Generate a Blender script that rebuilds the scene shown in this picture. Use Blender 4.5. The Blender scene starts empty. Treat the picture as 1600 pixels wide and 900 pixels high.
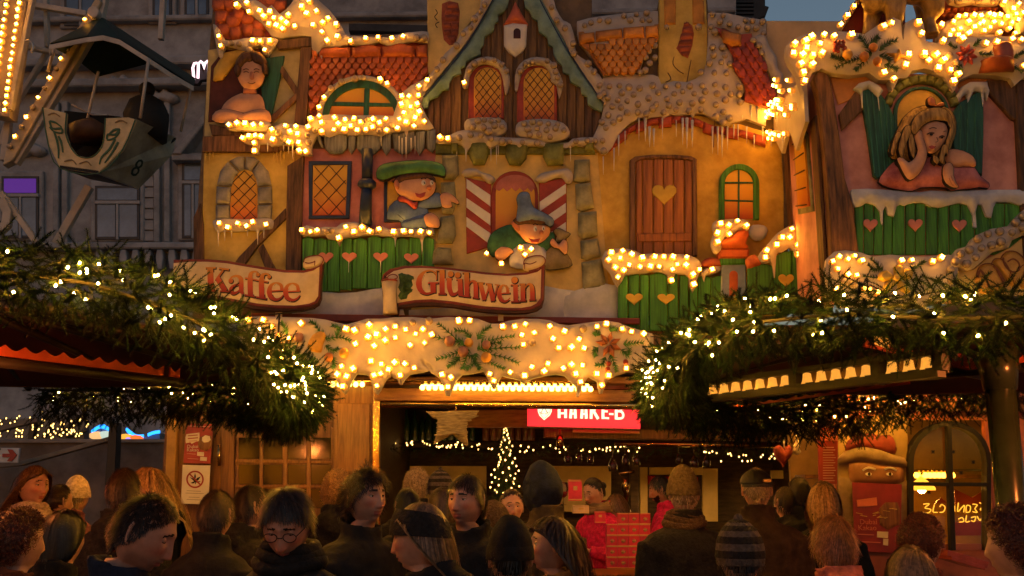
import bpy, bmesh, math, random
import numpy as np
from mathutils import Vector, Matrix
from mathutils.geometry import delaunay_2d_cdt
random.seed(7); rng = np.random.default_rng(7)
scene = bpy.context.scene
COL = scene.collection
# ---------------------------------------------------------------- camera
F, HOR, CAMZ = 1586.0, 768.0, 1.72
PITCH = math.atan((HOR-450)/F)
cp, sp = math.cos(PITCH), math.sin(PITCH)
cam_d = bpy.data.cameras.new('camera'); cam = bpy.data.objects.new('camera', cam_d); COL.objects.link(cam)
cam_d.sensor_width = 36; cam_d.lens = F/1600*36; cam_d.clip_start = 0.1; cam_d.clip_end = 2000
cam.location = (0, 0, CAMZ); cam.rotation_euler = (math.pi/2+PITCH, 0, 0)
scene.camera = cam
# ---------------------------------------------------------------- dusk sky and sun
SUN_EL, SUN_ROT = math.radians(0.5), math.radians(200)
world = bpy.data.worlds.new('World'); scene.world = world; world.use_nodes = True
nt = world.node_tree; nt.nodes.clear()
sky = nt.nodes.new('ShaderNodeTexSky'); sky.sky_type = 'NISHITA'; sky.sun_disc = False
sky.sun_elevation = SUN_EL; sky.sun_rotation = SUN_ROT; sky.air_density = 1.0; sky.dust_density = 1.0; sky.ozone_density = 1.6
bg = nt.nodes.new('ShaderNodeBackground'); bg.inputs[1].default_value = 0.075
wo = nt.nodes.new('ShaderNodeOutputWorld')
nt.links.new(sky.outputs[0], bg.inputs[0]); nt.links.new(bg.outputs[0], wo.inputs[0])
sd = bpy.data.lights.new('sun', 'SUN'); sd.energy = 0.012; sd.angle = math.radians(25); sd.color = (0.75, 0.85, 1.0)
so = bpy.data.objects.new('sun', sd); COL.objects.link(so); so.rotation_euler = (math.radians(60), 0, math.radians(20))
scene.view_settings.view_transform = 'Standard'; scene.view_settings.look = 'None'
scene.view_settings.exposure = 1.9; scene.view_settings.gamma = 1.0
scene.cycles.max_bounces = 6; scene.cycles.diffuse_bounces = 3; scene.cycles.glossy_bounces = 2
scene.cycles.transparent_max_bounces = 8; scene.cycles.transmission_bounces = 4
scene.cycles.sample_clamp_indirect = 3.0
scene.cycles.use_denoising = True
BULB = 20.0          # radiance of a lit cabochon bulb
FAIRY = 260.0         # radiance of a tiny fairy light
# ---------------------------------------------------------------- pixel rays to points at a real depth
def U(px, py, Y):
    dy = F*cp - (450-py)*sp; s = Y/dy
    return Vector(((px-800)*s, Y, CAMZ + (F*sp + (450-py)*cp)*s))
def PX(p):
    x, y, z = p[0], p[1], p[2]-CAMZ
    d = y*cp + z*sp; u = -y*sp + z*cp
    return 800 + F*x/d, 450 - F*u/d
TR = [0.0, 0.0, 1.0]
def T(ox, oy, s): TR[:] = [ox, oy, s]
def pts(s):
    out = []
    for w in s.split():
        a, b = w.split(','); out.append((float(a)/TR[2]+TR[0], float(b)/TR[2]+TR[1]))
    return out
def tp(p):  # string or list to point list
    return pts(p) if isinstance(p, str) else list(p)
def smooth_loop(P, n=4, closed=True):
    N = len(P); out = []
    for i in range(N if closed else N-1):
        p0 = P[(i-1) % N] if closed or i > 0 else P[0]
        p1, p2 = P[i], P[(i+1) % N]
        p3 = P[(i+2) % N] if closed or i+2 < N else P[-1]
        for k in range(n):
            t = k/n; t2 = t*t; t3 = t2*t
            out.append(tuple(.5*(2*p1[j]+(p2[j]-p0[j])*t+(2*p0[j]-5*p1[j]+4*p2[j]-p3[j])*t2+(3*p1[j]-p0[j]-3*p2[j]+p3[j])*t3) for j in (0, 1)))
    if not closed: out.append(tuple(P[-1]))
    return out
def area(P): return .5*sum(P[i-1][0]*P[i][1]-P[i][0]*P[i-1][1] for i in range(len(P)))
def clean(P, eps=.05):
    out = []
    for p in P:
        if not out or math.hypot(p[0]-out[-1][0], p[1]-out[-1][1]) > eps: out.append(p)
    if len(out) > 2 and math.hypot(out[0][0]-out[-1][0], out[0][1]-out[-1][1]) <= eps: out.pop()
    return out
def inset(P, d):  # P with positive area in pixel space (y down)
    N = len(P); out = []
    for i in range(N):
        a, b, c = P[i-1], P[i], P[(i+1) % N]
        e1 = (b[0]-a[0], b[1]-a[1]); e2 = (c[0]-b[0], c[1]-b[1])
        l1 = math.hypot(*e1) or 1; l2 = math.hypot(*e2) or 1
        n1 = (-e1[1]/l1, e1[0]/l1); n2 = (-e2[1]/l2, e2[0]/l2)
        m = (n1[0]+n2[0], n1[1]+n2[1]); L = math.hypot(*m)
        if L < 1e-3: out.append((b[0]+n1[0]*d, b[1]+n1[1]*d)); continue
        k = min(1.8, 2/L/L*1.0 if L > 0 else 1)
        out.append((b[0]+m[0]*d*k, b[1]+m[1]*d*k))
    return out
def ellipse(cx, cy, rx, ry, a0=0, a1=360, n=24):
    full = abs(a1-a0) >= 360
    return [(cx+rx*math.cos(math.radians(a0+(a1-a0)*i/(n if full else n-1))), cy-ry*math.sin(math.radians(a0+(a1-a0)*i/(n if full else n-1)))) for i in range(n)]
def arch(x0, x1, ytop, ybot, n=14, ry=None):
    rx = (x1-x0)/2; ry = ry or rx
    return [(x0, ybot)] + [((x0+x1)/2-rx*math.cos(math.pi*i/n), ytop+ry-ry*math.sin(math.pi*i/n)) for i in range(n+1)] + [(x1, ybot)]
def heart(cx, cy, w, h):
    o = []
    for i in range(22):
        t = 2*math.pi*i/22
        o.append((cx+w/2*math.sin(t)**3*1.0, cy-h/2*(.8125*math.cos(t)-.3125*math.cos(2*t)-.125*math.cos(3*t)-.0625*math.cos(4*t))*1.1))
    return o
def ribbon(P, w0, w1=None, n=0):
    if n: P = smooth_loop(P, n, False)
    N = len(P); L = []; R = []
    for i, p in enumerate(P):
        a = P[max(0, i-1)]; b = P[min(N-1, i+1)]
        d = (b[0]-a[0], b[1]-a[1]); l = math.hypot(*d) or 1
        if callable(w0): w = w0(i/(N-1))
        else: w = w0 + ((w1 if w1 is not None else w0)-w0)*i/max(1, N-1)
        nx, ny = -d[1]/l*w/2, d[0]/l*w/2
        L.append((p[0]+nx, p[1]+ny)); R.append((p[0]-nx, p[1]-ny))
    return L + R[::-1]
# ---------------------------------------------------------------- materials
MATS = {}
def M(name, col=None, rough=.6, var=.25, sc=6.0, bump=.2, stretch=None, spec=.4, metal=0.0, em=None, ems=0.0, rnd=0.0, grad=None, col2=None, alpha=None):
    if name in MATS: return MATS[name]
    m = bpy.data.materials.new(name); MATS[name] = m; m.use_nodes = True
    n = m.node_tree.nodes; l = m.node_tree.links; b = n['Principled BSDF']
    b.inputs['Roughness'].default_value = rough; b.inputs['Metallic'].default_value = metal
    b.inputs['Specular IOR Level'].default_value = spec
    tc = n.new('ShaderNodeTexCoord'); mp = n.new('ShaderNodeMapping')
    l.new(tc.outputs['Object'], mp.inputs['Vector'])
    if stretch: mp.inputs['Scale'].default_value = stretch
    nz = n.new('ShaderNodeTexNoise'); nz.inputs['Scale'].default_value = sc; nz.inputs['Detail'].default_value = 6; nz.inputs['Roughness'].default_value = .65
    l.new(mp.outputs[0], nz.inputs['Vector'])
    mx = n.new('ShaderNodeMix'); mx.data_type = 'RGBA'
    c = Vector(col); lo = c*(1-var); hi = Vector(col2) if col2 else c*(1+var*.5)
    rp = n.new('ShaderNodeValToRGB'); rp.color_ramp.elements[0].position = .36; rp.color_ramp.elements[1].position = .64
    rp.color_ramp.elements[0].color = (*lo, 1); rp.color_ramp.elements[1].color = (*hi, 1)
    l.new(nz.outputs['Fac'], rp.inputs['Fac'])
    out = rp.outputs['Color']
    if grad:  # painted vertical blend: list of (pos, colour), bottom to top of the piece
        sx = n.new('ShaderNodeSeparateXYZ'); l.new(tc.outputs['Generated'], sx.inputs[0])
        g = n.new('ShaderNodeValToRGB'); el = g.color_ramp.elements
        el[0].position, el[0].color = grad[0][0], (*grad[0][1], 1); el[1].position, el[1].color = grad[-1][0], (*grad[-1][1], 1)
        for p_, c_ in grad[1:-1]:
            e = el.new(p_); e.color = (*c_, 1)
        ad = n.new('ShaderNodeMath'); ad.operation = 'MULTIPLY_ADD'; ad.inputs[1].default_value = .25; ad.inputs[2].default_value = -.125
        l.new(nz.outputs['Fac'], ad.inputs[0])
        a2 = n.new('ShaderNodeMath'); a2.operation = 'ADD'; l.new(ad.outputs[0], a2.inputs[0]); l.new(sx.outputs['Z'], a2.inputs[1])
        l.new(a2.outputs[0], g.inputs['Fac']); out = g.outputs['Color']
    if rnd:
        oi = n.new('ShaderNodeObjectInfo'); hs = n.new('ShaderNodeHueSaturation')
        mr = n.new('ShaderNodeMapRange'); mr.inputs['To Min'].default_value = 1-rnd; mr.inputs['To Max'].default_value = 1+rnd*.6
        l.new(oi.outputs['Random'], mr.inputs['Value']); l.new(mr.outputs[0], hs.inputs['Value']); l.new(out, hs.inputs['Color']); out = hs.outputs['Color']
    l.new(out, b.inputs['Base Color'])
    if bump:
        bp = n.new('ShaderNodeBump'); bp.inputs['Strength'].default_value = bump; bp.inputs['Distance'].default_value = .02
        l.new(nz.outputs['Fac'], bp.inputs['Height']); l.new(bp.outputs[0], b.inputs['Normal'])
    if em:
        b.inputs['Emission Color'].default_value = (*em, 1); b.inputs['Emission Strength'].default_value = ems
    if alpha is not None: b.inputs['Alpha'].default_value = alpha
    return m
def glass(name, tint=(1, 1, 1), rough=.02):
    if name in MATS: return MATS[name]
    m = bpy.data.materials.new(name); MATS[name] = m; m.use_nodes = True
    n = m.node_tree.nodes; l = m.node_tree.links; n.remove(n['Principled BSDF'])
    t = n.new('ShaderNodeBsdfTransparent'); t.inputs[0].default_value = (*tint, 1)
    g = n.new('ShaderNodeBsdfGlossy'); g.inputs['Roughness'].default_value = rough
    f = n.new('ShaderNodeFresnel'); f.inputs[0].default_value = 1.5
    ad = n.new('ShaderNodeMath'); ad.operation = 'ADD'; ad.inputs[1].default_value = .03; l.new(f.outputs[0], ad.inputs[0])
    mx = n.new('ShaderNodeMixShader'); l.new(ad.outputs[0], mx.inputs[0]); l.new(t.outputs[0], mx.inputs[1]); l.new(g.outputs[0], mx.inputs[2])
    l.new(mx.outputs[0], n['Material Output'].inputs[0]); return m
def emit(name, col, s, rnd=0):
    if name in MATS: return MATS[name]
    m = bpy.data.materials.new(name); MATS[name] = m; m.use_nodes = True
    n = m.node_tree.nodes; l = m.node_tree.links; n.remove(n['Principled BSDF'])
    e = n.new('ShaderNodeEmission'); e.inputs[0].default_value = (*col, 1); e.inputs[1].default_value = s
    if rnd:
        oi = n.new('ShaderNodeObjectInfo'); mr = n.new('ShaderNodeMapRange'); mr.inputs['To Min'].default_value = s*(1-rnd); mr.inputs['To Max'].default_value = s*(1+rnd)
        l.new(oi.outputs['Random'], mr.inputs['Value']); l.new(mr.outputs[0], e.inputs[1])
    l.new(e.outputs[0], n['Material Output'].inputs[0]); return m
# ---------------------------------------------------------------- objects
ORG = {}
def thing(name, label, cat, loc=(0, 0, 0), group=None):
    o = bpy.data.objects.new(name, None); COL.objects.link(o); o.empty_display_size = .1
    o.location = loc; ORG[o.name] = Vector(loc); o['label'] = label; o['category'] = cat
    if group: o['group'] = group
    return o
def tag(o, label, cat, group=None):
    o['label'] = label; o['category'] = cat
    if group: o['group'] = group
    return o
def place(o, origin, parent):
    ORG[o.name] = Vector(origin)
    if parent is not None:
        o.parent = parent; o.location = Vector(origin)-ORG[parent.name]
    else: o.location = origin
class MB:
    def __init__(s): s.v = []; s.f = []; s.m = []; s.sm = []
    def add(s, V, Fc, mi=0, smooth=False):
        k = len(s.v); s.v += [tuple(v) for v in V]; s.f += [tuple(i+k for i in f) for f in Fc]
        s.m += [mi]*len(Fc); s.sm += [smooth]*len(Fc)
    def box(s, c, d, mi=0, rz=0, ry=0, rx=0):
        R = Matrix.Rotation(rz, 3, 'Z') @ Matrix.Rotation(ry, 3, 'Y') @ Matrix.Rotation(rx, 3, 'X'); c = Vector(c)
        V = [c + R @ Vector((x*d[0]/2, y*d[1]/2, z*d[2]/2)) for x in (-1, 1) for y in (-1, 1) for z in (-1, 1)]
        s.add(V, [(0, 1, 3, 2), (4, 6, 7, 5), (0, 4, 5, 1), (2, 3, 7, 6), (0, 2, 6, 4), (1, 5, 7, 3)], mi)
    def tube(s, P, r, n=8, mi=0, cap=True, smooth=True, flat=None):
        P = [Vector(p) for p in P]; N = len(P); V = []; Fc = []
        R = r if hasattr(r, '__len__') else [r]*N
        up = None
        for i, p in enumerate(P):
            d = (P[min(N-1, i+1)]-P[max(0, i-1)]).normalized()
            if up is None:
                a = Vector((0, 0, 1)) if abs(d.z) < .9 else Vector((0, 1, 0)); up = d.cross(a).normalized()
            else: up = (up - d*up.dot(d)).normalized()
            w = d.cross(up)
            for k in range(n):
                t = 2*math.pi*k/n; V.append(p + (up*math.cos(t)*(flat or 1) + w*math.sin(t))*R[i])
        for i in range(N-1):
            for k in range(n): Fc.append((i*n+k, i*n+(k+1) % n, (i+1)*n+(k+1) % n, (i+1)*n+k))
        if cap: Fc += [tuple(range(n))[::-1], tuple(range((N-1)*n, N*n))]
        s.add(V, Fc, mi, smooth)
    def loft(s, rings, mi=0, smooth=True, cap=True, closed=True):
        n = len(rings[0]); V = [v for r in rings for v in r]; Fc = []
        for i in range(len(rings)-1):
            for k in range(n if closed else n-1): Fc.append((i*n+k, i*n+(k+1) % n, (i+1)*n+(k+1) % n, (i+1)*n+k))
        if cap: Fc += [tuple(range(n))[::-1], tuple(range((len(rings)-1)*n, len(rings)*n))]
        s.add(V, Fc, mi, smooth)
    def lathe(s, c, prof, n=12, mi=0, smooth=True, axis='z'):
        c = Vector(c); R = []
        for r, z in prof:
            R.append([c + (Vector((r*math.cos(2*math.pi*k/n), r*math.sin(2*math.pi*k/n), z)) if axis == 'z' else Vector((r*math.cos(2*math.pi*k/n), z, -r*math.sin(2*math.pi*k/n)))) for k in range(n)])
        s.loft(R, mi, smooth)
    def ball(s, c, r, nu=10, nv=6, mi=0, sq=(1, 1, 1), rot=None):
        c = Vector(c); R = []
        for i in range(nv+1):
            t = math.pi*(i/nv); t = min(max(t, .02), math.pi-.02)
            ring = []
            for k in range(nu):
                a = 2*math.pi*k/nu; q = Vector((math.sin(t)*math.cos(a)*sq[0], math.sin(t)*math.sin(a)*sq[1], -math.cos(t)*sq[2]))*r
                ring.append(c + (rot @ q if rot else q))
            R.append(ring)
        s.loft(R, mi, True)
    def prism(s, P, Y, th, bev=1.0, mi=0, yb=None):
        P = clean(tp(P))
        if area(P) < 0: P = P[::-1]
        n = len(P); pm = Y/F
        A = [U(x, y, Y) for x, y in P]
        bk = [Vector((v.x, Y+th, v.z)) for v in A]
        if bev:
            b = bev*pm; fr = [Vector((v.x, Y+b, v.z)) for v in A]; I = [U(x, y, Y) for x, y in inset(P, bev)]
            R = [bk, fr, I]
        else: R = [bk, A]
        V = [v for r in R for v in r]; Fc = []
        for j in range(len(R)-1):
            for k in range(n): Fc.append((j*n+k, (j+1)*n+k, (j+1)*n+(k+1) % n, j*n+(k+1) % n))
        Fc.append(tuple(range((len(R)-1)*n, len(R)*n))); Fc.append(tuple(range(n))[::-1])
        s.add(V, Fc, mi)
    def puff(s, P, Y, h, R=None, th=.02, step=None, mi=0, lump=0.0, fn=None):
        P = clean(tp(P), .4)
        if area(P) < 0: P = P[::-1]
        xs = [p[0] for p in P]; ys = [p[1] for p in P]; w = min(max(xs)-min(xs), max(ys)-min(ys)); A = abs(area(P))
        R = R or w*.45; step = step or max(1.2, math.sqrt(A/90)); 
        D = []
        for i, a in enumerate(P):  # densify outline
            b = P[(i+1) % len(P)]; k = max(1, int(math.hypot(b[0]-a[0], b[1]-a[1])/(step*1.3)))
            for j in range(k): D.append((a[0]+(b[0]-a[0])*j/k, a[1]+(b[1]-a[1])*j/k))
        Q = np.array(D); G = []
        r_ = random.Random(int(A*10))
        gx = np.arange(min(xs)+step*.5, max(xs), step); gy = np.arange(min(ys)+step*.5, max(ys), step)
        X, Yg = np.meshgrid(gx, gy); X = X + (np.arange(len(gy))[:, None] % 2)*step*.5
        X = X.ravel(); Yg = Yg.ravel()
        def dist(px_, py_):
            a = Q; b = np.roll(Q, -1, 0); e = b-a; ee = (e**2).sum(1)+1e-9
            t = np.clip(((px_[:, None]-a[:, 0])*e[:, 0]+(py_[:, None]-a[:, 1])*e[:, 1])/ee, 0, 1)
            return np.sqrt(np.min((px_[:, None]-a[:, 0]-t*e[:, 0])**2+(py_[:, None]-a[:, 1]-t*e[:, 1])**2, 1))
        if len(X):
            a = Q; b = np.roll(Q, -1, 0)
            c = ((a[:, 1] > Yg[:, None]) != (b[:, 1] > Yg[:, None])) & (X[:, None] < (b[:, 0]-a[:, 0])*(Yg[:, None]-a[:, 1])/(b[:, 1]-a[:, 1]+1e-12)+a[:, 0])
            ins = c.sum(1) % 2 == 1; X, Yg = X[ins], Yg[ins]
            if len(X):
                d = dist(X, Yg); k = d > step*.45; X, Yg, d = X[k], Yg[k], d[k]
                G = list(zip(X, Yg))
        n = len(D)
        res = delaunay_2d_cdt([Vector(p) for p in D]+[Vector(p) for p in G], [(i, (i+1) % n) for i in range(n)], [], 1, 1e-4)
        V2, E2, F2 = res[0], res[1], res[2]
        v = np.array([(p.x, p.y) for p in V2]); d = dist(v[:, 0], v[:, 1])
        t = np.clip(d/R, 0, 1); hh = h*np.sqrt(np.maximum(0, 1-(1-t)**2))
        if lump:
            ph = r_.random()*6
            hh = hh*(1+lump*np.sin(v[:, 0]*.35+ph)*np.cos(v[:, 1]*.41+ph*2))
        if fn is not None: hh = hh+np.array([fn(a, b) for a, b in v])*np.clip(t*2, 0, 1)
        VV = []
        for (x, y), q in zip(v, hh): VV.append(U(x, y, Y)+Vector((0, -q, 0)))
        Fc = []
        for f in F2:
            f = tuple(f); p = [V2[i] for i in f]
            ar = sum(p[i-1].x*p[i].y-p[i].x*p[i-1].y for i in range(len(p)))
            Fc.append(f if ar < 0 else f[::-1])
        # outward: face normals must point to -Y
        if Fc:
            a, b, c = (VV[i] for i in Fc[0][:3])
            if (b-a).cross(c-a).y > 0: Fc = [f[::-1] for f in Fc]
        s.add(VV, Fc, mi, True)
        A0 = [U(x, y, Y) for x, y in D]; bk = [Vector((q.x, Y+th, q.z)) for q in A0]
        s.add(A0+bk, [(k, n+k, n+(k+1) % n, (k+1) % n) for k in range(n)]+[tuple(range(n, 2*n))], mi, False)
    def build(s, name, mats, parent=None, kind=None, label=None, origin=None):
        if not s.v: return None
        V = np.array(s.v, dtype=np.float64)
        o = (V.min(0)+V.max(0))/2 if origin is None else np.array(origin)
        V = V-o
        me = bpy.data.meshes.new(name); me.from_pydata(V.tolist(), [], s.f); 
        for m_ in (mats if isinstance(mats, (list, tuple)) else [mats]): me.materials.append(m_)
        me.polygons.foreach_set('material_index', s.m); me.polygons.foreach_set('use_smooth', s.sm); me.update()
        ob = bpy.data.objects.new(name, me); COL.objects.link(ob); place(ob, o, parent)
        if kind: ob['kind'] = kind
        if label: ob['label'] = label
        return ob
def flat(name, P, Y, th, mat, parent, bev=1.0, **k):
    b = MB(); b.prism(P, Y, th, bev); return b.build(name, mat, parent, **k)
def puffy(name, P, Y, h, mat, parent, R=None, th=.02, step=None, lump=0.0, sm=0, **k):
    P = tp(P)
    if sm: P = smooth_loop(P, sm)
    b = MB()
    if parent is not None and parent.get('category') == 'painted figure':
        h *= .8; Q = P if area(P) > 0 else P[::-1]; b.prism(inset(clean(Q, .4), -.55), Y+.001, th, 0, 1); mat = [mat, MATS['painted dark line']]
    b.puff(P, Y, h, R, th, step, 0, lump); return b.build(name, mat, parent, **k)
def strokes(name, L, Y, th, mat, parent, w=2, bev=.4, **k):
    b = MB()
    for i, q in enumerate(L):
        P, ww = (q, w) if not isinstance(q, tuple) else q
        P = tp(P); b.prism(ribbon(P, ww, n=3 if len(P) > 2 else 0), Y-.0006*(i % 5), th, bev)
    if len(L) > 3: k.setdefault('kind', 'stuff')
    return b.build(name, mat, parent, **k)
def share(src, loc, parent, name=None):
    o = src.copy(); COL.objects.link(o); place(o, loc, parent); return o
def lattice(x0, x1, y0, y1, sx, sy, shape=None):
    L = []
    w = x1-x0; h = y1-y0; n = int(w/sx)+int(h/sy)+2
    for k in range(-int(h/sy)-1, int(w/sx)+2):
        for sg in (1, -1):
            P = []
            for j in range(41):
                y = y0+h*j/40; x = x0+k*sx+(y-y0)*sx/sy if sg > 0 else x0+k*sx+(y1-y)*sx/sy
                if x0 < x < x1 and (shape is None or shape(x, y)): P.append((x, y))
            if len(P) > 2: L.append([P[0], P[-1]])
    return L
# ---------------------------------------------------------------- bulbs
def bulb_mesh(name, lit, r=.030):
    b = MB()
    cup = [(r*1.0, 0.012), (r*1.04, -.006), (r*.98, -.018), (r*.72, -.026), (r*.2, -.030)]
    b.lathe((0, 0, 0), cup, 10, 0, True, 'y')
    if lit:  # four-pointed hot centre of the faceted cap
        P = []
        for k in range(16):
            a = 2*math.pi*k/16+.3; q = r*(.70 if k % 4 == 0 else .40); P.append(Vector((q*math.cos(a), -.026, q*math.sin(a))))
        A = [Vector((p.x*1.0, -.022, p.z)) for p in P]
        T_ = [Vector((p.x*.6, -.043, p.z*.6)) for p in P]
        b.loft([A, [p+Vector((0, -.012, 0)) for p in P], T_], 1, False)
    me_o = b
    me = bpy.data.meshes.new(name); me.from_pydata(b.v, [], b.f)
    me.polygons.foreach_set('material_index', b.m); me.polygons.foreach_set('use_smooth', b.sm)
    return me
m_cup_lit = M('amber bulb cap', (.75, .38, .08), .25, .1, 20, 0, em=(1, .34, .04), ems=.09)
m_core = emit('bulb glow', (1, .39, .032), BULB, .45)
m_cup_off = M('dull bulb cap', (.34, .27, .2), .22, .2, 20, 0, spec=.6)
me_lit = bulb_mesh('bulb', True); me_lit.materials.append(m_cup_lit); me_lit.materials.append(m_core)
me_off = bulb_mesh('bulb_off', False, .029); me_off.materials.append(m_cup_off)
me_small = bulb_mesh('bulb_small', True, .024); me_small.materials.append(m_cup_lit); me_small.materials.append(m_core)
def bulbs(s, Y, parent, lit=True, me=None, rot=0):
    for p in tp(s):
        o = bpy.data.objects.new('bulb' if lit else 'unlit_bulb', me or (me_lit if lit else me_off)); COL.objects.link(o)
        o.rotation_euler = (random.uniform(-.18, .18), random.uniform(-.8, .8), rot+random.uniform(-.18, .18)); o.scale = [random.uniform(.82, 1.12)]*3
        place(o, U(p[0], p[1], Y), parent)
def textmesh(txt, size, font_scale=(1, 1)):
    cu = bpy.data.curves.new('t', 'FONT'); cu.body = txt; cu.size = size; cu.extrude = .0015; cu.resolution_u = 2; cu.align_x = 'LEFT'
    ob = bpy.data.objects.new('t', cu); COL.objects.link(ob)
    bpy.context.view_layer.update(); me = bpy.data.meshes.new_from_object(ob.evaluated_get(bpy.context.evaluated_depsgraph_get()))
    bpy.data.objects.remove(ob); bpy.data.curves.remove(cu); return me
def text(name, txt, px, py, Y, hpx, mat, parent, sx=1.0, rz=0.0, mirror=False, bold=0.0):
    me = textmesh(txt, hpx/F*Y*1.4); me.materials.append(mat); me.name = name
    o = bpy.data.objects.new(name, me); COL.objects.link(o)
    o.rotation_euler = (math.pi/2, rz, 0); o.scale = (-sx if mirror else sx, 1, 1)
    place(o, U(px, py, Y), parent); return o
# ================================================================ painted house fronts of the stall (plywood boards with moulded relief)
Y0 = 9.0
m_yel = M('pale yellow plaster paint', (.66, .44, .08), .7, .35, 3, .25, col2=(.70, .50, .12))
m_yel2 = M('ochre plaster paint', (.64, .37, .045), .7, .35, 3, .25, col2=(.70, .45, .08))
m_cream = M('cream plaster paint', (.66, .48, .17), .7, .3, 3, .25)
m_pink = M('salmon pink paint', (.60, .19, .18), .7, .3, 4, .15, col2=(.66, .26, .24))
m_snow = M('moulded snow paint', (.50, .44, .39), .55, .14, 5, .35)
m_snowb = M('blue white snow paint', (.48, .52, .62), .7, .35, 2.2, .2, col2=(.68, .68, .70))
m_snowg = M('grey snow paint', (.46, .41, .37), .55, .2, 5, .3)
m_ice = M('icicle paint', (.68, .68, .68), .4, .2, 8, .1)
m_tilr = M('red roof tile paint', (.40, .075, .025), .5, .45, 7, .3, rnd=.35, col2=(.55, .13, .035))
m_tilo = M('orange roof tile paint', (.60, .20, .035), .5, .4, 7, .3, rnd=.3, col2=(.68, .29, .05))
m_tild = M('dark red tile paint', (.36, .06, .03), .5, .45, 9, .3, rnd=.3)
m_wood = M('brown wood paint', (.15, .066, .026), .6, .55, 5, .5, (6, 6, .5), rnd=.2, col2=(.25, .12, .05))
m_woodd = M('dark timber paint', (.085, .042, .020), .65, .6, 5, .5, (6, 6, .6), rnd=.25, col2=(.17, .085, .04))
m_plank = M('golden brown plank paint', (.16, .075, .02), .6, .6, 5, .5, (8, 8, .45), rnd=.3, col2=(.28, .15, .045))
m_door = M('red brown door plank paint', (.30, .095, .022), .5, .5, 5, .5, (9, 9, .4), rnd=.25, col2=(.42, .15, .035))
m_green = M('green board paint', (.035, .20, .015), .5, .55, 5, .5, (9, 9, .4), rnd=.22, col2=(.07, .30, .03))
m_greend = M('dark green paint', (.012, .075, .04), .5, .4, 5, .2, (6, 6, .6), col2=(.02, .12, .075))
m_teal = M('teal trim paint', (.15, .27, .255), .55, .3, 5, .25, col2=(.22, .36, .33))
m_stone = M('grey stone paint', (.21, .21, .215), .8, .45, 5, .6, rnd=.2, col2=(.32, .31, .30))
m_stoneg = M('mossy stone paint', (.23, .235, .13), .8, .45, 5, .6, rnd=.25, col2=(.36, .34, .20))
m_moss = M('olive moss stone paint', (.13, .15, .035), .8, .5, 5, .5, rnd=.25, col2=(.22, .24, .07))
m_shing = M('blue grey shingle paint', (.11, .13, .165), .6, .5, 5, .3, (7, 7, .5), rnd=.2, col2=(.22, .24, .27))
m_navy = M('dark blue paint', (.012, .028, .085), .4, .4, 5, .2)
m_lead = M('dark lead line paint', (.035, .018, .008), .6, .2, 8, 0)
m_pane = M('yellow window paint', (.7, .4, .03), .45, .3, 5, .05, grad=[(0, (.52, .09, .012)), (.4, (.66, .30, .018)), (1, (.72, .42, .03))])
m_paney = M('plain yellow window paint', (.72, .42, .03), .45, .25, 4, .05)
m_redf = M('red window frame paint', (.34, .045, .018), .5, .3, 6, .1)
m_brick = M('old brick paint', (.30, .075, .04), .8, .45, 9, .5, rnd=.3)
m_brickr = M('red brick edge paint', (.36, .06, .035), .7, .4, 9, .3, rnd=.2)
m_heart = M('pink heart paint', (.58, .22, .17), .6, .2, 6, .1)
m_hearty = M('yellow heart paint', (.55, .38, .05), .6, .2, 6, .1)
m_wht = M('white paint', (.70, .67, .62), .6, .15, 5, .1)
m_back = M('bare board backing', (.16, .11, .07), .8, .3, 6, .2)
m_skin_p = M('painted skin', (.62, .30, .17), .6, .2, 4, .05, col2=(.70, .38, .23))
m_skin_d = M('painted skin shade tone', (.46, .17, .10), .6, .2, 4, .05)
m_hairb = M('painted brown hair', (.10, .04, .015), .6, .5, 8, .4, (4, 4, 1))
m_hairg = M('painted golden hair', (.42, .20, .035), .55, .6, 6, .4, (5, 5, 1), col2=(.62, .36, .09))
m_ink = M('painted dark line', (.008, .006, .005), .6, .2, 8, 0)
m_cloth_b = M('painted blue cloth', (.10, .17, .33), .65, .4, 5, .2, col2=(.18, .27, .45))
m_cloth_g = M('painted green cloth', (.03, .13, .05), .65, .45, 5, .2, col2=(.07, .24, .09))
m_cloth_r = M('painted red cloth', (.42, .04, .035), .6, .4, 5, .2, col2=(.55, .10, .08))
m_rose = M('painted rose cloth', (.48, .09, .10), .55, .5, 5, .2, col2=(.62, .22, .20))
m_sack = M('painted sack cloth', (.24, .19, .10), .7, .4, 8, .3)

def planks(poly, name, x0, x1, n, y0, y1, Y, th, mat, parent, jig=0, gap=1.0, topf=None, botf=None):
    w = (x1-x0)/n; r_ = random.Random(int(x0*7+n))
    for i in range(n):
        a = x0+i*w+gap*.5; b = x0+(i+1)*w-gap*.5; j = r_.uniform(-jig, jig)
        if topf:
            ta = [(a+(b-a)*k/4, topf(a+(b-a)*k/4)+j) for k in range(5)]
        else:
            m_ = (a+b)/2; ta = [(a, y0+j+3), (a+(b-a)*.2, y0+j+.8), (m_, y0+j), (b-(b-a)*.2, y0+j+.8), (b, y0+j+3)]
        ba = [(b, botf(b)), (a, botf(a))] if botf else [(b, y1), (a, y1)]
        flat(name, ta+ba, Y+r_.uniform(0, .006), th, mat, parent, .8)
def drips(L, Y, parent, mat=None, name='icicle'):
    for (x, y, l, w) in L:
        b = MB(); p0 = U(x, y-2, Y); p1 = U(x, y+l*.55, Y); p2 = U(x, y+l, Y); k = Y/F
        b.tube([p0, p1, p2], [w*k*.5, w*k*.28, .002], 6, flat=.7); b.build(name, mat or m_ice, parent)
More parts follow.
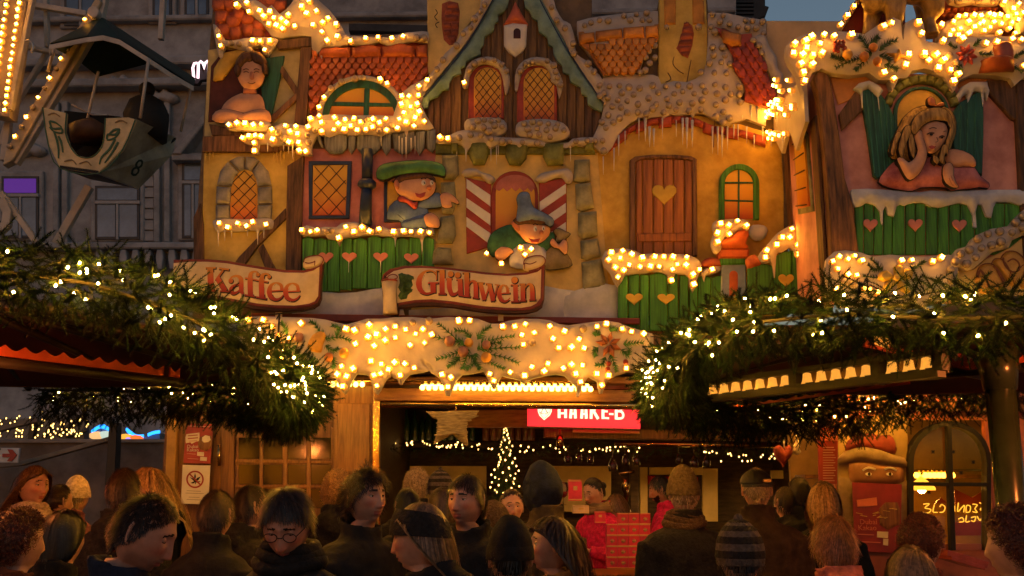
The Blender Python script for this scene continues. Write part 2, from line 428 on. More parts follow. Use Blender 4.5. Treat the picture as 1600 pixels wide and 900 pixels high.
def stonering(cx, cy, rx0, ry0, rx1, ry1, a0, a1, n, Y, h, mat, parent, name='stone'):
    for i in range(n):
        s0 = a0+(a1-a0)*i/n+.6; s1 = a0+(a1-a0)*(i+1)/n-.6
        P = [(cx+rx1*math.cos(math.radians(s0+(s1-s0)*k/4)), cy-ry1*math.sin(math.radians(s0+(s1-s0)*k/4))) for k in range(5)]
        P += [(cx+rx0*math.cos(math.radians(s1+(s0-s1)*k/4)), cy-ry0*math.sin(math.radians(s1+(s0-s1)*k/4))) for k in range(5)]
        puffy(name, P, Y, h, mat, parent, 5, .03)
def scale_tiles(inside, x0, x1, y0, y1, w, hgt, Y, mat, parent, slant=0.0, name='roof_tile'):
    b = MB(); r = w/2*Y/F; h = hgt*Y/F
    prof = [(-r*.96, h*.5), (r*.96, h*.5), (r*.96, -h*.05), (r*.7, -h*.38), (r*.3, -h*.60), (0, -h*.66), (-r*.3, -h*.60), (-r*.7, -h*.38), (-r*.96, -h*.05)]
    b.loft([[Vector((x, .02, z)) for x, z in prof], [Vector((x, -.006-.014*(h*.5-z)/h, z)) for x, z in prof], [Vector((x*.8, -.016-.016*(h*.5-z)/h, z*.85)) for x, z in prof]], 0, False)
    me = bpy.data.meshes.new(name); me.from_pydata(b.v, [], b.f); me.materials.append(mat)
    j = 0; y = y0
    while y < y1:
        x = x0+(w/2 if j % 2 else 0)
        while x < x1:
            if inside(x, y):
                o = bpy.data.objects.new(name, me); COL.objects.link(o); o.rotation_euler = (random.uniform(-.03, .03), random.uniform(-.03, .03)+slant, 0)
                place(o, U(x, y, Y-.0012*j), parent)
            x += w
        y += hgt*.62; j += 1
def inpoly(P):
    P = tp(P)
    def f(x, y):
        c = False
        for i in range(len(P)):
            a, b = P[i-1], P[i]
            if (a[1] > y) != (b[1] > y) and x < (b[0]-a[0])*(y-a[1])/(b[1]-a[1])+a[0]: c = not c
        return c
    return f
def base(px, py): return U(px, py, Y0)
def zbase(px): v = U(px, 500, Y0); return (v.x, v.y, v.z)

# ---------------------------------------------------------------- A: yellow half-timbered house at the left end
A = thing('painted_house', 'yellow half timbered painted house front with stone arched window and child at upper window', 'stall front', zbase(390))
T(0, 0, 1)
flat('backing_board', "334,-8 478,-8 478,505 300,505 310,300 325,100", Y0, .05, m_back, A)
T(280, 200, 2.8136)
flat('wall', "108,105 545,100 530,700 95,700", 8.985, .02, m_yel, A)
flat('timber', "62,390 92,330 106,420 108,600 100,720 62,720", 8.96, .03, m_woodd, A)
flat('timber', "104,36 290,28 400,60 470,66 470,100 104,104", 8.95, .03, m_wood, A)
flat('timber', "475,165 548,120 540,300 532,720 466,720 470,400", 8.945, .045, m_woodd, A)
flat('timber', "466,352 472,395 345,520 280,610 236,600 262,566", 8.955, .03, m_woodd, A)
flat('timber', "345,530 368,508 425,620 382,630", 8.957, .028, m_woodd, A)
for P in ("160,405 222,405 222,338 161,338", "160,333 222,333 228,262 165,256", "166,250 230,256 242,214 262,193 214,148 180,190",
          "220,145 266,190 288,182 286,126 255,126", "292,126 291,182 316,190 352,144 330,128", "356,148 320,192 338,222 344,256 404,250 392,190",
          "345,262 406,256 408,333 344,333", "344,338 408,338 404,405 344,405"):
    puffy('stone', P, 8.965, .028, m_stone, A, 6, .03)
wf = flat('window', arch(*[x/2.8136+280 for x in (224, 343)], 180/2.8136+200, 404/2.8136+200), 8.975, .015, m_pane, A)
shp = lambda x, y: y > 200+(182+ (58 if False else 0))/2.8136 and ((x-(280+284/2.8136))**2+(min(0, y-(200+240/2.8136)))**2) < (57/2.8136)**2
strokes('lattice', lattice(280+228/2.8136, 280+340/2.8136, 200+182/2.8136, 200+402/2.8136, 18.5, 18.5, shp), 8.968, .008, m_lead, wf, 1.0, .2)
sn = puffy('snow_sill', "150,408 200,398 290,402 370,396 412,404 412,436 396,446 352,450 345,470 330,450 255,456 200,452 170,458 155,440", 8.95, .03, m_snow, A, 7, .03, sm=3)
bulbs("178,420 218,438 261,422 300,433 325,414 381,424", 8.905, sn)
drips([(280+x/2.8136, 200+y/2.8136, l, w) for x, y, l, w in ((172, 448, 26, 5), (200, 445, 18, 5), (230, 450, 12, 4), (345, 450, 22, 5), (372, 445, 14, 4), (300, 448, 10, 4))], 8.95, A, m_ice)
drips([(280+x/2.8136, 200+y/2.8136, l, w) for x, y, l, w in ((118, 106, 14, 5), (135, 108, 20, 5), (150, 106, 12, 4), (430, 106, 18, 5), (448, 106, 24, 5), (462, 104, 16, 4), (415, 106, 12, 4), (505, 104, 22, 5))], 8.965, A, m_yel)
T(300, 0, 3.214)
flat('upper_wall', "80,250 600,180 585,690 60,690", 8.988, .02, M('pale straw paint', (.56, .45, .20), .7, .35, 3, .2), A)
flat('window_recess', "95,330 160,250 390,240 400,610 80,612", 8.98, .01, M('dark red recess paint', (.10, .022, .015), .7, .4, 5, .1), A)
puffy('awning', "110,345 160,265 290,238 350,275 300,300 215,315 150,400 105,405", 8.955, .03, m_yel2, A, 10, .03)
sh = flat('shutter', "335,295 463,278 436,420 392,606 360,612", 8.95, .03, m_greend, A)
flat('timber', "410,205 600,182 600,232 548,236 430,246", 8.94, .04, m_woodd, A)
flat('timber', "545,238 600,236 588,430 572,626 512,624 530,420", 8.938, .04, m_wood, A)
flat('timber', "452,325 540,455 530,492 440,360", 8.946, .03, m_wood, A)
flat('timber', "525,462 530,496 402,616 386,590", 8.944, .03, m_wood, A)
flat('log', "55,684 250,682 430,715 430,762 52,762", 8.94, .05, m_wood, A)
flat('log', "85,622 180,640 250,650 250,680 100,680", 8.95, .03, m_woodd, A)
# generic child leaning at the upper window
ch = thing('painted_child', 'painted figure of a dark haired child resting folded arms on the upper window sill', 'painted figure', U(372, 195, 8.93))
puffy('shoulders', "138,612 146,550 176,506 222,478 262,466 320,468 352,488 366,540 362,612", 8.94, .045, m_skin_p, ch, 30, .02, sm=2)
puffy('neck', "258,430 322,430 326,470 256,470", 8.93, .03, m_skin_d, ch, 12, .03)
puffy('forearm', "100,600 118,560 170,548 250,566 310,584 312,606 262,618 150,618", 8.905, .035, m_skin_p, ch, 12, .02, sm=2)
puffy('forearm', "398,604 388,562 350,548 290,560 236,580 226,602 260,616 380,618", 8.89, .035, m_skin_p, ch, 12, .02, sm=2)
hd = puffy('head', "232,345 252,300 300,284 344,302 364,348 362,398 340,436 300,452 262,442 238,412 228,380", 8.915, .05, m_skin_p, ch, 14, .03, sm=2)
for P in ("222,310 250,268 292,256 300,290 262,318 240,340", "285,256 340,262 372,300 368,330 340,322 305,300", "222,318 212,350 222,378 240,372 246,340", "352,312 376,330 376,368 360,372 352,345", "250,285 226,296 218,330 244,330", "300,290 326,296 338,318 312,312", "268,282 300,276 300,306 276,308"): puffy('hair_lock', P, 8.875, .03, m_hairb, ch, 6, .05, sm=2)
puffy('nose', "292,362 306,362 312,392 300,400 288,392", 8.868, .014, m_skin_d, hd, 5, .02, sm=2)
strokes('face_line', ["256,350 272,344 284,350", "310,350 322,344 338,350", "258,362 272,358 284,364", "310,364 322,358 336,362", "280,414 298,420 318,413"], 8.862, .006, m_hairb, hd, 1.0, .1)
# big rounded roof tiles and the snow above
RT = [(135, 25), (190, 20), (240, 75), (150, 85), (205, 110), (280, 95), (160, 150), (220, 165), (285, 150), (340, 130), (330, 170), (390, 45), (440, 30), (350, 20), (290, 8), (400, 5), (130, -20), (180, -25)]
flat('roof_board', "115,-30 480,-30 440,70 400,180 330,195 160,195 115,120", 8.982, .02, m_tild, A)
for x, y in RT:
    P = [(300+(x+dx)/3.214, (y+dy)/3.214) for dx, dy in ((-34, -30), (34, -30), (36, 10), (22, 32), (0, 40), (-22, 32), (-36, 10))]
    puffy('roof_tile', P, 8.975, .035, m_tilr, A, 7, .02)
snA = puffy('snow_roof', "175,-20 235,20 300,78 350,115 378,150 400,182 440,192 480,184 545,178 598,182 602,240 618,292 636,256 650,296 664,238 720,236 780,226 775,180 745,120 690,50 640,5 620,-25 520,-25 500,15 470,50 440,70 400,25 380,40 340,10 270,-25", 8.93, .035, m_snow, A, 8, .05)
bulbs("228,30 277,18 290,62 343,57 392,62 362,87 411,92 454,100 485,80 387,122 424,131 480,119 517,134 459,149 593,8 554,39 577,74 629,58 683,95 727,126 612,128 656,117 653,163 680,206 733,187", 8.885, snA)
snA2 = puffy('snow_awning', "105,120 140,150 165,200 215,202 300,186 420,192 428,214 400,250 380,280 352,262 345,230 300,240 285,262 230,246 168,228 156,286 138,288 122,230", 8.93, .03, m_snow, A, 6, .04, sm=2)
bulbs("140,187 150,234 311,210 346,209 392,210 370,254", 8.888, snA2); bulbs("197,218 236,222 289,254", 8.89, snA2, False)
snA3 = puffy('snow_sill', "165,612 230,608 370,608 396,632 380,655 330,660 250,652 180,650", 8.885, .03, m_snow, A, 7, .05, sm=2)
bulbs("190,628 228,623 268,624 310,629 351,627", 8.845, snA3)

# ---------------------------------------------------------------- B: pink house with red roof
B = thing('painted_house', 'pink painted house front with red scale roof, arched dormer and green fence', 'stall front', zbase(580))
T(0, 0, 1)
flat('backing_board', "481,55 692,52 692,505 481,505", Y0, .05, m_back, B)
T(300, 0, 3.214)
flat('roof_board', "596,215 1185,190 1190,560 590,600", 8.982, .02, m_tild, B)
for P in ("655,240 720,236 795,238 795,288 640,290 636,262", "802,240 880,220 945,236 948,284 802,288", "956,236 1040,212 1120,236 1118,286 956,286", "1126,232 1182,222 1182,286 1126,288", "600,248 632,262 634,292 606,296"):
    puffy('ridge_tile', P, 8.95, .04, m_tilr, B, 7, .03)
flat('ridge_batten', "600,290 1185,284 1185,298 600,302", 8.965, .02, m_tild, B)
_in = inpoly("602,300 1186,296 1186,440 1080,490 1030,470 985,420 900,385 800,390 720,420 660,490 610,540 596,540")
scale_tiles(_in, 488, 672, 95, 175, 12.5, 14, 8.965, m_tilr, B)
dm = thing('dormer_window', 'arched green dormer window with yellow panes in the red roof under snow', 'window', U(565, 175, 8.96))
cx, cy = 300+852/3.214, 590/3.214
flat('pane', [(cx-170/3.214, cy)]+ellipse(cx, cy, 170/3.214, 165/3.214, 180, 0, 19)+[(cx+170/3.214, cy)], 8.955, .02, m_pane, dm)
b = MB(); b.prism(ellipse(cx, cy, 198/3.214, 190/3.214, 180, 0, 21)+ellipse(cx, cy, 166/3.214, 152/3.214, 0, 180, 21), 8.935, .03, .8); b.build('frame', m_greend, dm)
flat('glazing_bar', "866,430 892,430 886,590 860,590", 8.94, .02, m_greend, dm, .6)
flat('glazing_bar', "700,510 1030,518 1032,535 695,530", 8.942, .02, m_greend, dm, .6)
b = MB(); b.puff(ellipse(cx, cy, 226/3.214, 212/3.214, 182, -2, 25)+ellipse(cx, cy, 199/3.214, 189/3.214, -2, 182, 25), 8.93, .03, 4, .03); snD = b.build('snow_arch', m_snow, dm)
bulbs("665,493 638,541 945,402 981,424", 8.895, snD); bulbs("750,412 820,396 700,445 860,392", 8.898, snD, False)
snR = puffy('snow_ridge', "600,238 660,240 720,238 790,222 870,230 940,208 1000,236 1070,214 1120,206 1182,212 1186,160 1120,160 1060,166 990,186 900,184 790,178 770,170", 8.925, .035, m_snow, B, 6, .04, sm=2)
bulbs("800,211 872,196 936,190 1004,197 1059,187", 8.888, snR); bulbs("1129,190 1165,192", 8.89, snR, False)
snB = puffy('snow_roof_edge', "240,690 270,672 330,668 372,672 395,640 450,620 520,622 575,632 590,590 640,578 720,574 820,580 920,578 1010,582 1030,520 1032,470 1050,468 1100,430 1180,388 1195,402 1168,470 1150,520 1175,580 1215,640 1190,652 1130,650 1085,655 1078,690 1066,656 1000,664 950,684 880,674 800,680 740,672 690,690 640,672 620,690 600,730 600,775 540,775 520,730 460,722 400,735 380,720 340,724 332,768 305,768 302,730 260,716", 8.91, .04, m_snow, B, 7, .06)
bulbs("402,655 473,634 524,639 491,665 534,676 410,705 492,714 540,719 258,696 291,687 322,684 349,687 315,719 313,758 537,760 576,762 596,599 585,640 654,619 652,664 641,584 718,592 769,603 815,598 848,615 735,624 800,635 713,653 765,655 831,655 873,653 914,599 909,640 944,621 973,601 977,655 1041,602 1033,648 1078,619 1113,638 1167,611 1119,595 1066,569 1143,567 1099,541 1050,527 1130,524 1052,485 1092,485 1137,480 1138,437 1182,405", 8.865, snB)
bulbs("435,668 460,697 580,680 620,655 585,715 940,660 880,600 1005,630", 8.868, snB, False)
for P in ("640,665 660,740 645,735 625,690", "662,672 780,672 776,745 752,768 720,772 690,768 668,748", "785,672 825,672 818,745 800,772 782,745", "830,672 950,672 945,745 915,772 880,780 848,768 828,745", "955,672 1000,668 996,750 974,778 952,745", "1005,668 1118,660 1112,742 1085,768 1050,772 1015,752", "1124,660 1172,656 1165,745 1140,778 1122,745", "1176,652 1222,650 1222,745 1205,765 1180,745"):
    puffy('shingle', P, 8.935, .02, m_shing, B, 6, .03)
drips([(300+x/3.214, y/3.214, l, w) for x, y, l, w in ((1040, 690, 26, 3), (1055, 700, 30, 3), (1075, 695, 32, 4), (1100, 700, 20, 3), (1120, 690, 26, 3), (950, 690, 14, 3), (460, 725, 10, 4), (380, 725, 12, 4), (485, 725, 14, 4), (505, 735, 20, 4))], 8.905, B)
T(280, 200, 2.8136)
flat('wall', "534,90 1160,90 1160,480 530,480", 8.991, .02, m_pink, B)
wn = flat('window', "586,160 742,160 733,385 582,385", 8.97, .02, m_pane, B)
b = MB()
for P in ("568,145 758,145 756,160 570,162", "568,385 748,384 746,397 568,398", "568,160 586,160 584,386 570,386", "740,160 757,160 747,386 731,386"): b.prism(P, 8.955-.002*len(b.v)/100, .03, .6)
b.build('frame', m_navy, wn)
strokes('lattice', lattice(280+590/2.8136, 280+734/2.8136, 200+164/2.8136, 200+382/2.8136, 24, 26), 8.962, .008, m_lead, wn, 1.0, .2)
b = MB()
c0 = lambda x, y: U(280+x/2.8136, 200+y/2.8136, 8.93)
k = 8.93/F/2.8136
b.tube([c0(827, 95), c0(826, 228)], [27*k, 24*k], 12); b.tube([c0(825, 228), c0(825, 240), c0(825, 256), c0(824, 268)], [30*k, 43*k, 43*k, 28*k], 12); b.tube([c0(824, 268), c0(822, 300), c0(818, 425)], [24*k, 26*k, 30*k], 12)
b.build('column', m_navy, B)
fw = flat('window', "912,235 1088,235 1088,400 906,400", 8.975, .015, m_paney, B)
b = MB()
for P in ("900,225 914,228 912,402 900,410", "900,398 1092,398 1092,412 900,412", "1080,232 1094,232 1094,400 1080,400"): b.prism(P, 8.96-.002*len(b.v)/100, .03, .6)
b.build('frame', m_navy, fw)
hz = [(645, 566), (747, 566), (885, 566), (1020, 570)]
fb = [540, 592, 650, 706, 760, 826, 890, 950, 1010, 1066, 1122]
for i in range(10):
    a, c = fb[i]+1.5, fb[i+1]-1.5; t = 476+6*math.sin(i*2.1)
    flat('fence_board', f"{a},{t+12} {(a+c)/2},{t} {c},{t+12} {c},{712+8*math.sin(i)} {a},{712+8*math.sin(i+.5)}", 8.94+.004*(i % 3), .03, m_green, B, .9)
for x, y in hz:
    flat('heart', heart(280+x/2.8136, 200+y/2.8136, 66/2.8136, 48/2.8136), 8.93, .012, m_heart, B, .8)
snF = puffy('snow_fence', "530,440 560,428 610,440 640,434 690,436 715,418 770,412 825,428 850,446 890,432 925,446 1000,438 1060,446 1118,440 1122,466 1090,472 1075,480 1066,520 1056,482 1000,474 955,476 950,500 940,478 880,472 830,470 770,478 720,486 704,520 690,492 652,486 640,470 600,474 552,474 532,466", 8.915, .035, m_snow, B, 6, .05)
bulbs("541,451 578,456 606,453 703,485 733,435 770,459 805,436 841,456 878,447 943,459 988,456 1020,457 1060,457 1102,461", 8.872, snF); bulbs("650,455 670,452", 8.876, snF, False)
drips([(280+x/2.8136, 200+y/2.8136, l, w) for x, y, l, w in ((745, 590, 16, 2), (886, 590, 16, 2), (950, 490, 12, 4), (1068, 500, 20, 4))], 8.92, B)
sb = puffy('snow_bank', "495,860 495,650 560,690 620,716 700,726 780,722 890,700 960,702 1000,860", 8.955, .03, m_snowb, B, 30, .03)
# painted boy with the green cap
fg = thing('painted_child', 'painted figure of a laughing child in green cap and blue jumper pointing from window', 'painted figure', U(640, 330, 8.93))
puffy('body', "915,400 925,345 975,310 1040,330 1090,350 1092,420 1050,445 1000,440 965,405", 8.94, .035, m_cloth_b, fg, 20, .03, sm=2)
puffy('sleeve', "1050,330 1100,295 1140,285 1165,320 1150,345 1100,352 1055,352", 8.925, .03, m_cloth_b, fg, 12, .03, sm=2)
puffy('sleeve', "975,420 1020,395 1080,380 1098,410 1085,440 1030,446 990,440", 8.915, .03, m_cloth_b, fg, 12, .03, sm=2)
puffy('hand', "1146,300 1165,284 1195,290 1228,322 1224,334 1196,324 1200,345 1180,352 1156,345", 8.91, .025, m_skin_p, fg, 8, .03, sm=2)
puffy('hand', "1075,388 1105,372 1135,390 1146,415 1140,438 1100,436 1080,420", 8.90, .025, m_skin_p, fg, 8, .03, sm=2)
puffy('scarf', "960,308 985,296 1030,326 1048,322 1045,350 1030,356 1000,330 968,322", 8.905, .03, m_cloth_r, fg, 6, .03, sm=2)
hd = puffy('head', "948,230 1000,205 1080,205 1118,225 1128,262 1110,296 1070,318 1020,318 975,298 950,270", 8.90, .05, m_skin_p, fg, 16, .04, sm=2)
puffy('ear', "944,228 964,224 972,246 966,270 950,262", 8.875, .02, m_skin_d, hd, 5, .03, sm=2)
puffy('hair', "938,235 975,208 1050,200 1110,208 1126,232 1090,218 1040,222 990,228 968,240 958,225", 8.858, .018, m_hairb, fg, 5, .05, sm=2)
puffy('nose', [(280+x/2.8136, 200+y/2.8136) for x, y in ellipse(1098, 262, 11, 10)], 8.848, .02, m_skin_d, hd, 4, .03)
puffy('cap', "868,215 872,180 900,158 960,148 1040,142 1110,146 1155,160 1170,185 1165,210 1140,206 1080,196 1000,200 940,212 900,228", 8.85, .05, m_cloth_g, fg, 18, .06, sm=2)
flat('mouth', "1036,284 1055,290 1084,280 1078,300 1060,308 1044,302", 8.846, .006, m_cloth_r, hd, .4)
flat('eye', [(280+x/2.8136, 200+y/2.8136) for x, y in ellipse(1074, 240, 10, 12)], 8.846, .006, m_wht, hd, .3)
flat('eye', [(280+x/2.8136, 200+y/2.8136) for x, y in ellipse(1110, 240, 8, 11)], 8.848, .006, m_wht, hd, .3)
strokes('face_line', ["1062,224 1075,220 1086,224", "1100,224 1112,221 1120,226", "1076,236 1080,246", "1111,236 1114,246"], 8.838, .004, m_ink, hd, 1.3, .1)
strokes('sleeve_fold', ["1000,410 1040,400 1070,396", "960,380 985,400", "1070,318 1100,310"], 8.875, .004, m_navy, fg, .9, .1)
# ---------------------------------------------------------------- C: timber gable over the candy-striped window
C_ = thing('painted_house', 'gabled painted house front of brown planks with teal scalloped trim and candy striped shutters below', 'stall front', zbase(805))
T(0, 0, 1)
flat('backing_board', "694,-20 925,-20 925,215 965,225 965,505 694,505", Y0+.004, .05, m_back, C_)
T(640, 0, 3.461)
ch_ = flat('chimney', "95,-40 400,-40 400,20 300,160 150,390 98,400", 8.97, .03, m_cream, C_)
pt = puffy('bare_patch', "175,20 215,5 262,15 272,60 265,180 245,240 215,245 185,215 175,150 172,100", 8.966, .006, m_brick, C_, 6)
for P in ("200,12 262,18 264,42 205,45", "196,48 232,48 232,70 190,72", "237,48 266,46 266,70 237,70", "192,82 262,84 264,112 190,112", "180,124 225,124 226,150 182,150", "230,124 266,122 266,150 230,150", "184,162 222,160 224,186 188,188", "228,160 262,160 258,186 228,188", "205,196 252,194 244,226 214,222"):
    puffy('brick', P, 8.958, .012, m_brick, C_, 4, .01)
strokes('crack', ["140,50 150,70 135,90 150,110", "160,118 140,130 150,150"], 8.966, .004, m_ink, ch_, 1.2, .1)
# planks of the gable
g = [(575, -60), (65, 575), (140, 745), (985, 745), (1045, 590), (620, -60)]
G2 = [(640+x/3.461, y/3.461) for x, y in ((565, -40), (380, 250), (190, 480), (85, 590), (150, 750), (990, 750), (1045, 600), (930, 480), (800, 260), (640, -40))]
flat('gable_board', G2, 8.975, .03, m_woodd, C_)
def gtop(x):
    X = (x-640)*3.461
    y = np.interp(X, [60, 85, 190, 380, 565, 640, 800, 930, 1045], [600, 590, 480, 250, -40, -40, 260, 480, 600]); return max(-20, y/3.461)
def gbot(x):
    X = (x-640)*3.461; return np.interp(X, [85, 150, 990, 1045], [600, 750, 750, 600])/3.461
e = [95, 130, 165, 225, 280, 330, 388, 440, 500, 560, 620, 690, 745, 800, 850, 900, 945, 990, 1035]
for i in range(len(e)-1):
    a, b_ = 640+e[i]/3.461+.5, 640+e[i+1]/3.461-.5
    flat('plank', [(a, gtop(a)), ((a+b_)/2, gtop((a+b_)/2)), (b_, gtop(b_)), (b_, gbot(b_)), (a, gbot(a))], 8.955+.005*((i*7) % 3), .02, m_plank if 2 < i < 16 else m_woodd, C_, .8)
# birdhouse
bh = thing('birdhouse', 'white painted birdhouse with red pointed roof high in the gable', 'birdhouse', U(805, 60, 8.93))
puffy('roof', "572,8 545,70 508,135 560,122 640,130 610,80", 8.92, .04, M('coral roof paint', (.50, .12, .06), .6, .3, 5, .2), bh, 12, .04)
puffy('body', "510,138 560,125 636,132 630,245 610,280 572,306 535,280 510,245", 8.93, .03, m_wht, bh, 10, .03)
flat('hole', arch(640+562/3.461, 640+600/3.461, 152/3.461, 206/3.461, 10), 8.892, .01, M('birdhouse hole', (.05, .015, .02), .7), bh, .4)
# arched windows
for (x0, x1, xa, xb, y0, yb, kx, lab) in ((318, 510, 348, 496, 350, 640, 0, 'left'), (580, 798, 616, 782, 352, 660, 1, 'right')):
    f = lambda v: 640+v/3.461
    w_ = flat('window', arch(f(x0), f(x1), y0/3.461, yb/3.461), 8.945, .03, m_redf, C_, 1.2)
    flat('pane', arch(f(xa), f(xb), (y0+14)/3.461, (yb-6)/3.461), 8.94, .01, m_pane, w_, .4)
    cxm, rr, yt = (f(xa)+f(xb))/2, (f(xb)-f(xa))/2-1, (y0+14)/3.461
    shp = lambda x, y, cxm=cxm, rr=rr, yt=yt: y > yt+rr or (x-cxm)**2+(y-yt-rr)**2 < (rr)**2
    strokes('lattice', lattice(f(xa)+1, f(xb)-1, yt, (yb-8)/3.461, 12, 15, shp), 8.934, .006, m_lead, w_, .8, .15)
T(640, 0, 3.461)
snl = puffy('snow_arch', "298,400 310,360 345,325 400,308 450,310 500,335 535,390 542,440 530,500 515,500 505,430 480,372 420,345 360,358 325,410 315,470 285,465", 8.92, .04, m_snowg, C_, 6, .04, sm=2)
bulbs("460,325 500,350 525,385 400,325 350,345 325,378", 8.878, snl, False); bulbs("298,450", 8.875, snl)
snr = puffy('snow_arch', "568,440 578,375 620,325 690,308 760,325 800,375 828,440 826,480 808,530 795,460 765,440 760,395 720,352 650,355 605,400 585,480 572,490", 8.92, .04, m_snowg, C_, 6, .04, sm=2)
bulbs("745,330 780,355 665,335 625,345 598,385 790,390 800,420 815,460", 8.878, snr, False)
s1 = puffy('snow_sill', "295,680 310,645 380,636 450,636 510,650 528,690 510,720 470,735 400,728 340,712 305,705", 8.90, .045, m_snowg, C_, 10, .05, sm=2)
bulbs("370,655 405,650 440,655 480,650 345,685 400,690 460,680 500,685 430,712", 8.853, s1, False)
s2 = puffy('snow_sill', "572,700 590,660 660,645 750,645 830,665 866,710 850,745 760,770 660,750 590,735", 8.90, .045, m_snowg, C_, 10, .05, sm=2)
bulbs("620,670 665,660 705,665 750,670 800,672 640,700 690,695 740,705 790,695 835,705 700,728 760,742 650,730", 8.853, s2, False)
# teal scalloped bargeboards
puffy('bargeboard', "480,-60 545,-60 530,30 510,62 478,78 480,110 460,125 455,160 440,175 405,195 400,240 382,260 385,290 350,305 305,330 300,355 275,365 280,395 235,410 215,445 212,480 178,485 150,520 108,535 98,578 78,582 66,560 80,515 170,410 300,250 400,100", 8.915, .03, m_teal, C_, 8, .04)
puffy('bargeboard', "612,-60 690,-60 760,60 840,220 930,390 1050,555 1040,600 1005,590 965,560 960,520 930,505 925,470 870,440 862,400 830,390 825,350 800,330 780,290 775,250 752,240 745,200 700,170 692,110 665,95 650,60 625,40", 8.915, .03, m_teal, C_, 8, .04)
strokes('trim_line', ["470,-40 300,255 75,525", "685,-40 835,240 1050,560"], 8.885, .012, m_navy, C_, 2.2, .3)
sl = puffy('snow_gable', "395,-60 480,-60 440,20 300,240 150,420 90,492 60,480 95,420 165,335 190,290 250,235 290,160 330,130 345,85 380,50", 8.895, .04, m_snowg, C_, 7, .06, sm=2)
bulbs("405,25 385,62 352,102 330,150 290,182 254,247 180,325 148,375", 8.85, sl, False)
sr = puffy('snow_gable', "690,-60 760,-60 790,40 830,110 870,130 895,220 900,290 960,330 1000,380 1050,440 1060,555 1045,560 990,480 900,340 830,205 750,60", 8.895, .04, m_snowg, C_, 7, .06, sm=2)
bulbs("768,40 795,110 840,152 885,237 888,290 965,345 995,390 1025,465 1030,520", 8.85, sr, False)
# olive cornice with corbels
flat('cornice', "140,768 990,768 1005,830 140,830", 8.945, .04, m_moss, C_)
for P in ("325,770 425,770 425,840 405,885 345,885 322,840", "520,775 640,775 632,850 600,888 540,885 518,840", "725,775 838,775 832,885 745,888 722,840", "945,775 1000,770 990,815 950,820", "225,775 262,775 262,825 225,825"):
    puffy('corbel', P, 8.92, .04, m_moss, C_, 7, .05)
s3 = puffy('snow_ledge', "142,765 160,738 220,730 260,710 330,702 420,728 480,740 560,745 640,748 720,765 760,776 860,770 880,750 990,742 1000,770 940,790 900,782 850,800 800,790 760,800 720,788 640,786 600,812 560,790 480,780 440,800 400,775 340,782 310,815 280,780 230,772 170,778", 8.90, .04, m_snowg, C_, 7, .05, sm=2)
bulbs("165,745 210,752", 8.86, s3); bulbs("330,730 385,732 440,750 540,765 610,770 690,775 900,765 960,760 270,745 500,765", 8.86, s3, False)
drips([(640+x/3.461, y/3.461, l, w) for x, y, l, w in ((305, 800, 22, 5), (440, 790, 24, 3), (470, 785, 30, 3), (590, 800, 24, 4), (575, 800, 14, 3), (870, 790, 24, 3), (230, 775, 16, 3), (255, 775, 20, 3), (480, 785, 18, 3), (610, 805, 16, 3))], 8.91, C_)
T(660, 200, 2.8118)
flat('wall', "60,110 770,110 830,860 -60,860", 8.985, .02, m_cream, C_)
for P in ("85,118 155,116 160,200 140,226 90,224", "80,240 142,236 150,330 130,378 85,372", "80,390 140,382 148,470 130,505 62,505", "45,540 70,524 125,528 136,598 42,600",
          "668,140 735,138 738,230 700,240 664,232", "672,246 740,240 755,350 700,366 676,352", "684,372 765,366 770,470 705,488 684,470", "695,495 770,485 785,560 720,580 698,570", "700,590 785,575 808,690 770,712 706,714"):
    puffy('stone', P, 8.95, .04, m_stoneg, C_, 9, .04)
wd = flat('window', arch(660+302/2.8118, 660+508/2.8118, 200+188/2.8118, 200+470/2.8118), 8.975, .02, m_redf, C_, 1.2)
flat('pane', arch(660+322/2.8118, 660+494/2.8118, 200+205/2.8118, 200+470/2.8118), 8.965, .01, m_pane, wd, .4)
flat('blind', [(660+322/2.8118, 200+268/2.8118)]+arch(660+322/2.8118, 660+494/2.8118, 200+205/2.8118, 200+268/2.8118, 14, 21)[1:-1]+tp("494,262 478,280 462,262 445,278 428,262 410,278 392,262 372,278 355,262 338,276"), 8.958, .008, M('rose blind paint', (.5, .16, .12), .6, .3, 5, .1), wd, .3)
for (L0, L1, tl, tr_, bl, br) in ((190, 302, 218, 240, 552, 520), (512, 634, 240, 218, 560, 500)):
    s_ = flat('shutter', f"{L0},{tl} {L1},{tr_} {L1},{br} {L0+4},{bl}", 8.965, .025, m_redf, C_, 1)
    for j in range(4):
        y = tl+4+j*84
        if L0 < 300: P = f"{L0+3},{y} {L0+3},{y+42} {L1-3},{min(br-2,y+122)} {L1-3},{min(br-2,y+72)}"
        else: P = f"{L1-3},{y} {L1-3},{min(bl-40,y+42)} {L0+3},{min(br-2,y+122)} {L0+3},{min(br-2,y+80)}"
        if y+72 < br or j < 3: flat('stripe', P, 8.957, .012, m_wht, s_, .5)
for P in ("172,195 200,178 240,180 262,195 300,205 320,225 305,242 282,238 260,212 220,210 190,216", "496,225 520,200 560,190 600,182 640,178 662,205 655,240 630,238 610,215 570,222 540,238 510,236"):
    s_ = puffy('snow_cap', P, 8.94, .03, m_snowg, C_, 5, .03, sm=2)
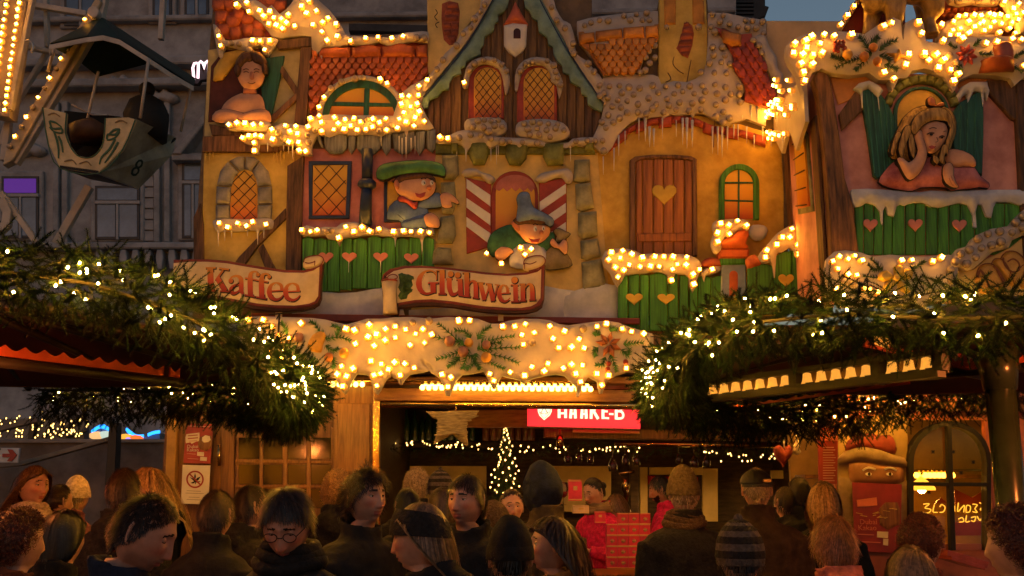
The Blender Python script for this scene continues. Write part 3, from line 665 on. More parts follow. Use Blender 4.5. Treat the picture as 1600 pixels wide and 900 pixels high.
# painted child with the sack
f2 = thing('painted_child', 'painted figure of a smiling child in blue hat leaning out over a sack', 'painted figure', U(822, 380, 8.93))
puffy('body', "285,520 300,470 340,440 400,425 430,470 500,500 540,470 580,460 570,520 500,560 430,560 330,566 300,556", 8.935, .045, m_cloth_g, f2, 20, .03, sm=2)
puffy('snow_sill', "400,520 450,500 530,520 560,590 520,618 410,615 380,590", 8.92, .03, m_snowb, C_, 10, .03, sm=2)
puffy('hand', "318,548 345,522 385,528 402,546 385,556 365,575 345,582 325,574", 8.90, .03, m_skin_p, f2, 8, .03, sm=2)
puffy('sack', "570,520 545,540 520,570 520,610 560,622 620,615 658,600 640,560 615,525 600,500", 8.925, .05, m_sack, f2, 20, .03, sm=2)
puffy('sack_neck', "575,452 600,440 630,455 650,465 630,485 610,500 585,498 590,475", 8.905, .03, m_sack, f2, 7, .03, sm=2)
puffy('hand', "560,505 572,485 588,500 600,512 618,490 636,500 638,540 625,556 600,530 578,525", 8.87, .03, m_skin_p, f2, 7, .04, sm=2)
hd = puffy('head', "398,418 425,400 500,405 552,420 562,455 540,490 500,510 455,500 428,468 405,445", 8.895, .05, m_skin_p, f2, 16, .04, sm=2)
puffy('ear', "392,412 418,405 432,425 430,455 412,446 398,432", 8.88, .025, m_skin_d, hd, 5, .03, sm=2)
puffy('hair', "400,405 440,385 520,398 562,412 566,432 540,424 500,422 450,420 420,424", 8.85, .02, m_hairb, f2, 5, .04, sm=2)
puffy('hat', "412,400 420,340 414,310 428,286 452,280 470,290 476,320 490,350 530,370 570,395 577,418 560,432 530,415 480,408 440,415 415,420", 8.845, .05, m_cloth_b, f2, 16, .05, sm=2)
puffy('nose', [(660+x/2.8118, 200+y/2.8118) for x, y in ellipse(522, 458, 10, 9)], 8.846, .02, m_skin_d, hd, 4, .03)
flat('mouth', "464,482 490,490 520,484 508,503 480,504", 8.842, .006, m_cloth_r, hd, .4)
flat('eye', [(660+x/2.8118, 200+y/2.8118) for x, y in ellipse(496, 442, 8, 12)], 8.842, .006, m_wht, hd, .3)
flat('eye', [(660+x/2.8118, 200+y/2.8118) for x, y in ellipse(532, 440, 7, 11)], 8.844, .006, m_wht, hd, .3)
strokes('face_line', ["486,425 497,421 506,426", "524,424 534,421 542,426", "498,440 500,450", "532,438 534,448"], 8.834, .004, m_ink, hd, 1.3, .1)
bulbs("281,554 346,596 431,527 478,534 450,560", 8.87, C_)
# snow painted along the foot
puffy('snow_bank', "-60,880 -60,800 100,790 360,790 520,690 600,706 700,720 800,712 860,680 870,880", 8.948, .03, m_snowb, C_, 30, .03)

# ---------------------------------------------------------------- D: ochre house with the heart door
D_ = thing('painted_house', 'ochre painted house front with heart door, green arched window and unlit snow roof', 'stall front', zbase(1060))
T(900, 0, 3.0)
flat('backing_board', "0,85 380,45 400,-60 610,-60 620,55 890,95 890,380 1000,380 1000,900 990,1500 70,1500 70,700 0,600", Y0+.006, .05, m_back, D_)
T(900, 0, 3.0)
flat('wall', "70,640 160,600 420,520 700,560 895,620 960,640 975,900 975,1480 130,1480 110,1000", 8.993, .02, m_yel2, D_)
flat('gable_end', "893,96 1290,98 1290,330 1000,470 893,520", 8.99, .02, M('peach board', (.60, .42, .22), .6, .2, 3, .05), D_)
cm = flat('chimney', "390,-60 606,-60 616,110 616,400 386,400", 8.962, .04, m_yel, D_)
flat('chimney_pot', "412,-60 470,-60 468,112 416,112", 8.945, .03, M('amber pot paint', (.50, .22, .03), .6, .4, 4, .2), cm, 2)
flat('chimney_pot', "545,-60 600,-60 604,110 548,112", 8.945, .03, MATS['amber pot paint'], cm, 2)
pp = puffy('bare_patch', "518,100 545,120 553,160 545,215 525,272 495,258 470,225 490,190 500,130", 8.956, .006, m_brick, D_, 5)
for P in ("500,130 540,125 545,150 498,152", "492,158 545,156 548,180 486,184", "484,190 545,186 544,208 478,212", "478,218 540,214 532,238 484,240", "492,244 530,242 522,264 500,260", "506,106 528,104 536,120 504,124"):
    puffy('brick', P, 8.95, .012, m_brick, D_, 4, .01)
strokes('crack', ["460,265 455,300 480,330 505,345", "430,340 445,370 420,385", "540,280 530,330 520,385", "650,520 648,600 645,690"], 8.955, .004, m_woodd, cm, 1.2, .1)
# snow roof
s4 = puffy('snow_roof', "5,160 5,100 60,85 160,70 260,60 360,50 384,52 386,110 380,200 350,230 320,275 300,330 260,348 180,345 130,360 95,300 40,230 15,200", 8.94, .045, m_snowg, D_, 6, .05)
bulbs("110,95 225,75 283,67 331,60 70,107 150,98 255,95 310,95 345,95 370,215 340,240 370,270 325,270 345,298 300,340 325,330 85,335 60,300 40,120", 8.893, s4, False)
flat('roof_board', "14,150 384,115 384,190 360,215 330,250 300,300 290,340 220,350 130,345 90,300 60,240 15,205", 8.945, .03, m_tilo, D_) if False else None
rb = flat('roof_board', "12,148 386,112 386,186 345,222 318,270 298,328 255,348 180,345 130,352 92,300 60,240 16,205", 8.895, .02, m_tilo, D_)
for P in ("15,158 86,150 88,196 18,206", "92,146 216,132 218,184 94,194", "222,130 320,122 322,178 222,184", "326,122 386,118 386,172 326,178"):
    puffy('ridge_tile', P, 8.88, .035, m_tilo, D_, 6, .02)
_in2 = inpoly("30,205 386,185 340,225 316,270 296,325 250,340 140,345 100,295 70,245")
scale_tiles(_in2, 908, 1030, 66, 114, 12.2, 14, 8.885, m_tilo, D_)
s5 = puffy('snow_roof', "100,390 130,365 200,345 300,350 360,350 386,360 400,395 460,380 520,385 560,370 600,340 612,290 620,200 620,60 700,60 780,78 890,95 893,210 862,215 840,190 825,190 820,170 770,170 690,130 660,140 680,170 700,220 735,250 745,330 790,380 795,420 770,460 800,480 890,510 890,590 800,556 770,566 740,572 715,588 700,588 650,560 600,530 560,530 548,556 535,535 480,540 440,535 412,556 400,545 330,553 310,550 260,572 240,588 200,632 170,690 140,720 120,715 80,680 75,655 100,600 118,560 130,500", 8.93, .045, m_snow, D_, 7, .05)
bulbs("640,67 690,72 675,102 632,127 720,112 760,127 795,95 828,98 875,102 805,130 845,132 880,157 650,150 575,128 425,128 640,222 685,222 645,258 698,262 625,297 680,292 720,300 648,342 705,345 585,338 110,400 157,405 203,402 248,410 298,415 359,402 420,405 478,400 533,405 590,402 650,397 700,410 765,405 128,438 215,437 270,445 385,435 460,440 500,430 553,440 605,430 150,460 195,470 240,475 340,462 425,465 485,482 545,485 590,470 660,440 725,442 765,445 770,480 700,470 655,492 170,500 210,505 290,490 375,490 435,495 360,510 290,527 330,535 240,530 150,540 205,555 175,575 120,573 140,600 410,528 470,515 530,520 585,515 690,525 655,547 720,555 690,575 90,660 125,660 130,708", 8.883, s5, False)
tr = flat('tile_patch', "650,125 690,135 770,160 825,155 830,190 850,250 890,330 945,440 925,505 880,500 790,470 795,420 790,385 745,330 735,255 700,190", 8.88, .03, m_tild, D_)
puffy('ridge_tile', "682,140 775,158 775,212 735,215 690,195", 8.855, .04, m_tilo, D_, 7, .02)
_in3 = inpoly("745,225 835,200 890,330 940,440 920,495 880,490 800,462 792,390 750,330")
scale_tiles(_in3, 1145, 1220, 72, 166, 13.5, 17, 8.868, m_tild, D_, slant=-.35)
s6 = puffy('snow_gable', "830,190 862,160 890,170 905,215 940,265 945,320 970,345 968,380 945,420 900,330 860,255", 8.90, .04, m_snowg, D_, 6, .05, sm=2)
bulbs("830,190 858,215 870,250", 8.855, s6, False)
# red brick arch along the eaves
AB = smooth_loop([(155, 660), (240, 600), (330, 560), (450, 545), (545, 550), (650, 590), (760, 605), (890, 640)], 6, False)
AB = [(900+x/3, y/3) for x, y in AB]
n_ = 14; L_ = len(AB)
for i in range(n_):
    a, b_ = int(i*(L_-1)/n_), int((i+1)*(L_-1)/n_)
    sg = AB[a:b_+1]; h_ = (46 if i % 2 else 30)/3 if i > 1 else 50/3
    P = [(x+.4, y) for x, y in sg]+[(x-.4, y+h_) for x, y in sg[::-1]]
    puffy('arch_brick', P, 8.955, .025, m_brickr, D_, 4, .03)
drips([(900+x/3, y/3, l, w) for x, y, l, w in ((295, 560, 32, 4), (325, 555, 36, 8), (345, 600, 30, 7), (365, 610, 26, 6), (405, 560, 30, 4), (500, 560, 40, 6), (520, 560, 45, 8), (545, 570, 40, 7), (640, 600, 40, 5), (665, 600, 42, 6), (685, 600, 46, 6), (710, 600, 34, 5), (200, 640, 30, 5), (178, 700, 34, 4), (128, 740, 26, 3), (740, 590, 20, 4), (760, 590, 24, 4), (800, 600, 24, 4), (780, 500, 22, 6), (820, 500, 24, 6), (850, 505, 26, 6), (835, 640, 18, 4), (875, 600, 20, 4), (470, 570, 24, 3), (230, 620, 20, 3))], 8.92, D_)
# door
T(920, 220, 2.8125)
dr = thing('painted_door', 'red brown plank door with a yellow heart set in ochre wall', 'door', U(1036, 395, 8.96))
b = MB()
P = "180,500 180,85 205,68 280,60 380,60 450,66 476,80 478,505 458,505 456,88 420,78 330,74 240,78 206,92 204,505"
b.prism(P, 8.935, .05, 1.2); b.build('frame', m_wood, dr)
ex = [206, 236, 284, 328, 372, 420, 456]
for i in range(6): flat('plank', f"{ex[i]+2},{86-3*min(i,5-i)} {ex[i+1]-2},{86-3*min(i,5-i)} {ex[i+1]-2},505 {ex[i]+2},505", 8.955+.003*(i % 2), .02, m_door, dr, .8)
flat('batten', "216,408 450,402 452,440 218,444", 8.94, .02, m_door, dr, 1)
flat('heart', heart(920+332/2.8125, 220+230/2.8125, 110/2.8125, 92/2.8125), 8.945, .02, m_hearty, dr, 1)
aw = thing('arched_window', 'small green arched window with four yellow panes beside the heart door', 'window', U(1156, 340, 8.96))
b = MB(); f = lambda v: 920+v/2.8125
b.prism(arch(f(574), f(750), 220+100/2.8125, 220+345/2.8125)+arch(f(598), f(724), 220+125/2.8125, 220+345/2.8125)[::-1], 8.945, .04, 1.0); b.build('frame', m_green, aw)
flat('pane', arch(f(596), f(726), 220+122/2.8125, 220+342/2.8125), 8.965, .012, m_pane, aw, .3)
for P in ("656,124 663,124 663,340 655,340", "598,180 722,180 722,187 598,187", "598,258 722,262 722,268 598,264"): flat('glazing_bar', P, 8.955-.002*len(P)/60, .012, m_greend, aw, .3)
puffy('snow_sill', "705,395 720,370 770,372 786,395 770,430 735,438 712,420", 8.95, .03, m_snowb, D_, 8, .03, sm=2)
# fences with lit snow
def gfence(P_list, hearts, hm, Y):
    for i, P in enumerate(P_list): flat('fence_board', P, Y+.004*(i % 2), .035, m_green, D_, 1.0)
    for x, y, w, h_ in hearts: flat('heart', heart(920+x/2.8125, 220+y/2.8125, w/2.8125, h_/2.8125), Y-.012, .012, hm, D_, .8)
gfence(["130,640 150,600 172,588 172,840 128,830", "176,592 222,585 222,836 176,838", "226,588 264,590 264,834 226,836", "268,590 300,578 346,580 346,834 268,834", "350,590 390,584 396,834 350,834", "400,590 436,595 440,834 400,834", "444,600 478,640 478,834 444,834", "482,600 500,590 535,600 535,834 482,834", "539,600 585,590 590,834 539,834"], [(200, 692, 76, 54), (340, 692, 78, 50)], m_hearty, 8.85)
sl1 = puffy('snow_fence', "58,515 72,485 110,474 160,472 200,482 232,498 290,494 350,496 400,498 440,502 480,520 496,545 492,570 478,600 470,640 456,668 445,640 440,600 420,585 380,582 368,625 350,625 345,590 320,578 280,572 250,582 200,585 160,590 145,620 128,640 112,620 95,580 68,550", 8.82, .04, m_snow, D_, 7, .05)
bulbs("98,492 149,484 187,501 83,526 140,519 115,556 153,568 126,600 175,546 234,516 287,510 329,510 368,512 431,514 222,554 269,556 308,552 388,544 427,550 367,568 483,566 454,590 361,614 461,632", 8.775, sl1)
sl2 = puffy('snow_fence', "496,575 530,556 575,552 580,570 545,586 515,592 508,620 500,600", 8.835, .03, m_snow, D_, 6, .04, sm=2); bulbs("542,566", 8.80, sl2)
puffy('roof_tile', "498,530 530,512 575,520 592,545 560,556 500,552", 8.84, .03, m_tilr, D_, 7, .03, sm=2)
# toy house on the fence
ty = thing('toy_house', 'little toy house with orange chimney roof and blue wall under glowing snow between fences', 'toy house', U(1145, 445, 8.8))
flat('wall', "585,540 690,540 694,680 582,680", 8.82, .10, M('toy blue paint', (.22, .28, .38), .6, .3, 5, .1), ty, 1.5)
flat('door', arch(f(618), f(656), 220+570/2.8125, 220+680/2.8125, 10), 8.81, .03, M('toy orange paint', (.48, .10, .02), .6, .35, 5, .15), ty, 1.2)
flat('eaves', "576,514 702,514 698,542 580,544", 8.80, .12, m_green, ty, 2)
flat('roof', "570,472 708,472 704,516 574,516", 8.79, .13, MATS['toy orange paint'], ty, 3)
puffy('dome', "582,472 580,440 620,420 650,395 690,390 704,415 690,450 700,472", 8.80, .05, MATS['toy orange paint'], ty, 12, .06, sm=2)
sl3 = puffy('snow_cap', "545,370 560,350 610,346 660,342 700,352 710,375 695,395 660,392 630,420 600,425 585,450 580,480 562,494 545,475 538,440 552,405", 8.785, .035, m_snow, ty, 7, .06, sm=2)
bulbs("577,364 651,354 614,373 691,375 564,405 617,410 562,447", 8.745, sl3)
# rising fence on the right
gfence(["700,560 730,545 770,540 812,550 812,760 700,760", "816,510 850,490 890,482 890,760 816,760", "894,480 935,470 935,760 894,760", "939,440 985,425 985,760 939,760", "989,410 1030,395 1030,760 989,760", "1034,400 1075,390 1075,760 1034,760"], [(1005, 545, 70, 90), (868, 610, 70, 60)], m_hearty, 8.74)
puffy('roof_tile', "690,520 730,500 760,540 730,552 700,560", 8.73, .03, m_tilr, D_, 7, .03, sm=2)
puffy('roof_tile', "1000,395 1062,360 1066,385 1010,420", 8.71, .03, m_tilr, D_, 6, .03, sm=2)
sl4 = puffy('snow_fence', "745,520 760,485 800,440 830,405 880,375 920,362 955,352 990,325 1030,304 1062,302 1064,345 1040,365 1000,390 992,430 965,440 940,450 935,505 920,520 900,480 880,470 850,490 825,500 818,600 810,560 800,530 770,540", 8.71, .04, m_snow, D_, 7, .05, sm=2)
bulbs("1040,319 1012,346 984,369 957,390 925,378 982,418 927,422 891,388 882,426 846,424 825,458 918,459 919,500 780,481 776,516", 8.665, sl4)
puffy('snow_bank', "-130,900 -130,680 0,640 40,620 130,640 130,900", 8.94, .03, m_snowb, D_, 20, .03)
# ================================================================ corner booth on the right
YB = 7.4
E_ = thing('corner_booth', 'pink painted corner booth with dark timbers, girl at window and glowing snow roof', 'stall front', (3.0, YB, 0))
T(1180, 0, 2.812)
flat('wall', "310,320 1300,330 1300,1330 350,1330 340,900", YB, .06, M('booth pink paint', (.64, .26, .22), .7, .35, 3, .15, col2=(.70, .34, .28)), E_)
flat('timber', "255,345 272,310 310,318 330,340 345,420 372,600 395,780 430,900 455,1100 455,1310 345,1310 325,900 300,600 280,430", YB-.05, .09, M('booth timber paint', (.13, .06, .022), .6, .6, 5, .5, (5, 5, .6), col2=(.26, .12, .04)), E_, 2)
flat('plaster', "328,325 540,335 470,420 365,460 345,400", YB-.012, .02, M('booth apricot paint', (.52, .22, .06), .7, .3, 4, .1), E_)
flat('timber', "445,395 480,430 478,480 385,570 370,500", YB-.04, .05, m_woodd, E_, 2)
flat('timber', "1020,350 1140,350 1181,420 1181,540 1130,520 1030,410", YB-.04, .05, m_woodd, E_, 2)
flat('timber', "1145,350 1240,350 1240,1330 1190,1330 1165,800 1150,520", YB-.05, .06, m_woodd, E_, 2)
flat('plaster', "880,340 1020,340 1030,380 900,400", YB-.011, .02, MATS['booth apricot paint'], E_)
# window
gw = thing('booth_window', 'yellow arched booth window framed in stone between dark green shutters', 'window', U(1445, 200, YB-.03))
T(1330, 130, 5.0)
flat('pane', arch(1330+345/5, 1330+760/5, 130+30/5, 130+600/5, 16), YB-.025, .02, m_paney, gw)
b = MB(); b.prism(arch(1330+335/5, 1330+770/5, 130+22/5, 130+600/5, 16)+arch(1330+362/5, 1330+745/5, 130+44/5, 130+600/5, 16)[::-1], YB-.045, .03, .8); b.build('frame', m_greend, gw)
stonering(1330+552/5, 130+215/5, 47, 43, 60, 56, 170, 10, 11, YB-.035, .03, m_moss, gw, 'voussoir')
for nm, P, xs in (('shutter', "75,70 150,35 230,80 290,160 335,260 345,600 210,745 180,720 130,380", [(120, 80, 185, 700), (165, 55, 225, 730), (215, 80, 270, 720), (265, 130, 310, 680), (305, 200, 335, 620)]), ('shutter', "800,220 850,150 920,110 1000,60 1035,60 1035,400 1025,720 960,680 800,500", [(860, 160, 850, 560), (915, 130, 905, 640), (975, 90, 965, 680)])):
    s_ = flat(nm, P, YB-.05, .04, m_greend, gw, 1)
    strokes('groove', [[(1330+a/5, 130+b_/5), (1330+c/5, 130+d/5)] for a, b_, c, d in xs], YB-.055, .006, M('green highlight paint', (.03, .16, .10), .5, .4, 6, .1), s_, 1.4, .2)
puffy('snow_cap', "20,40 60,0 140,-20 220,20 250,60 215,110 222,215 208,110 130,35 90,60 90,190 78,80 50,60", YB-.06, .03, m_snowb, E_, 5, .03)
puffy('snow_cap', "820,100 860,30 930,-10 1060,-10 1080,60 1062,130 1040,60 1030,180 1015,70 960,60 912,150 905,80 870,100 840,150", YB-.06, .03, m_snowb, E_, 5, .03)
# girl
gl = thing('painted_girl', 'painted figure of a golden haired girl in rose dress resting her cheek on one hand', 'painted figure', U(1455, 285, YB-.06))
puffy('dress', "215,770 260,690 320,625 380,600 440,640 560,600 640,570 720,620 800,650 900,650 960,655 1010,730 1075,780 1070,820 1000,810 930,825 840,830 780,840 740,815 640,810 540,815 480,840 400,835 300,815", YB-.06, .05, m_rose, gl, 14, .03, sm=2)
puffy('hair_back', "290,530 320,440 370,350 410,270 480,205 560,178 640,172 730,185 790,225 820,300 815,400 790,470 760,560 730,640 680,630 640,580 590,540 520,590 470,610 400,600 320,590", YB-.07, .06, m_hairg, gl, 12, .04, lump=.04, sm=2)
puffy('upper_arm', "750,530 800,515 880,530 950,570 975,620 960,655 880,650 800,660 760,640 730,590", YB-.085, .04, m_skin_p, gl, 8, .03, sm=2)
puffy('forearm', "725,640 770,620 800,660 800,720 820,780 840,810 800,815 740,780 715,710", YB-.12, .03, m_skin_p, gl, 7, .04, sm=2)
strokes('finger_line', ["780,720 800,770 825,800", "765,740 785,785 800,800"], YB-.153, .004, m_skin_d, gl, .6, .1)
hd = puffy('face', "540,370 560,320 620,295 700,300 750,330 752,400 735,450 700,500 660,540 620,550 585,530 560,480 540,430", YB-.12, .055, m_skin_p, gl, 12, .04, sm=2)
puffy('forearm', "490,390 520,370 550,372 565,440 590,520 590,580 560,660 520,720 460,756 420,720 380,640 360,590 400,580 450,620 500,580 520,520 500,450", YB-.14, .035, m_skin_p, gl, 8, .06, sm=2)
puffy('fringe', "480,300 520,240 600,200 690,190 760,225 790,290 775,350 750,300 700,290 640,290 590,310 550,340 520,380 490,400 470,360", YB-.165, .018, m_hairg, gl, 6, .06, lump=.05, sm=2)
for P in ("360,380 330,450 310,540 330,560 350,480 390,400", "430,330 390,420 370,520 400,590 420,500 450,420 480,350", "470,380 450,450 460,530 490,590 500,520 490,440", "790,300 800,380 770,470 750,560 735,480 760,400", "720,480 700,540 690,600 720,630 730,560 760,500", "650,560 640,600 670,630 690,600"):
    puffy('lock', P, YB-.15, .010, m_hairg, gl, 4, .05, sm=2)
puffy('bow', "598,150 600,115 630,108 655,130 660,170 690,150 720,150 725,175 680,180 640,178 610,170", YB-.175, .02, M('painted orange ribbon', (.62, .20, .06), .5, .2), gl, 4, .04, sm=2)
strokes('face_line', [("592,398 620,386 650,390", 2.0), ("690,420 712,410 730,418", 2.0), ("610,356 640,345 668,352", .9), ("722,376 745,372", .9), ("668,420 680,450 660,460", .5)], YB-.183, .006, m_hairb, hd, 1.2, .1)
for x, y, r in ((628, 398, 12), (712, 424, 9)): flat('iris', [(1330+a/5, 130+b_/5) for a, b_ in ellipse(x, y, r, r*.8)], YB-.182, .006, m_ink, hd, .1)
flat('mouth', "608,492 630,485 650,492 664,490 655,506 635,514 618,508", YB-.182, .006, M('painted lips', (.42, .07, .05), .5, .2), hd, .2)
# snow shelf and green boards
T(1290, 280, 4.5)
ex = [200, 268, 340, 405, 470, 560, 632, 705, 790, 868, 950, 1050, 1160, 1260, 1395, 1500]
for i in range(15): flat('fence_board', f"{ex[i]+4},{170} {ex[i+1]-3},{170} {ex[i+1]-3},{530} {ex[i]+4+20*(i==0)},{530}", YB-.02+.004*(i % 2), .03, m_green, E_, .9)
for x, y in ((318, 316), (633, 316), (944, 320)): flat('heart', heart(1290+x/4.5, 280+y/4.5, 104/4.5, 92/4.5), YB-.035, .015, m_heart, E_, .9)
puffy('snow_shelf', "178,100 185,72 300,66 500,80 660,92 740,80 850,85 1000,80 1200,74 1500,74 1500,200 1395,190 1300,160 1200,160 1180,200 1165,270 1130,260 1100,180 1070,175 1055,230 1062,340 1040,335 1035,250 1000,180 940,165 880,180 800,198 740,190 690,165 640,160 580,172 560,185 530,175 500,190 480,260 440,250 425,185 405,220 400,320 390,300 385,230 350,180 290,162 250,190 210,195 190,170", YB-.04, .04, m_snowb, E_, 6, .04)
# lit snow along the foot, bow, studs
s7 = puffy('snow_foot', "0,620 10,560 60,510 140,500 250,515 330,545 450,530 560,540 700,545 860,530 900,540 890,600 870,700 850,830 700,900 100,900 20,800", YB-.05, .045, m_snow, E_, 8, .05)
bulbs("92,548 42,582 150,568 200,540 245,577 77,632 150,668 218,678 530,577 597,571 748,579 805,556 265,770 310,775 360,800 60,770", YB-.10, s7, me=me_small); bulbs("25,675 130,720 190,735", YB-.096, s7, False, me=None)
T(1290, 280, 4.5)
bw = thing('ribbon_bow', 'golden ribbon bow with fir tips on the snow board', 'bow', U(1395, 425, YB-.1))
m_gold = M('golden ribbon paint', (.55, .33, .03), .4, .4, 6, .2, col2=(.65, .45, .08))
for P in ("480,690 430,640 380,660 370,700 420,720", "490,690 480,620 520,600 550,640 520,690", "520,690 560,630 610,640 610,690 570,710", "480,700 420,730 400,790 440,800 490,740", "510,700 560,740 600,790 560,800 510,760"): puffy('ribbon_loop', P, YB-.11, .03, m_gold, bw, 5, .03, sm=2)
puffy('ribbon_knot', "475,670 520,670 530,710 490,725 470,705", YB-.125, .03, m_gold, bw, 5, .03, sm=2)
m_needle_p = M('painted fir needles', (.025, .07, .02), .6, .5, 9, .3, col2=(.06, .14, .04))
def firtip(P, Y, parent, w=12, name='fir_tip', mat=None):
    P = smooth_loop(tp(P), 4, False); b = MB(); N = len(P)
    for i in range(N):
        a = P[max(0, i-1)]; c = P[min(N-1, i+1)]; d = (c[0]-a[0], c[1]-a[1]); l = math.hypot(*d) or 1; d = (d[0]/l, d[1]/l)
        for s_ in (-1, 1):
            for q in range(4):
                t = random.uniform(.45, 1.1)*w*(1-.5*i/N); ang = random.uniform(.6, 1.1)*s_
                e = (d[0]*math.cos(ang)-d[1]*math.sin(ang), d[0]*math.sin(ang)+d[1]*math.cos(ang))
                o_ = (P[i][0]+random.uniform(-1, 1), P[i][1]+random.uniform(-1, 1)); h_ = random.uniform(0, .03)
                p0 = U(o_[0]-e[1]*.6, o_[1]+e[0]*.6, Y); p1 = U(o_[0]+e[1]*.6, o_[1]-e[0]*.6, Y); p2 = U(o_[0]+e[0]*t, o_[1]+e[1]*t, Y)+Vector((0, -h_, 0)); p3 = (p0+p1)/2+Vector((0, .004, 0))
                b.add([p0, p1, p2, p3], [(0, 1, 2), (1, 3, 2), (3, 0, 2)])
    b.tube([U(x, y, Y) for x, y in P], .004, 5)
    return b.build(name, mat or m_needle_p, parent)
for P in ("400,640 360,600 320,560", "430,700 340,690 270,680", "600,640 660,600 690,580", "620,700 680,720 740,760", "380,620 340,640 300,600"): firtip(P, YB-.10, bw, 9)
s8 = puffy('snow_arm', "790,800 800,660 870,640 880,590 900,530 930,490 1000,470 1030,420 1070,390 1160,350 1290,330 1330,280 1395,215 1480,150 1480,420 1395,390 1310,430 1290,480 1180,510 1120,560 1040,630 990,645 935,620 925,700 910,800 870,840", YB-.07, .05, m_snowg, E_, 9, .06)
bulbs("1335,305 1310,375 1222,368 1230,440 1140,385 1165,465 1095,485 1070,420 1055,550 1010,497 990,595 950,525 915,580 880,635 885,708 1385,345 1385,265", YB-.125, s8, False)
# painted biscuit lettering board under the arm
bb = flat('cream_board', "925,640 1040,635 1130,560 1300,480 1400,400 1500,380 1500,900 900,900", YB-.035, .03, m_cream, E_)
sc = thing('painted_biscuits', 'golden painted biscuit scrolls outlined in brown on the cream board under the snow arm', 'painting', U(1560, 440, YB-.06))
m_bisc = M('golden biscuit paint', (.60, .32, .05), .5, .4, 5, .2); m_bisl = M('brown biscuit line', (.20, .06, .012), .6, .3)
for P in ("1060,680 1080,620 1120,595 1180,600 1210,650 1250,730 1260,800 1100,800 1060,740", "1180,600 1200,560 1250,570 1290,640 1320,720 1330,760 1280,720 1230,660", "1230,560 1270,510 1340,510 1395,560 1400,640 1380,700 1340,760 1280,690 1240,620", "1350,620 1420,580 1480,600 1480,740 1380,760"):
    puffy('biscuit', P, YB-.05, .025, m_bisc, sc, 6, .02, sm=2)
strokes('outline', [("1060,680 1080,620 1120,595 1180,600 1210,650 1250,730 1265,800", 1.6), ("1070,690 1090,640 1130,700 1150,760", 3.5), ("1165,600 1190,560 1250,570 1300,650 1335,760", 1.5), ("1180,610 1215,640 1260,720", 3), ("1230,560 1270,510 1340,510 1395,560 1400,640 1360,740", 1.6), ("1250,550 1260,600 1310,650 1360,640 1360,590 1320,560 1280,580", 2.6), ("1350,640 1400,600 1420,660", 1.8)], YB-.078, .005, m_bisl, sc, 1.6, .2)
# top: snow roof with lit bulbs
T(1180, 0, 2.812)
s9 = puffy('snow_roof', "138,200 160,175 220,150 300,135 420,140 480,150 540,110 610,75 640,90 650,180 660,100 700,80 740,100 750,180 800,190 860,160 1000,165 1300,160 1300,350 1180,340 1140,375 1120,345 1060,330 960,325 900,350 870,405 845,360 830,340 800,330 780,310 740,300 690,310 670,340 630,345 605,400 590,350 545,350 500,320 420,330 340,320 290,300 250,320 230,370 212,405 200,370 185,330 170,300 150,270 138,240", YB-.09, .05, m_snow, E_, 9, .08)
T(1180, 0, 2.812)
bulbs("170,195 220,180 248,162 302,153 346,160 420,157 282,193 225,212 168,238 209,242 252,246 293,236 197,283 252,286 209,321 214,358 557,120 594,102 714,101 729,148 672,243 659,288 740,240 790,240 761,267 823,267 803,302 855,308 888,328 871,360 559,322 608,348 825,180 902,175 1008,192 1128,172 1166,178 1175,290 1060,185", YB-.145, s9)
bulbs("850,245 882,275", YB-.142, s9, False)
# return side of the booth (faces left) with lit snow and window
ret = thing('wing_booth', 'narrow left side wall of the corner booth with painted window and snow eave', 'stall side', (2.35, 8.2, 0))
def S(px, py, t):  # point on the side wall: t=0 back (Y 8.95) to t=1 front (YB)
    Y = 8.95+(YB+.05-8.95)*t; x = 2.53+(2.37-2.53)*t; v = U(px, py, Y); return Vector((x, Y, v.z))
def sidepoly(name, L, dx, mat, parent):
    A = [S(0, y, t)+Vector((-dx, 0, 0)) for t, y in L]; B_ = [a+Vector((.03, 0, 0)) for a in A]; n = len(A); b = MB()
    b.add(A+B_, [tuple(range(n)), tuple(range(n, 2*n))[::-1]]+[(i, (i+1) % n, n+(i+1) % n, n+i) for i in range(n)])
    return b.build(name, mat, parent)
sidepoly('wall', [(0, 150), (1, 110), (1, 480), (0, 460)], 0, MATS['booth pink paint'], ret)
sidepoly('timber', [(0, 215), (.12, 212), (.12, 470), (0, 462)], .02, m_wood, ret)
sidepoly('timber', [(.86, 190), (1, 180), (1, 478), (.86, 475)], .02, m_woodd, ret)
sidepoly('window_surround', [(.34, 225), (.52, 190), (.74, 210), (.78, 330), (.34, 335)], .015, m_stoneg, ret)
sidepoly('pane', [(.40, 232), (.54, 202), (.69, 218), (.72, 322), (.40, 326)], .03, m_pane, ret)
b = MB()
for i in range(5):
    a, c = S(0, 226+24*i, .40), S(0, 212+27*i, .71); b.tube([a+Vector((-.045, 0, 0)), c+Vector((-.045, 0, 0))], .006, 5)
b.build('lattice', m_lead, ret)
sidepoly('eave', [(0, 175), (.5, 150), (1, 120), (1, 190), (.7, 235), (.5, 200), (.25, 240), (0, 215)], .10, m_snow, ret)
L5 = "147,350 135,375 88,460 110,448 145,440 120,470 152,437 170,440 172,475 190,480 122,505 75,500 60,490 60,515 105,585 62,580 68,608 85,590 125,590 102,610 195,587 258,465 253,397 240,352 210,505 160,595 258,475 100,500 135,455 160,460 90,485 180,400 160,380"
for x, y in tp(L5):
    t = min(.98, max(.02, (x-1199)/82)); p = S(0, y, t)
    o = bpy.data.objects.new('bulb', me_small); COL.objects.link(o); o.rotation_euler = (0, 0, -math.pi/2); 
    Y = p.y; v = U(x, y, Y); place(o, Vector((p.x-.14, Y, v.z)), ret)
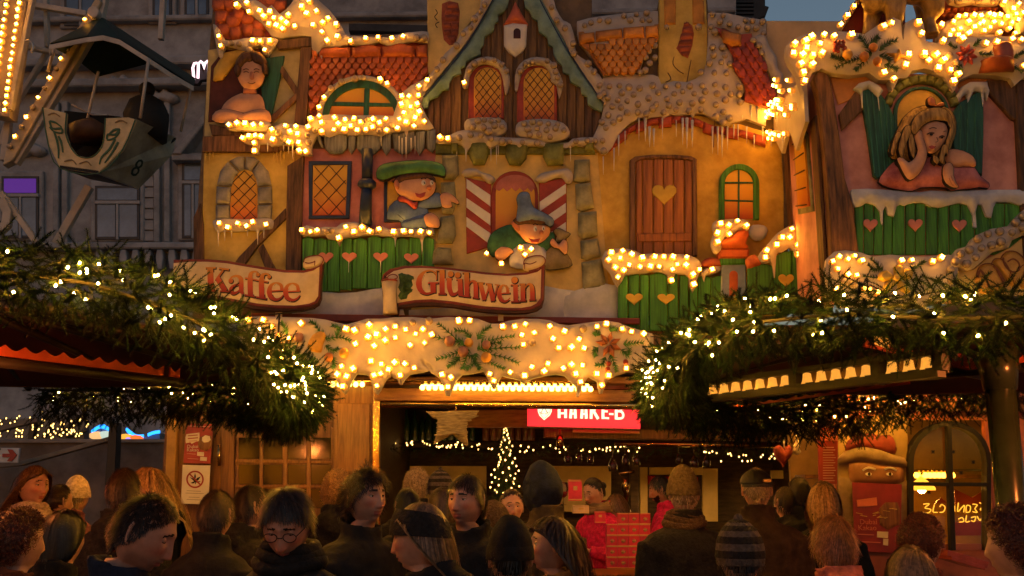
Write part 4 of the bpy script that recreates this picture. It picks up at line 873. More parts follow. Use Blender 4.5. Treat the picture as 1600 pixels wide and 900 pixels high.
drips([(1180+x/2.812, y/2.812, l, w) for x, y, l, w in ((150, 470, 22, 4), (95, 500, 20, 4), (120, 600, 18, 4), (70, 600, 16, 3), (205, 420, 20, 4), (240, 380, 18, 4))], 8.2, ret)
# fruit and fir decoration on the snow roof
fd = thing('fruit_garland', 'moulded fir branch with apples and berries on the booth snow roof', 'decoration', U(1365, 80, YB-.15))
T(1300, 0, 5.333)
for P in ("330,440 240,480 150,510 40,560", "300,400 260,340 230,310", "330,380 350,340 380,310", "400,420 460,360 530,340", "300,460 220,560 200,580", "440,540 500,560 540,580", "100,500 40,480 0,470", "400,460 460,480 480,500"): firtip(P, YB-.16, fd, 13)
m_apple = M('red apple paint', (.38, .09, .03), .35, .4, 4, .05, col2=(.5, .2, .05)); m_applg = M('golden apple paint', (.58, .30, .05), .35, .3, 4, .05)
for x, y, r, m_ in ((130, 455, 44, m_applg), (345, 395, 38, m_apple), (268, 472, 42, m_apple), (378, 512, 40, m_apple)):
    b = MB(); k = YB/F/5.333; b.lathe(U(1300+x/5.333, y/5.333, YB-.19), [(.002, -r*k*.9), (r*k*.5, -r*k), (r*k, -r*k*.2), (r*k*.95, r*k*.4), (r*k*.5, r*k*.95), (.003, r*k*.75)], 12); b.build('apple', m_, fd)
for i in range(18):
    b = MB(); b.ball(U(1300+random.uniform(20, 110)/5.333, random.uniform(340, 430)/5.333, YB-.18), .016, 8, 5); b.build('berry', M('dark red berry', (.28, .04, .02), .35, .3, 6, 0), fd)
for P in ("560,400 540,440 460,440 520,470 530,520 570,480 620,480 575,450",): puffy('star', P, YB-.16, .03, m_bisc, fd, 5, .02)
pd = thing('poinsettia_drum', 'red poinsettia flower beside a toy drum painted on the booth snow roof', 'decoration', U(1545, 80, YB-.15))
T(1300, 0, 5.333)
for a in range(8):
    x, y = 1125, 455; an = a*math.pi/4+.2
    P = [(1300+(x+r*math.cos(an+d))/5.333, (y+r*math.sin(an+d))/5.333) for r, d in ((12, 0), (55, -.35), (92, 0), (55, .35))]
    puffy('petal', P, YB-.155-.004*(a % 2), .02, m_cloth_r, pd, 4, .02)
for P in ("1040,400 1000,380 980,370", "1180,380 1210,360 1220,340", "1080,540 1050,570 1080,590", "1500,560 1550,580 1580,600", "1520,480 1570,450 1600,430", "1230,440 1280,460 1320,450"): firtip(P, YB-.155, pd, 8)
b = MB(); k = YB/F/5.333; b.lathe(U(1300+1360/5.333, 560/5.333, YB-.10), [(.01, -50*k), (150*k, -55*k), (150*k, 25*k), (156*k, 30*k), (150*k, 45*k), (.01, 46*k)], 20); b.build('drum', M('red drum paint', (.35, .08, .03), .4, .4, 5, .1), pd)
puffy('drum_top', "1350,380 1400,350 1480,350 1510,420 1500,520 1380,510 1360,440", YB-.16, .04, MATS['red drum paint'], pd, 8, .05, sm=2)
# roof pieces behind and bronze animal
rf = thing('booth_roof', 'stepped red tiled booth roof lined with glowing snow rows', 'roof', (3.7, 7.9, 4.6))
T(1180, 0, 2.812)
flat('roof_side', "345,155 470,-20 660,-20 660,170 420,170", YB+.25, .05, M('dark crimson paint', (.12, .012, .025), .5, .4, 4, .1), rf)
s10 = puffy('snow_verge', "345,140 455,-20 480,-20 372,148", YB+.20, .03, m_snow, rf, 5, .05); bulbs("372,110 400,72 430,30", YB+.16, s10, me=me_small)
flat('roof_board', "800,-40 1300,-40 1300,180 790,180", YB+.30, .05, m_tilr, rf)
for y, x0, x1 in ((52, 830, 1095), (75, 810, 1100)):
    for i in range(9):
        a = x0+(x1-x0)*i/9; c = x0+(x1-x0)*(i+1)/9
        puffy('roof_tile', f"{a+1},{y-18} {c-1},{y-18} {c-1},{y} {(a+c)/2},{y+8} {a+1},{y}", YB+.27, .03, m_tilr, rf, 5, .03)
s11 = puffy('snow_row', "800,180 800,110 850,90 900,62 1000,48 1080,55 1130,75 1140,110 1080,140 1000,150 1100,160 1200,150 1200,190", YB+.22, .05, m_snow, rf, 6, .05)
bulbs("814,113 862,137 888,75 918,70 955,70 985,75 1022,65 1068,68 868,100 935,100 980,108 1045,100 1100,80 1140,65 1125,105 1000,140 940,142 995,100 1070,148 1040,72 895,130 935,150 1030,125 1075,110 850,160 890,158 960,122 1110,130 1140,150 1165,140", YB+.165, s11, me=me_small)
s12 = puffy('snow_row', "840,-20 860,10 900,20 960,10 1000,18 1060,18 1110,0 1130,-20", YB+.20, .04, m_snow, rf, 6, .05); bulbs("890,5 980,5 1050,6 1090,15", YB+.16, s12, False)
s13 = puffy('snow_gable', "1085,-20 1181,-20 1240,60 1240,150 1165,145 1150,100 1110,40", YB+.12, .05, m_snow, rf, 8, .06)
bulbs("1090,15 1140,65 1155,20 1125,45 1150,90 1175,60", YB+.06, s13, me=me_small)
an = thing('animal_statue', 'bronze coloured bear statue on four stout legs standing on the booth snow roof', 'statue', U(1410, 55, YB+.05))
m_br = M('bronze animal paint', (.26, .15, .035), .4, .5, 6, .3, (3, 3, 1), col2=(.40, .25, .07))
b = MB(); k = YB/F/2.812
def q(x, y, dy=0): return U(1180+x/2.812, y/2.812, YB+.08+dy)
b.tube([q(455, -60), q(500, -75), q(560, -80), q(640, -80), q(700, -75), q(770, -65), q(815, -40)], [80*k, 105*k, 112*k, 100*k, 105*k, 105*k, 60*k], 14)
b.ball(q(520, 10, -.12), 55*k, 12, 8); b.ball(q(425, -70, -.08), 70*k, 12, 8); b.tube([q(405, -60, -.16), q(375, -40, -.28)], [40*k, 28*k], 10)
for x, y in ((395, -130), (460, -135)): b.ball(q(x, y, -.08), 20*k, 8, 6)
for P, R in (([q(530, 0), q(515, 60, -.02), q(508, 110), q(505, 160)], [62*k, 42*k, 36*k, 40*k]), ([q(610, 0, -.1), q(615, 70, -.12), q(610, 120, -.1), q(605, 175, -.1)], [60*k, 44*k, 38*k, 42*k]), ([q(770, -10), q(785, 50), q(762, 90, .02), q(775, 160)], [66*k, 50*k, 30*k, 40*k]), ([q(735, -10, .25), q(740, 60, .25), q(740, 150, .25)], [55*k, 38*k, 36*k])): b.tube(P, R, 10)
st = b.build('body', m_br, an)
md = st.modifiers.new('r', 'REMESH'); md.mode = 'VOXEL'; md.voxel_size = .014; md.use_smooth_shade = True
md = st.modifiers.new('s', 'SMOOTH'); md.iterations = 4
# ================================================================ scroll signs
m_scroll = M('cream scroll paint', (.72, .55, .31), .6, .2, 4, .1, col2=(.78, .62, .38)); m_rim = M('maroon rim paint', (.20, .028, .018), .5, .3, 6, .1)
m_edge = M('dark scroll edge', (.07, .025, .012), .6, .4, 6, .2)
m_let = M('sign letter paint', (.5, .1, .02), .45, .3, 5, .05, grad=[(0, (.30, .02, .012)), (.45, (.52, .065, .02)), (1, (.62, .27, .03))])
m_shadow = M('printed letter outline', (.03, .014, .012), .6, .2)
def letter(parts, sc, Y, parent):
    b = MB(); c = MB()
    for i, q in enumerate(parts):
        P, w = q[0], q[1]
        if isinstance(w, str):   # dot
            r = float(w)/sc; p = tp(P)[0]; R = ellipse(p[0], p[1], r, r, n=18)
        else:
            P = tp(P); 
            if isinstance(w, (list, tuple)):
                W = [x/sc for x in w]; wf = lambda t, W=W: float(np.interp(t*(len(W)-1), range(len(W)), W))
                R = ribbon(P, wf, n=5)
            else: R = ribbon(P, w/sc)
        b.prism(R, Y-.0011*(i % 6), .012, .25)
        c.prism([(x+1.0, y+1.2) for x, y in inset(R if area(R) > 0 else R[::-1], -.7)], Y+.004-.0007*(i % 6), .008, 0)
    o = b.build('letter', m_let, parent); c.build('letter_shadow', m_shadow, o)
YS = 8.62
T(280, 395, 6.667)
K_ = thing('scroll_sign', 'cream parchment scroll sign reading Kaffee in red and orange letters', 'sign', U(390, 470, YS))
b = MB(); b.prism("-60,90 100,68 300,66 500,80 700,118 900,150 1100,178 1300,180 1420,150 1490,90 1500,60 1502,100 1480,300 1478,470 1450,540 1380,580 1200,604 1000,606 800,590 600,550 400,505 200,480 -60,500", YS+.02, .06, 1.0); b.build('board', m_edge, K_)
flat('rim', "-60,72 100,66 300,68 500,82 700,118 900,150 1100,178 1300,182 1420,152 1492,86 1490,180 1468,300 1466,460 1435,520 1370,556 1200,580 1000,576 800,556 600,515 400,475 200,455 -60,480", YS+.008, .02, m_rim, K_, .8)
puffy('face', "-60,108 100,94 300,94 500,110 700,146 900,178 1100,206 1300,208 1400,184 1462,140 1455,300 1446,450 1410,505 1350,530 1200,550 1000,545 800,525 600,486 400,448 200,430 -60,452", YS+.004, .012, m_scroll, K_, 3)
puffy('curl', "1292,150 1296,70 1340,40 1420,22 1480,36 1505,70 1495,110 1440,150 1350,172", YS, .03, m_scroll, K_, 4, .03, sm=2)
strokes('curl_line', [("1296,100 1305,60 1360,36 1440,26 1490,45 1500,80 1470,130 1400,165 1320,178", 1.6), ("1310,100 1350,108 1400,95 1416,84", 1.6), ("1412,90 1410,132", 1.2)], YS-.032, .006, m_rim, K_, 1.6, .2)
SC = 6.667; YL = YS-.012
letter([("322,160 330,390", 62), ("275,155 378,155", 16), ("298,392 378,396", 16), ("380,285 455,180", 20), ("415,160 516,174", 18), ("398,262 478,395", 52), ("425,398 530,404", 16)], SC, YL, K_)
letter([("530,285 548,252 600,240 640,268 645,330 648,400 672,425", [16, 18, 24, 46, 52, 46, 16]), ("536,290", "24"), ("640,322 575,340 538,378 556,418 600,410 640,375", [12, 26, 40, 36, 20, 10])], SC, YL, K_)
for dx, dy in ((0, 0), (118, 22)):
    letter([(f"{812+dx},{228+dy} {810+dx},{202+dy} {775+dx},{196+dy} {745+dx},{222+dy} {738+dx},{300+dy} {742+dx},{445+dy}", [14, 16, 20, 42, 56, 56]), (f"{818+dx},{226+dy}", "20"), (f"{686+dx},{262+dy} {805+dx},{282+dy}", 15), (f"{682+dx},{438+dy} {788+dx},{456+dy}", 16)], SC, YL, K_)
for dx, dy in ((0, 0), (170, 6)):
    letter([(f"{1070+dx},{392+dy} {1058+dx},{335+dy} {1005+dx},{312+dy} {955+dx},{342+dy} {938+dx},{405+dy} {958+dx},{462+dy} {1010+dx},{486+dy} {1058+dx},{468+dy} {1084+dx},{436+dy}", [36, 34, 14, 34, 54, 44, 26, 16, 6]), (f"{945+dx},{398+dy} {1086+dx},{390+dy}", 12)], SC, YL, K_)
flat('bracket', "1000,600 1065,600 1065,700 1000,700", YS+.1, .03, m_scroll, K_, .6)
T(590, 410, 5.926)
G_ = thing('scroll_sign', 'cream parchment scroll sign reading Glühwein beside a painted holly sprig', 'sign', U(725, 480, YS))
flat('board', "36,170 50,110 110,60 250,28 420,28 600,40 800,65 1000,90 1200,105 1380,95 1500,60 1540,10 1556,30 1545,340 1525,410 1480,445 1380,470 1200,476 1000,462 850,440 700,415 500,400 350,405 200,425 195,500 60,480", YS+.02, .06, m_edge, G_, 1)
flat('rim', "60,110 130,60 250,34 420,30 600,42 800,66 1000,90 1200,104 1380,92 1490,62 1545,14 1535,340 1500,400 1440,430 1350,446 1200,446 1000,432 850,410 700,385 500,366 350,372 195,400 170,200", YS+.008, .02, m_rim, G_, .8)
puffy('face', "80,130 150,80 260,55 420,52 600,62 800,86 1000,112 1200,126 1380,114 1480,88 1516,60 1508,330 1470,380 1420,405 1330,420 1200,420 1000,406 850,384 700,360 500,340 350,346 180,375 170,200", YS+.004, .012, m_scroll, G_, 3)
b = MB(); cL = lambda x, y: U(590+x/5.926, 410+y/5.926, YS-.03); kL = YS/F/5.926
b.tube([cL(108, 170), cL(112, 300), cL(116, 440), cL(118, 480)], [74*kL, 62*kL, 66*kL, 72*kL], 14); b.build('roll', m_scroll, G_)
b = MB(); b.tube([cL(108, 165), cL(108, 172), cL(108, 180)], [76*kL, 79*kL, 76*kL], 14); b.build('roll_rim', m_rim, G_)
strokes('curl_line', [("80,160 100,125 140,110 175,120 178,145 120,160 60,150", 1.6), ("45,170 60,110 130,60", 1.8)], YS-.105, .006, m_rim, G_, 1.6, .2)
puffy('curl', "1355,70 1350,10 1380,-40 1460,-62 1520,-58 1550,-30 1548,10 1500,50 1430,76", YS, .03, m_scroll, G_, 4, .03, sm=2)
strokes('curl_line', [("1352,20 1365,-30 1440,-60 1520,-60 1552,-25 1540,20 1480,58 1400,80", 1.6), ("1365,5 1410,15 1455,0 1470,-10", 1.5), ("1360,5 1362,60", 1.2)], YS-.032, .006, m_rim, G_, 1.6, .2)
SC = 5.926
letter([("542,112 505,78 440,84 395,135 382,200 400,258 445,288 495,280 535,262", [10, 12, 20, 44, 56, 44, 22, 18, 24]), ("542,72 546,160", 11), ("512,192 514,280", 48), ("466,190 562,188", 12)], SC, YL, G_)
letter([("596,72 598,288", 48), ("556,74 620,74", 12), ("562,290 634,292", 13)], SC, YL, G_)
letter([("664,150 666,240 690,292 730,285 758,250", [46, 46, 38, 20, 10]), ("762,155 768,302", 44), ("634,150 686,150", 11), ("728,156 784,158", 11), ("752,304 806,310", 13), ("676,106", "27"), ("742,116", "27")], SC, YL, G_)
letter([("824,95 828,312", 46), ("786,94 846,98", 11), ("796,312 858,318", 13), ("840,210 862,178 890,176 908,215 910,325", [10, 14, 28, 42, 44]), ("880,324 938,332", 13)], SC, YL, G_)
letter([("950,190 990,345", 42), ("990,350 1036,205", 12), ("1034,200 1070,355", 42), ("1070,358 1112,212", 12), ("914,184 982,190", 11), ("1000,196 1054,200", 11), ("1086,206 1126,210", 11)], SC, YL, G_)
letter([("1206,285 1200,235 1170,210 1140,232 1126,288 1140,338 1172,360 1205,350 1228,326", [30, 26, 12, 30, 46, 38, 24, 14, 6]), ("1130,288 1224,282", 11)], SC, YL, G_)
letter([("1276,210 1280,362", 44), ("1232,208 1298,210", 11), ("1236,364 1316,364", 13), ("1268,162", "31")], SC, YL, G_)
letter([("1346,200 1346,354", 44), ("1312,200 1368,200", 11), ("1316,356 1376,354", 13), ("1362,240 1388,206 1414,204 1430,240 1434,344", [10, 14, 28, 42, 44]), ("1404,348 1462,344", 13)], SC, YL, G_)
hs = puffy('holly_sprig', "200,140 190,110 225,95 250,110 290,110 340,130 320,170 330,210 310,240 325,270 280,300 270,335 215,345 190,310 210,270 190,230 205,190", YS-.006, .01, m_needle_p, G_, 3, .01)
for P in ("205,130 250,190 250,260", "250,110 265,180 240,240", "330,140 280,190 250,220", "320,260 270,250 250,280", "210,330 240,280 260,220"): firtip(P, YS-.016, hs, 5, 'leaf', M('painted holly green', (.05, .13, .03), .6, .5, 9, .2, col2=(.10, .20, .05)))
flat('bracket', "1115,480 1165,480 1165,540 1115,540", YS+.1, .03, m_scroll, G_, .6)
# ================================================================ snow fascia with bulbs
FA = thing('snow_fascia', 'long snow shaped fascia board with drips, glowing bulbs and fir decoration under the signs', 'fascia', U(700, 560, 8.4))
T(360, 460, 3.75)
def z2(s, *t): T(*t); return pts(s)
top1 = z2("60,150 100,132 200,128 350,134 480,138 560,148 640,168 680,175 740,160 800,142 880,142 960,134 1060,132 1130,138", 360, 460, 3.75)
top2 = z2("-10,128 60,130 130,122 220,124 300,132 370,158 410,158 470,142 540,132 620,132 690,140 740,160 790,168 850,158 930,148 1000,142 1060,152 1130,180 1220,205 1250,215", 660, 460, 3.4625)
bot2 = z2("1250,400 1200,420 1110,420 1050,440 1020,455 990,480 975,535 958,535 950,500 945,470 915,455 900,445 880,470 862,500 848,552 834,552 832,500 800,470 770,440 720,430 660,440 600,455 565,470 548,485 525,462 470,450 430,440 412,470 395,510 380,510 365,480 345,440 330,415 270,428 215,435 180,470 165,510 148,550 125,545 115,500 90,450 50,425 20,400 0,370", 660, 460, 3.4625)
bot1 = z2("1180,440 1130,455 1080,462 1050,470 1020,500 1005,528 990,528 975,495 940,480 910,505 880,560 862,588 845,575 830,530 815,480 790,468 740,465 715,500 690,555 672,585 655,570 635,530 615,490 580,480 560,470 545,500 530,545 515,500 480,480 420,470 300,440 200,420 60,400", 360, 460, 3.75)
YF = 8.42
T(0, 0, 1)
puffy('board', top1+top2+bot2+bot1, YF, .035, m_snow, FA, 7, .05, step=4.5)
T(360, 460, 3.75)
bulbs("112,152 194,150 246,190 282,243 418,168 679,205 727,213 813,181 735,290 805,252 861,238 912,206 966,187 1026,206 1085,230 1127,202 1054,300 1140,283 969,254 910,273 842,304 823,391 889,409 929,437 879,468 839,477 858,537 967,395 1026,406 1079,430 994,474 652,420 722,436 630,470 682,482 665,542 534,457 1241,470 1294,487 1274,542 1338,155 1180,235 300,300 350,260 300,380 230,330", YF-.045, FA)
bulbs("1070,165 1165,155", YF-.04, FA, False)
T(660, 460, 3.4625)
bulbs("200,145 255,143 437,176 500,173 557,163 537,222 605,208 687,171 766,200 704,240 549,274 845,240 735,290 804,287 872,292 593,394 678,373 656,418 552,440 475,420 763,402 805,380 866,382 827,431 853,474 944,174 994,160 1080,190 1132,203 1195,213 940,430 1007,440 971,493 1103,402 363,430 385,466", YF-.045, FA)
bulbs("595,262 870,185", YF-.04, FA, False)
fb1 = thing('fir_decoration', 'moulded fir sprays with plums and golden apples in the middle of the snow fascia', 'decoration', U(735, 540, YF-.05))
m_nee = M('moulded fir needles', (.03, .14, .03), .6, .5, 9, .3, col2=(.08, .27, .06))
for P in ("230,280 160,220 90,160", "220,260 150,250 50,225", "220,300 150,330 80,350", "250,300 230,360 220,400", "290,320 280,370 240,400", "260,240 230,200 180,195", "300,240 330,200 365,175", "320,260 400,240 490,225", "320,300 420,290 520,285", "340,320 440,340 515,370", "330,340 390,380 440,400", "200,340 170,370 140,390", "300,300 350,270 420,260", "260,330 300,380 310,400"):
    firtip(P, YF-.05, fb1, 12, mat=m_nee)
m_plum = M('plum paint', (.24, .09, .08), .4, .5, 4, .1, col2=(.36, .18, .15))
def fruit(x, y, r, m_, parent, Y, name='fruit'):
    b = MB(); p = U(TR[0]+x/TR[2], TR[1]+y/TR[2], Y); k = Y/F/TR[2]
    b.lathe(p, [(.002, -r*k*.85), (r*k*.5, -r*k*.95), (r*k*.9, -r*k*.45), (r*k, 0), (r*k*.85, r*k*.55), (r*k*.45, r*k*.92), (.003, r*k*.8)], 12); return b.build(name, m_, parent)
for x, y, r, m_ in ((148, 252, 30, m_plum), (220, 308, 30, m_plum), (345, 272, 25, m_plum), (252, 260, 25, m_applg), (345, 340, 30, m_applg)): fruit(x, y, r, m_, fb1, YF-.08)
fb2 = thing('fir_decoration', 'moulded red poinsettia with berries and leaves at the right end of snow fascia', 'decoration', U(952, 535, YF-.05))
m_poin = M('copper petal paint', (.30, .075, .03), .5, .5, 6, .2, col2=(.42, .14, .05))
for a, l in ((80, 70), (25, 70), (-25, 75), (-70, 80), (-115, 75), (170, 75), (130, 72)):
    an_ = math.radians(a); x, y = 1010, 268; P = []
    for r, d in ((.08, 0), (.55, -.38), (1, 0), (.55, .38)): P.append((660+(x+r*l*math.cos(an_+d))/3.4625, 460+(y-r*l*math.sin(an_+d))/3.4625))
    puffy('petal', P, YF-.05-.004*(a % 3), .02, m_poin, fb2, 4, .02)
for P in ("1020,330 1040,380 1050,415", "990,340 970,380 940,380", "1090,270 1130,265 1190,260", "950,290 930,310 935,330", "960,220 940,205 930,215", "1080,300 1110,330 1120,300", "1020,200 1030,185 1050,190"): firtip(P, YF-.045, fb2, 11, mat=m_nee)
for x, y in ((1008, 375), (1100, 365), (1003, 405)): fruit(x, y, 15, M('dark berry', (.22, .03, .02), .35, .3, 6, 0), fb2, YF-.07, 'berry')
T(360, 460, 3.75)
fb3 = thing('fir_decoration', 'moulded bell and nuts among pale fir tips at the left end of snow fascia', 'decoration', U(500, 540, YF-.05))
for P in ("330,230 320,190 300,165", "560,260 640,250 700,270", "560,300 600,330 630,320", "540,240 500,180 470,160", "600,370 610,410 600,430", "380,300 350,340 310,300", "620,240 640,200 600,180"): firtip(P, YF-.05, fb3, 10, mat=m_nee)
puffy('bell', "450,300 480,240 530,215 560,240 540,300 530,340 470,330", YF-.05, .03, m_bisc, fb3, 7, .02, sm=2)
for x, y, r, m_ in ((575, 368, 28, m_apple), (665, 342, 30, m_applg), (400, 250, 30, m_plum)): fruit(x, y, r, m_, fb3, YF-.07)
# cable and hooks beneath the coffee sign
b = MB(); b.tube([U(437, 490, 8.4), U(420, 520, 8.38), U(428, 560, 8.36)], .006, 6); b.tube([U(437, 490, 8.4), U(434, 530, 8.36), U(430, 575, 8.36)], .008, 6); b.tube([U(420, 492, 8.5), U(437, 490, 8.45), U(470, 487, 8.5), U(493, 482, 8.52)], .006, 6)
cb = b.build('cable', m_ink, None); tag(cb, 'thin black cable hanging from the coffee sign bracket', 'cable')
# ================================================================ stall body
T(0, 0, 1)
ST = thing('market_stall', 'wooden mulled wine stall with wide serving opening beneath the painted house fronts', 'stall', (0.3, 8.9, 0))
m_org = M('varnished orange wood', (.30, .115, .022), .32, .35, 4, .25, (1.5, 1.5, 9), spec=.5, col2=(.38, .16, .035))
m_orgv = M('varnished upright wood', (.30, .115, .022), .32, .35, 4, .25, (9, 9, .8), spec=.5, col2=(.38, .16, .035))
m_brn = M('brown door wood', (.17, .06, .018), .4, .4, 5, .3, (9, 9, .6), col2=(.24, .095, .025))
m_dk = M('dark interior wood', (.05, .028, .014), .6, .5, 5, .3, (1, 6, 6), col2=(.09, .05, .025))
m_brass = M('brass rail', (.55, .33, .10), .22, .2, 8, .1, metal=1.0)
m_crm = M('cream interior panel', (.60, .46, .20), .6, .2, 3, .1)
YW = 8.80
def wx(px, y, Y): return U(px, y, Y).x
def wz(py, Y): return U(800, py, Y).z
b = MB(); b.box(((wx(255, 700, YW)+wx(592, 700, YW))/2, YW+.06, 1.35), (wx(592, 700, YW)-wx(255, 700, YW), .08, 2.72)); b.build('wall_panel', m_brn, ST)
flat('post', "520,590 592,590 592,905 520,905", YW-.06, .10, m_orgv, ST, 2)
flat('post_band', "527,630 578,630 578,905 527,905", YW-.085, .03, m_orgv, ST, 1.5)
flat('brass_edge', "582,600 593,600 593,905 582,905", YW-.09, .03, m_brass, ST, .8)
flat('door_post', "345,640 366,640 366,905 345,905", YW-.03, .06, m_brn, ST, 1)
flat('corner_trim', "262,640 277,640 268,905 252,905", YW-.05, .08, M('yellow trim wood', (.45, .24, .05), .45, .3, 4, .2), ST, 1)
flat('beam', "585,606 1300,612 1300,630 585,626", YW-.10, .16, m_org, ST, 1)
b = MB(); b.tube([U(592, 631, YW-.06), U(1290, 637, YW-.06)], .034, 10, flat=.8); b.build('brass_rail', m_brass, ST)
b = MB(); b.box(((wx(380, 600, 8.6)+wx(1300, 600, 8.6))/2, 8.82, wz(606, 8.6)+.06), (wx(1300, 600, 8.6)-wx(380, 600, 8.6), .5, .05)); b.build('soffit', m_org, ST)
b = MB(); b.box((0.35, 8.93, 2.92), (5.4, .04, .50)); b.build('header_board', m_brn, ST)
flat('base_trim', "380,489 1000,497 1000,506 380,500", 8.80, .15, m_rim, ST, .8)
# interior shell
xl, xr = wx(592, 700, YW), 3.0
b = MB()
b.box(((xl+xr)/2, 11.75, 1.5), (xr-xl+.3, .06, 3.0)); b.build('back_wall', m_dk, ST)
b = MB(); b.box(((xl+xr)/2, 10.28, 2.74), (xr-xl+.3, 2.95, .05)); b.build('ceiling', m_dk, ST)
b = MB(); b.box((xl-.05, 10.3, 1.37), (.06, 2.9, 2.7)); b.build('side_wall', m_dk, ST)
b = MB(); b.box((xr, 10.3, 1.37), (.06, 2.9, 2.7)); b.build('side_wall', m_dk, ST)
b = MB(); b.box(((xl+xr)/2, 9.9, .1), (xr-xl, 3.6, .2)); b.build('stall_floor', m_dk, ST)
flat('ceiling_panel', "700,640 830,640 830,668 700,668", 9.6, .04, m_org, ST, 1)
flat('shelf_board', "850,668 1290,676 1290,690 850,684", 9.5, .12, m_brn, ST, 1)
flat('shelf_board', "895,662 1000,664 1000,678 895,676", 9.35, .06, m_crm, ST, 1)
b = MB(); b.tube([U(960, 693, 9.6), U(1300, 697, 9.6)], .025, 8); b.build('glass_rail', m_brass, ST)
for (x0, x1, y0, y1) in ((852, 955, 728, 800), (1000, 1012, 730, 830), (1098, 1122, 732, 815), (1015, 1098, 730, 742), (1205, 1280, 735, 748), (640, 760, 728, 790)):
    flat('wall_panel', f"{x0},{y0} {x1},{y0} {x1},{y1} {x0},{y1}", 11.3, .05, m_crm, ST, 1)
flat('shelf_board', "592,690 850,690 850,700 592,700", 11.2, .3, m_dk, ST, 1)
b = MB()
for x in (985, 994): pass
flat('inner_post', "985,700 998,700 998,830 985,830", 10.6, .1, m_dk, ST, 1)
# counter
b = MB(); b.box(((xl+xr)/2, 7.98, 1.10), (xr-xl-.05, .62, .05)); b.build('counter_top', m_org, ST)
b = MB(); b.box(((xl+xr)/2, 7.72, .54), (xr-xl-.1, .05, 1.06)); b.build('counter_front', m_brn, ST)
b = MB(); b.tube([(xl+.1, 7.66, 1.05), (xr-.1, 7.66, 1.05)], .02, 8); b.build('foot_rail', m_brass, ST)
# hanging globe bulbs under the fascia
gb = thing('bulb_row', 'close row of warm globe bulbs hanging under the snow fascia over the serving hatch', 'lamp row', U(790, 600, 8.56))
b = MB(); b.tube([U(500, 594, 8.56), U(935, 598, 8.56)], .012, 6); b.build('lamp_rail', m_brass, gb)
mb = MB(); mb.lathe((0, 0, 0), [(.004, -.030), (.014, -.028), (.021, -.016), (.022, -.004), (.014, .010), (.010, .016)], 10, 0); mb.lathe((0, 0, 0), [(.011, .014), (.013, .020), (.013, .036), (.004, .040)], 8, 1)
me_g = bpy.data.meshes.new('globe_bulb'); me_g.from_pydata(mb.v, [], mb.f); me_g.polygons.foreach_set('material_index', mb.m); me_g.polygons.foreach_set('use_smooth', mb.sm)
me_g.materials.append(emit('globe glow', (1, .50, .06), 4.5)); me_g.materials.append(M('bulb socket', (.2, .12, .05), .4, .2))
for r_ in range(2):
    for i in range(27 if r_ == 0 else 26):
        o = bpy.data.objects.new('globe_bulb', me_g); COL.objects.link(o); place(o, U(660+i*10.1+r_*5, 604+.10*i-6*r_, 8.56+.10*r_), gb)
for x in (512, 520, 530, 546, 556, 566):
    o = bpy.data.objects.new('globe_bulb', me_g); COL.objects.link(o); place(o, U(x, 599, 8.56), gb)
# glazed door
dd = thing('glazed_door', 'brown panelled stall door with small glass panes under the left garland', 'door', U(450, 890, YW-.05))
T(260, 620, 3.214)
flat('frame', "355,190 365,180 440,130 840,120 880,150 905,180 905,380 900,800 340,800 345,330", YW-.03, .05, m_brn, dd, 1)
for i, (x0, x1) in enumerate(((362, 466), (486, 582), (610, 702), (726, 826))):
    for (y0, y1) in ((205, 312), (340, 440), (462, 560)):
        g_ = flat('pane', f"{x0},{y0-(12 if 0<i<3 and y0<300 else 0)} {x1},{y0-(12 if 0<i<3 and y0<300 else 0)} {x1},{y1} {x0},{y1}", YW-.036, .004, M('dark reflecting pane', (.014, .010, .006), .10, .5, 3, .03, spec=.5), dd, .3)
for P in ("345,314 830,322 830,334 345,328", "345,442 830,446 830,458 345,454"): flat('glazing_bar', P, YW-.05, .02, m_orgv, dd, .6)
for P in ("468,180 486,180 482,560 466,560", "586,180 608,180 604,560 586,560", "704,200 724,200 722,560 704,560"): flat('glazing_bar', P, YW-.054, .02, m_orgv, dd, .6)
flat('chamfered_panel', "826,150 870,180 878,210 876,380 876,700 830,700", YW-.045, .03, m_orgv, dd, 1.2)
b = MB(); b.prism("848,92 860,88 936,128 936,150 930,800 918,800 922,150 920,136", YW-.075, .03, .6); b.build('door_edge', m_ink, dd)
b = MB(); b.tube([U(342, 695, YW-.08), U(342, 728, YW-.08)], .016, 8); b.build('hinge', m_brass, dd)
# posters
def poster(name, lab, P, Y, mat, cat='poster'):
    P = tp(P); o = thing(name, lab, cat, U(P[2][0], P[2][1], Y)); flat('sheet', P, Y, .006, mat, o, .3); return o
T(270, 650, 6)
pB = M('poster red', (.34, .035, .03), .45, .25, 4, 0); pC = M('poster cream', (.66, .55, .40), .5, .1, 4, 0); pW = M('poster white', (.70, .62, .48), .5, .1, 4, 0)
p1 = poster('drink_poster', 'red poster with cocoa cup picture reading Dubai Kakao left of the glazed door', "126,70 380,78 352,448 98,440", YW-.075, pB)
flat('speech_bubble', "128,170 248,156 250,235 215,240 175,262 165,246 122,255 118,200", YW-.079, .004, pC, p1, .2)
puffy('cup_picture', "235,255 250,200 300,180 360,185 372,250 360,300 310,330 260,315 240,285", YW-.078, .004, m_brn, p1, 2, .003)
puffy('cream_picture', "272,230 275,200 305,180 345,190 355,225 330,245 290,248", YW-.082, .004, pC, p1, 2, .003)
for P in ("228,335 292,340 290,378 226,372", "258,382 320,386 316,422 254,418"): flat('price_tag', P, YW-.079, .004, pC, p1, .2)
text('lettering', 'Dubai', 270+132/6, 650+300/6, YW-.08, 5.2, pC, p1); text('lettering', 'Kakao', 270+130/6, 650+332/6, YW-.08, 5.2, pC, p1)
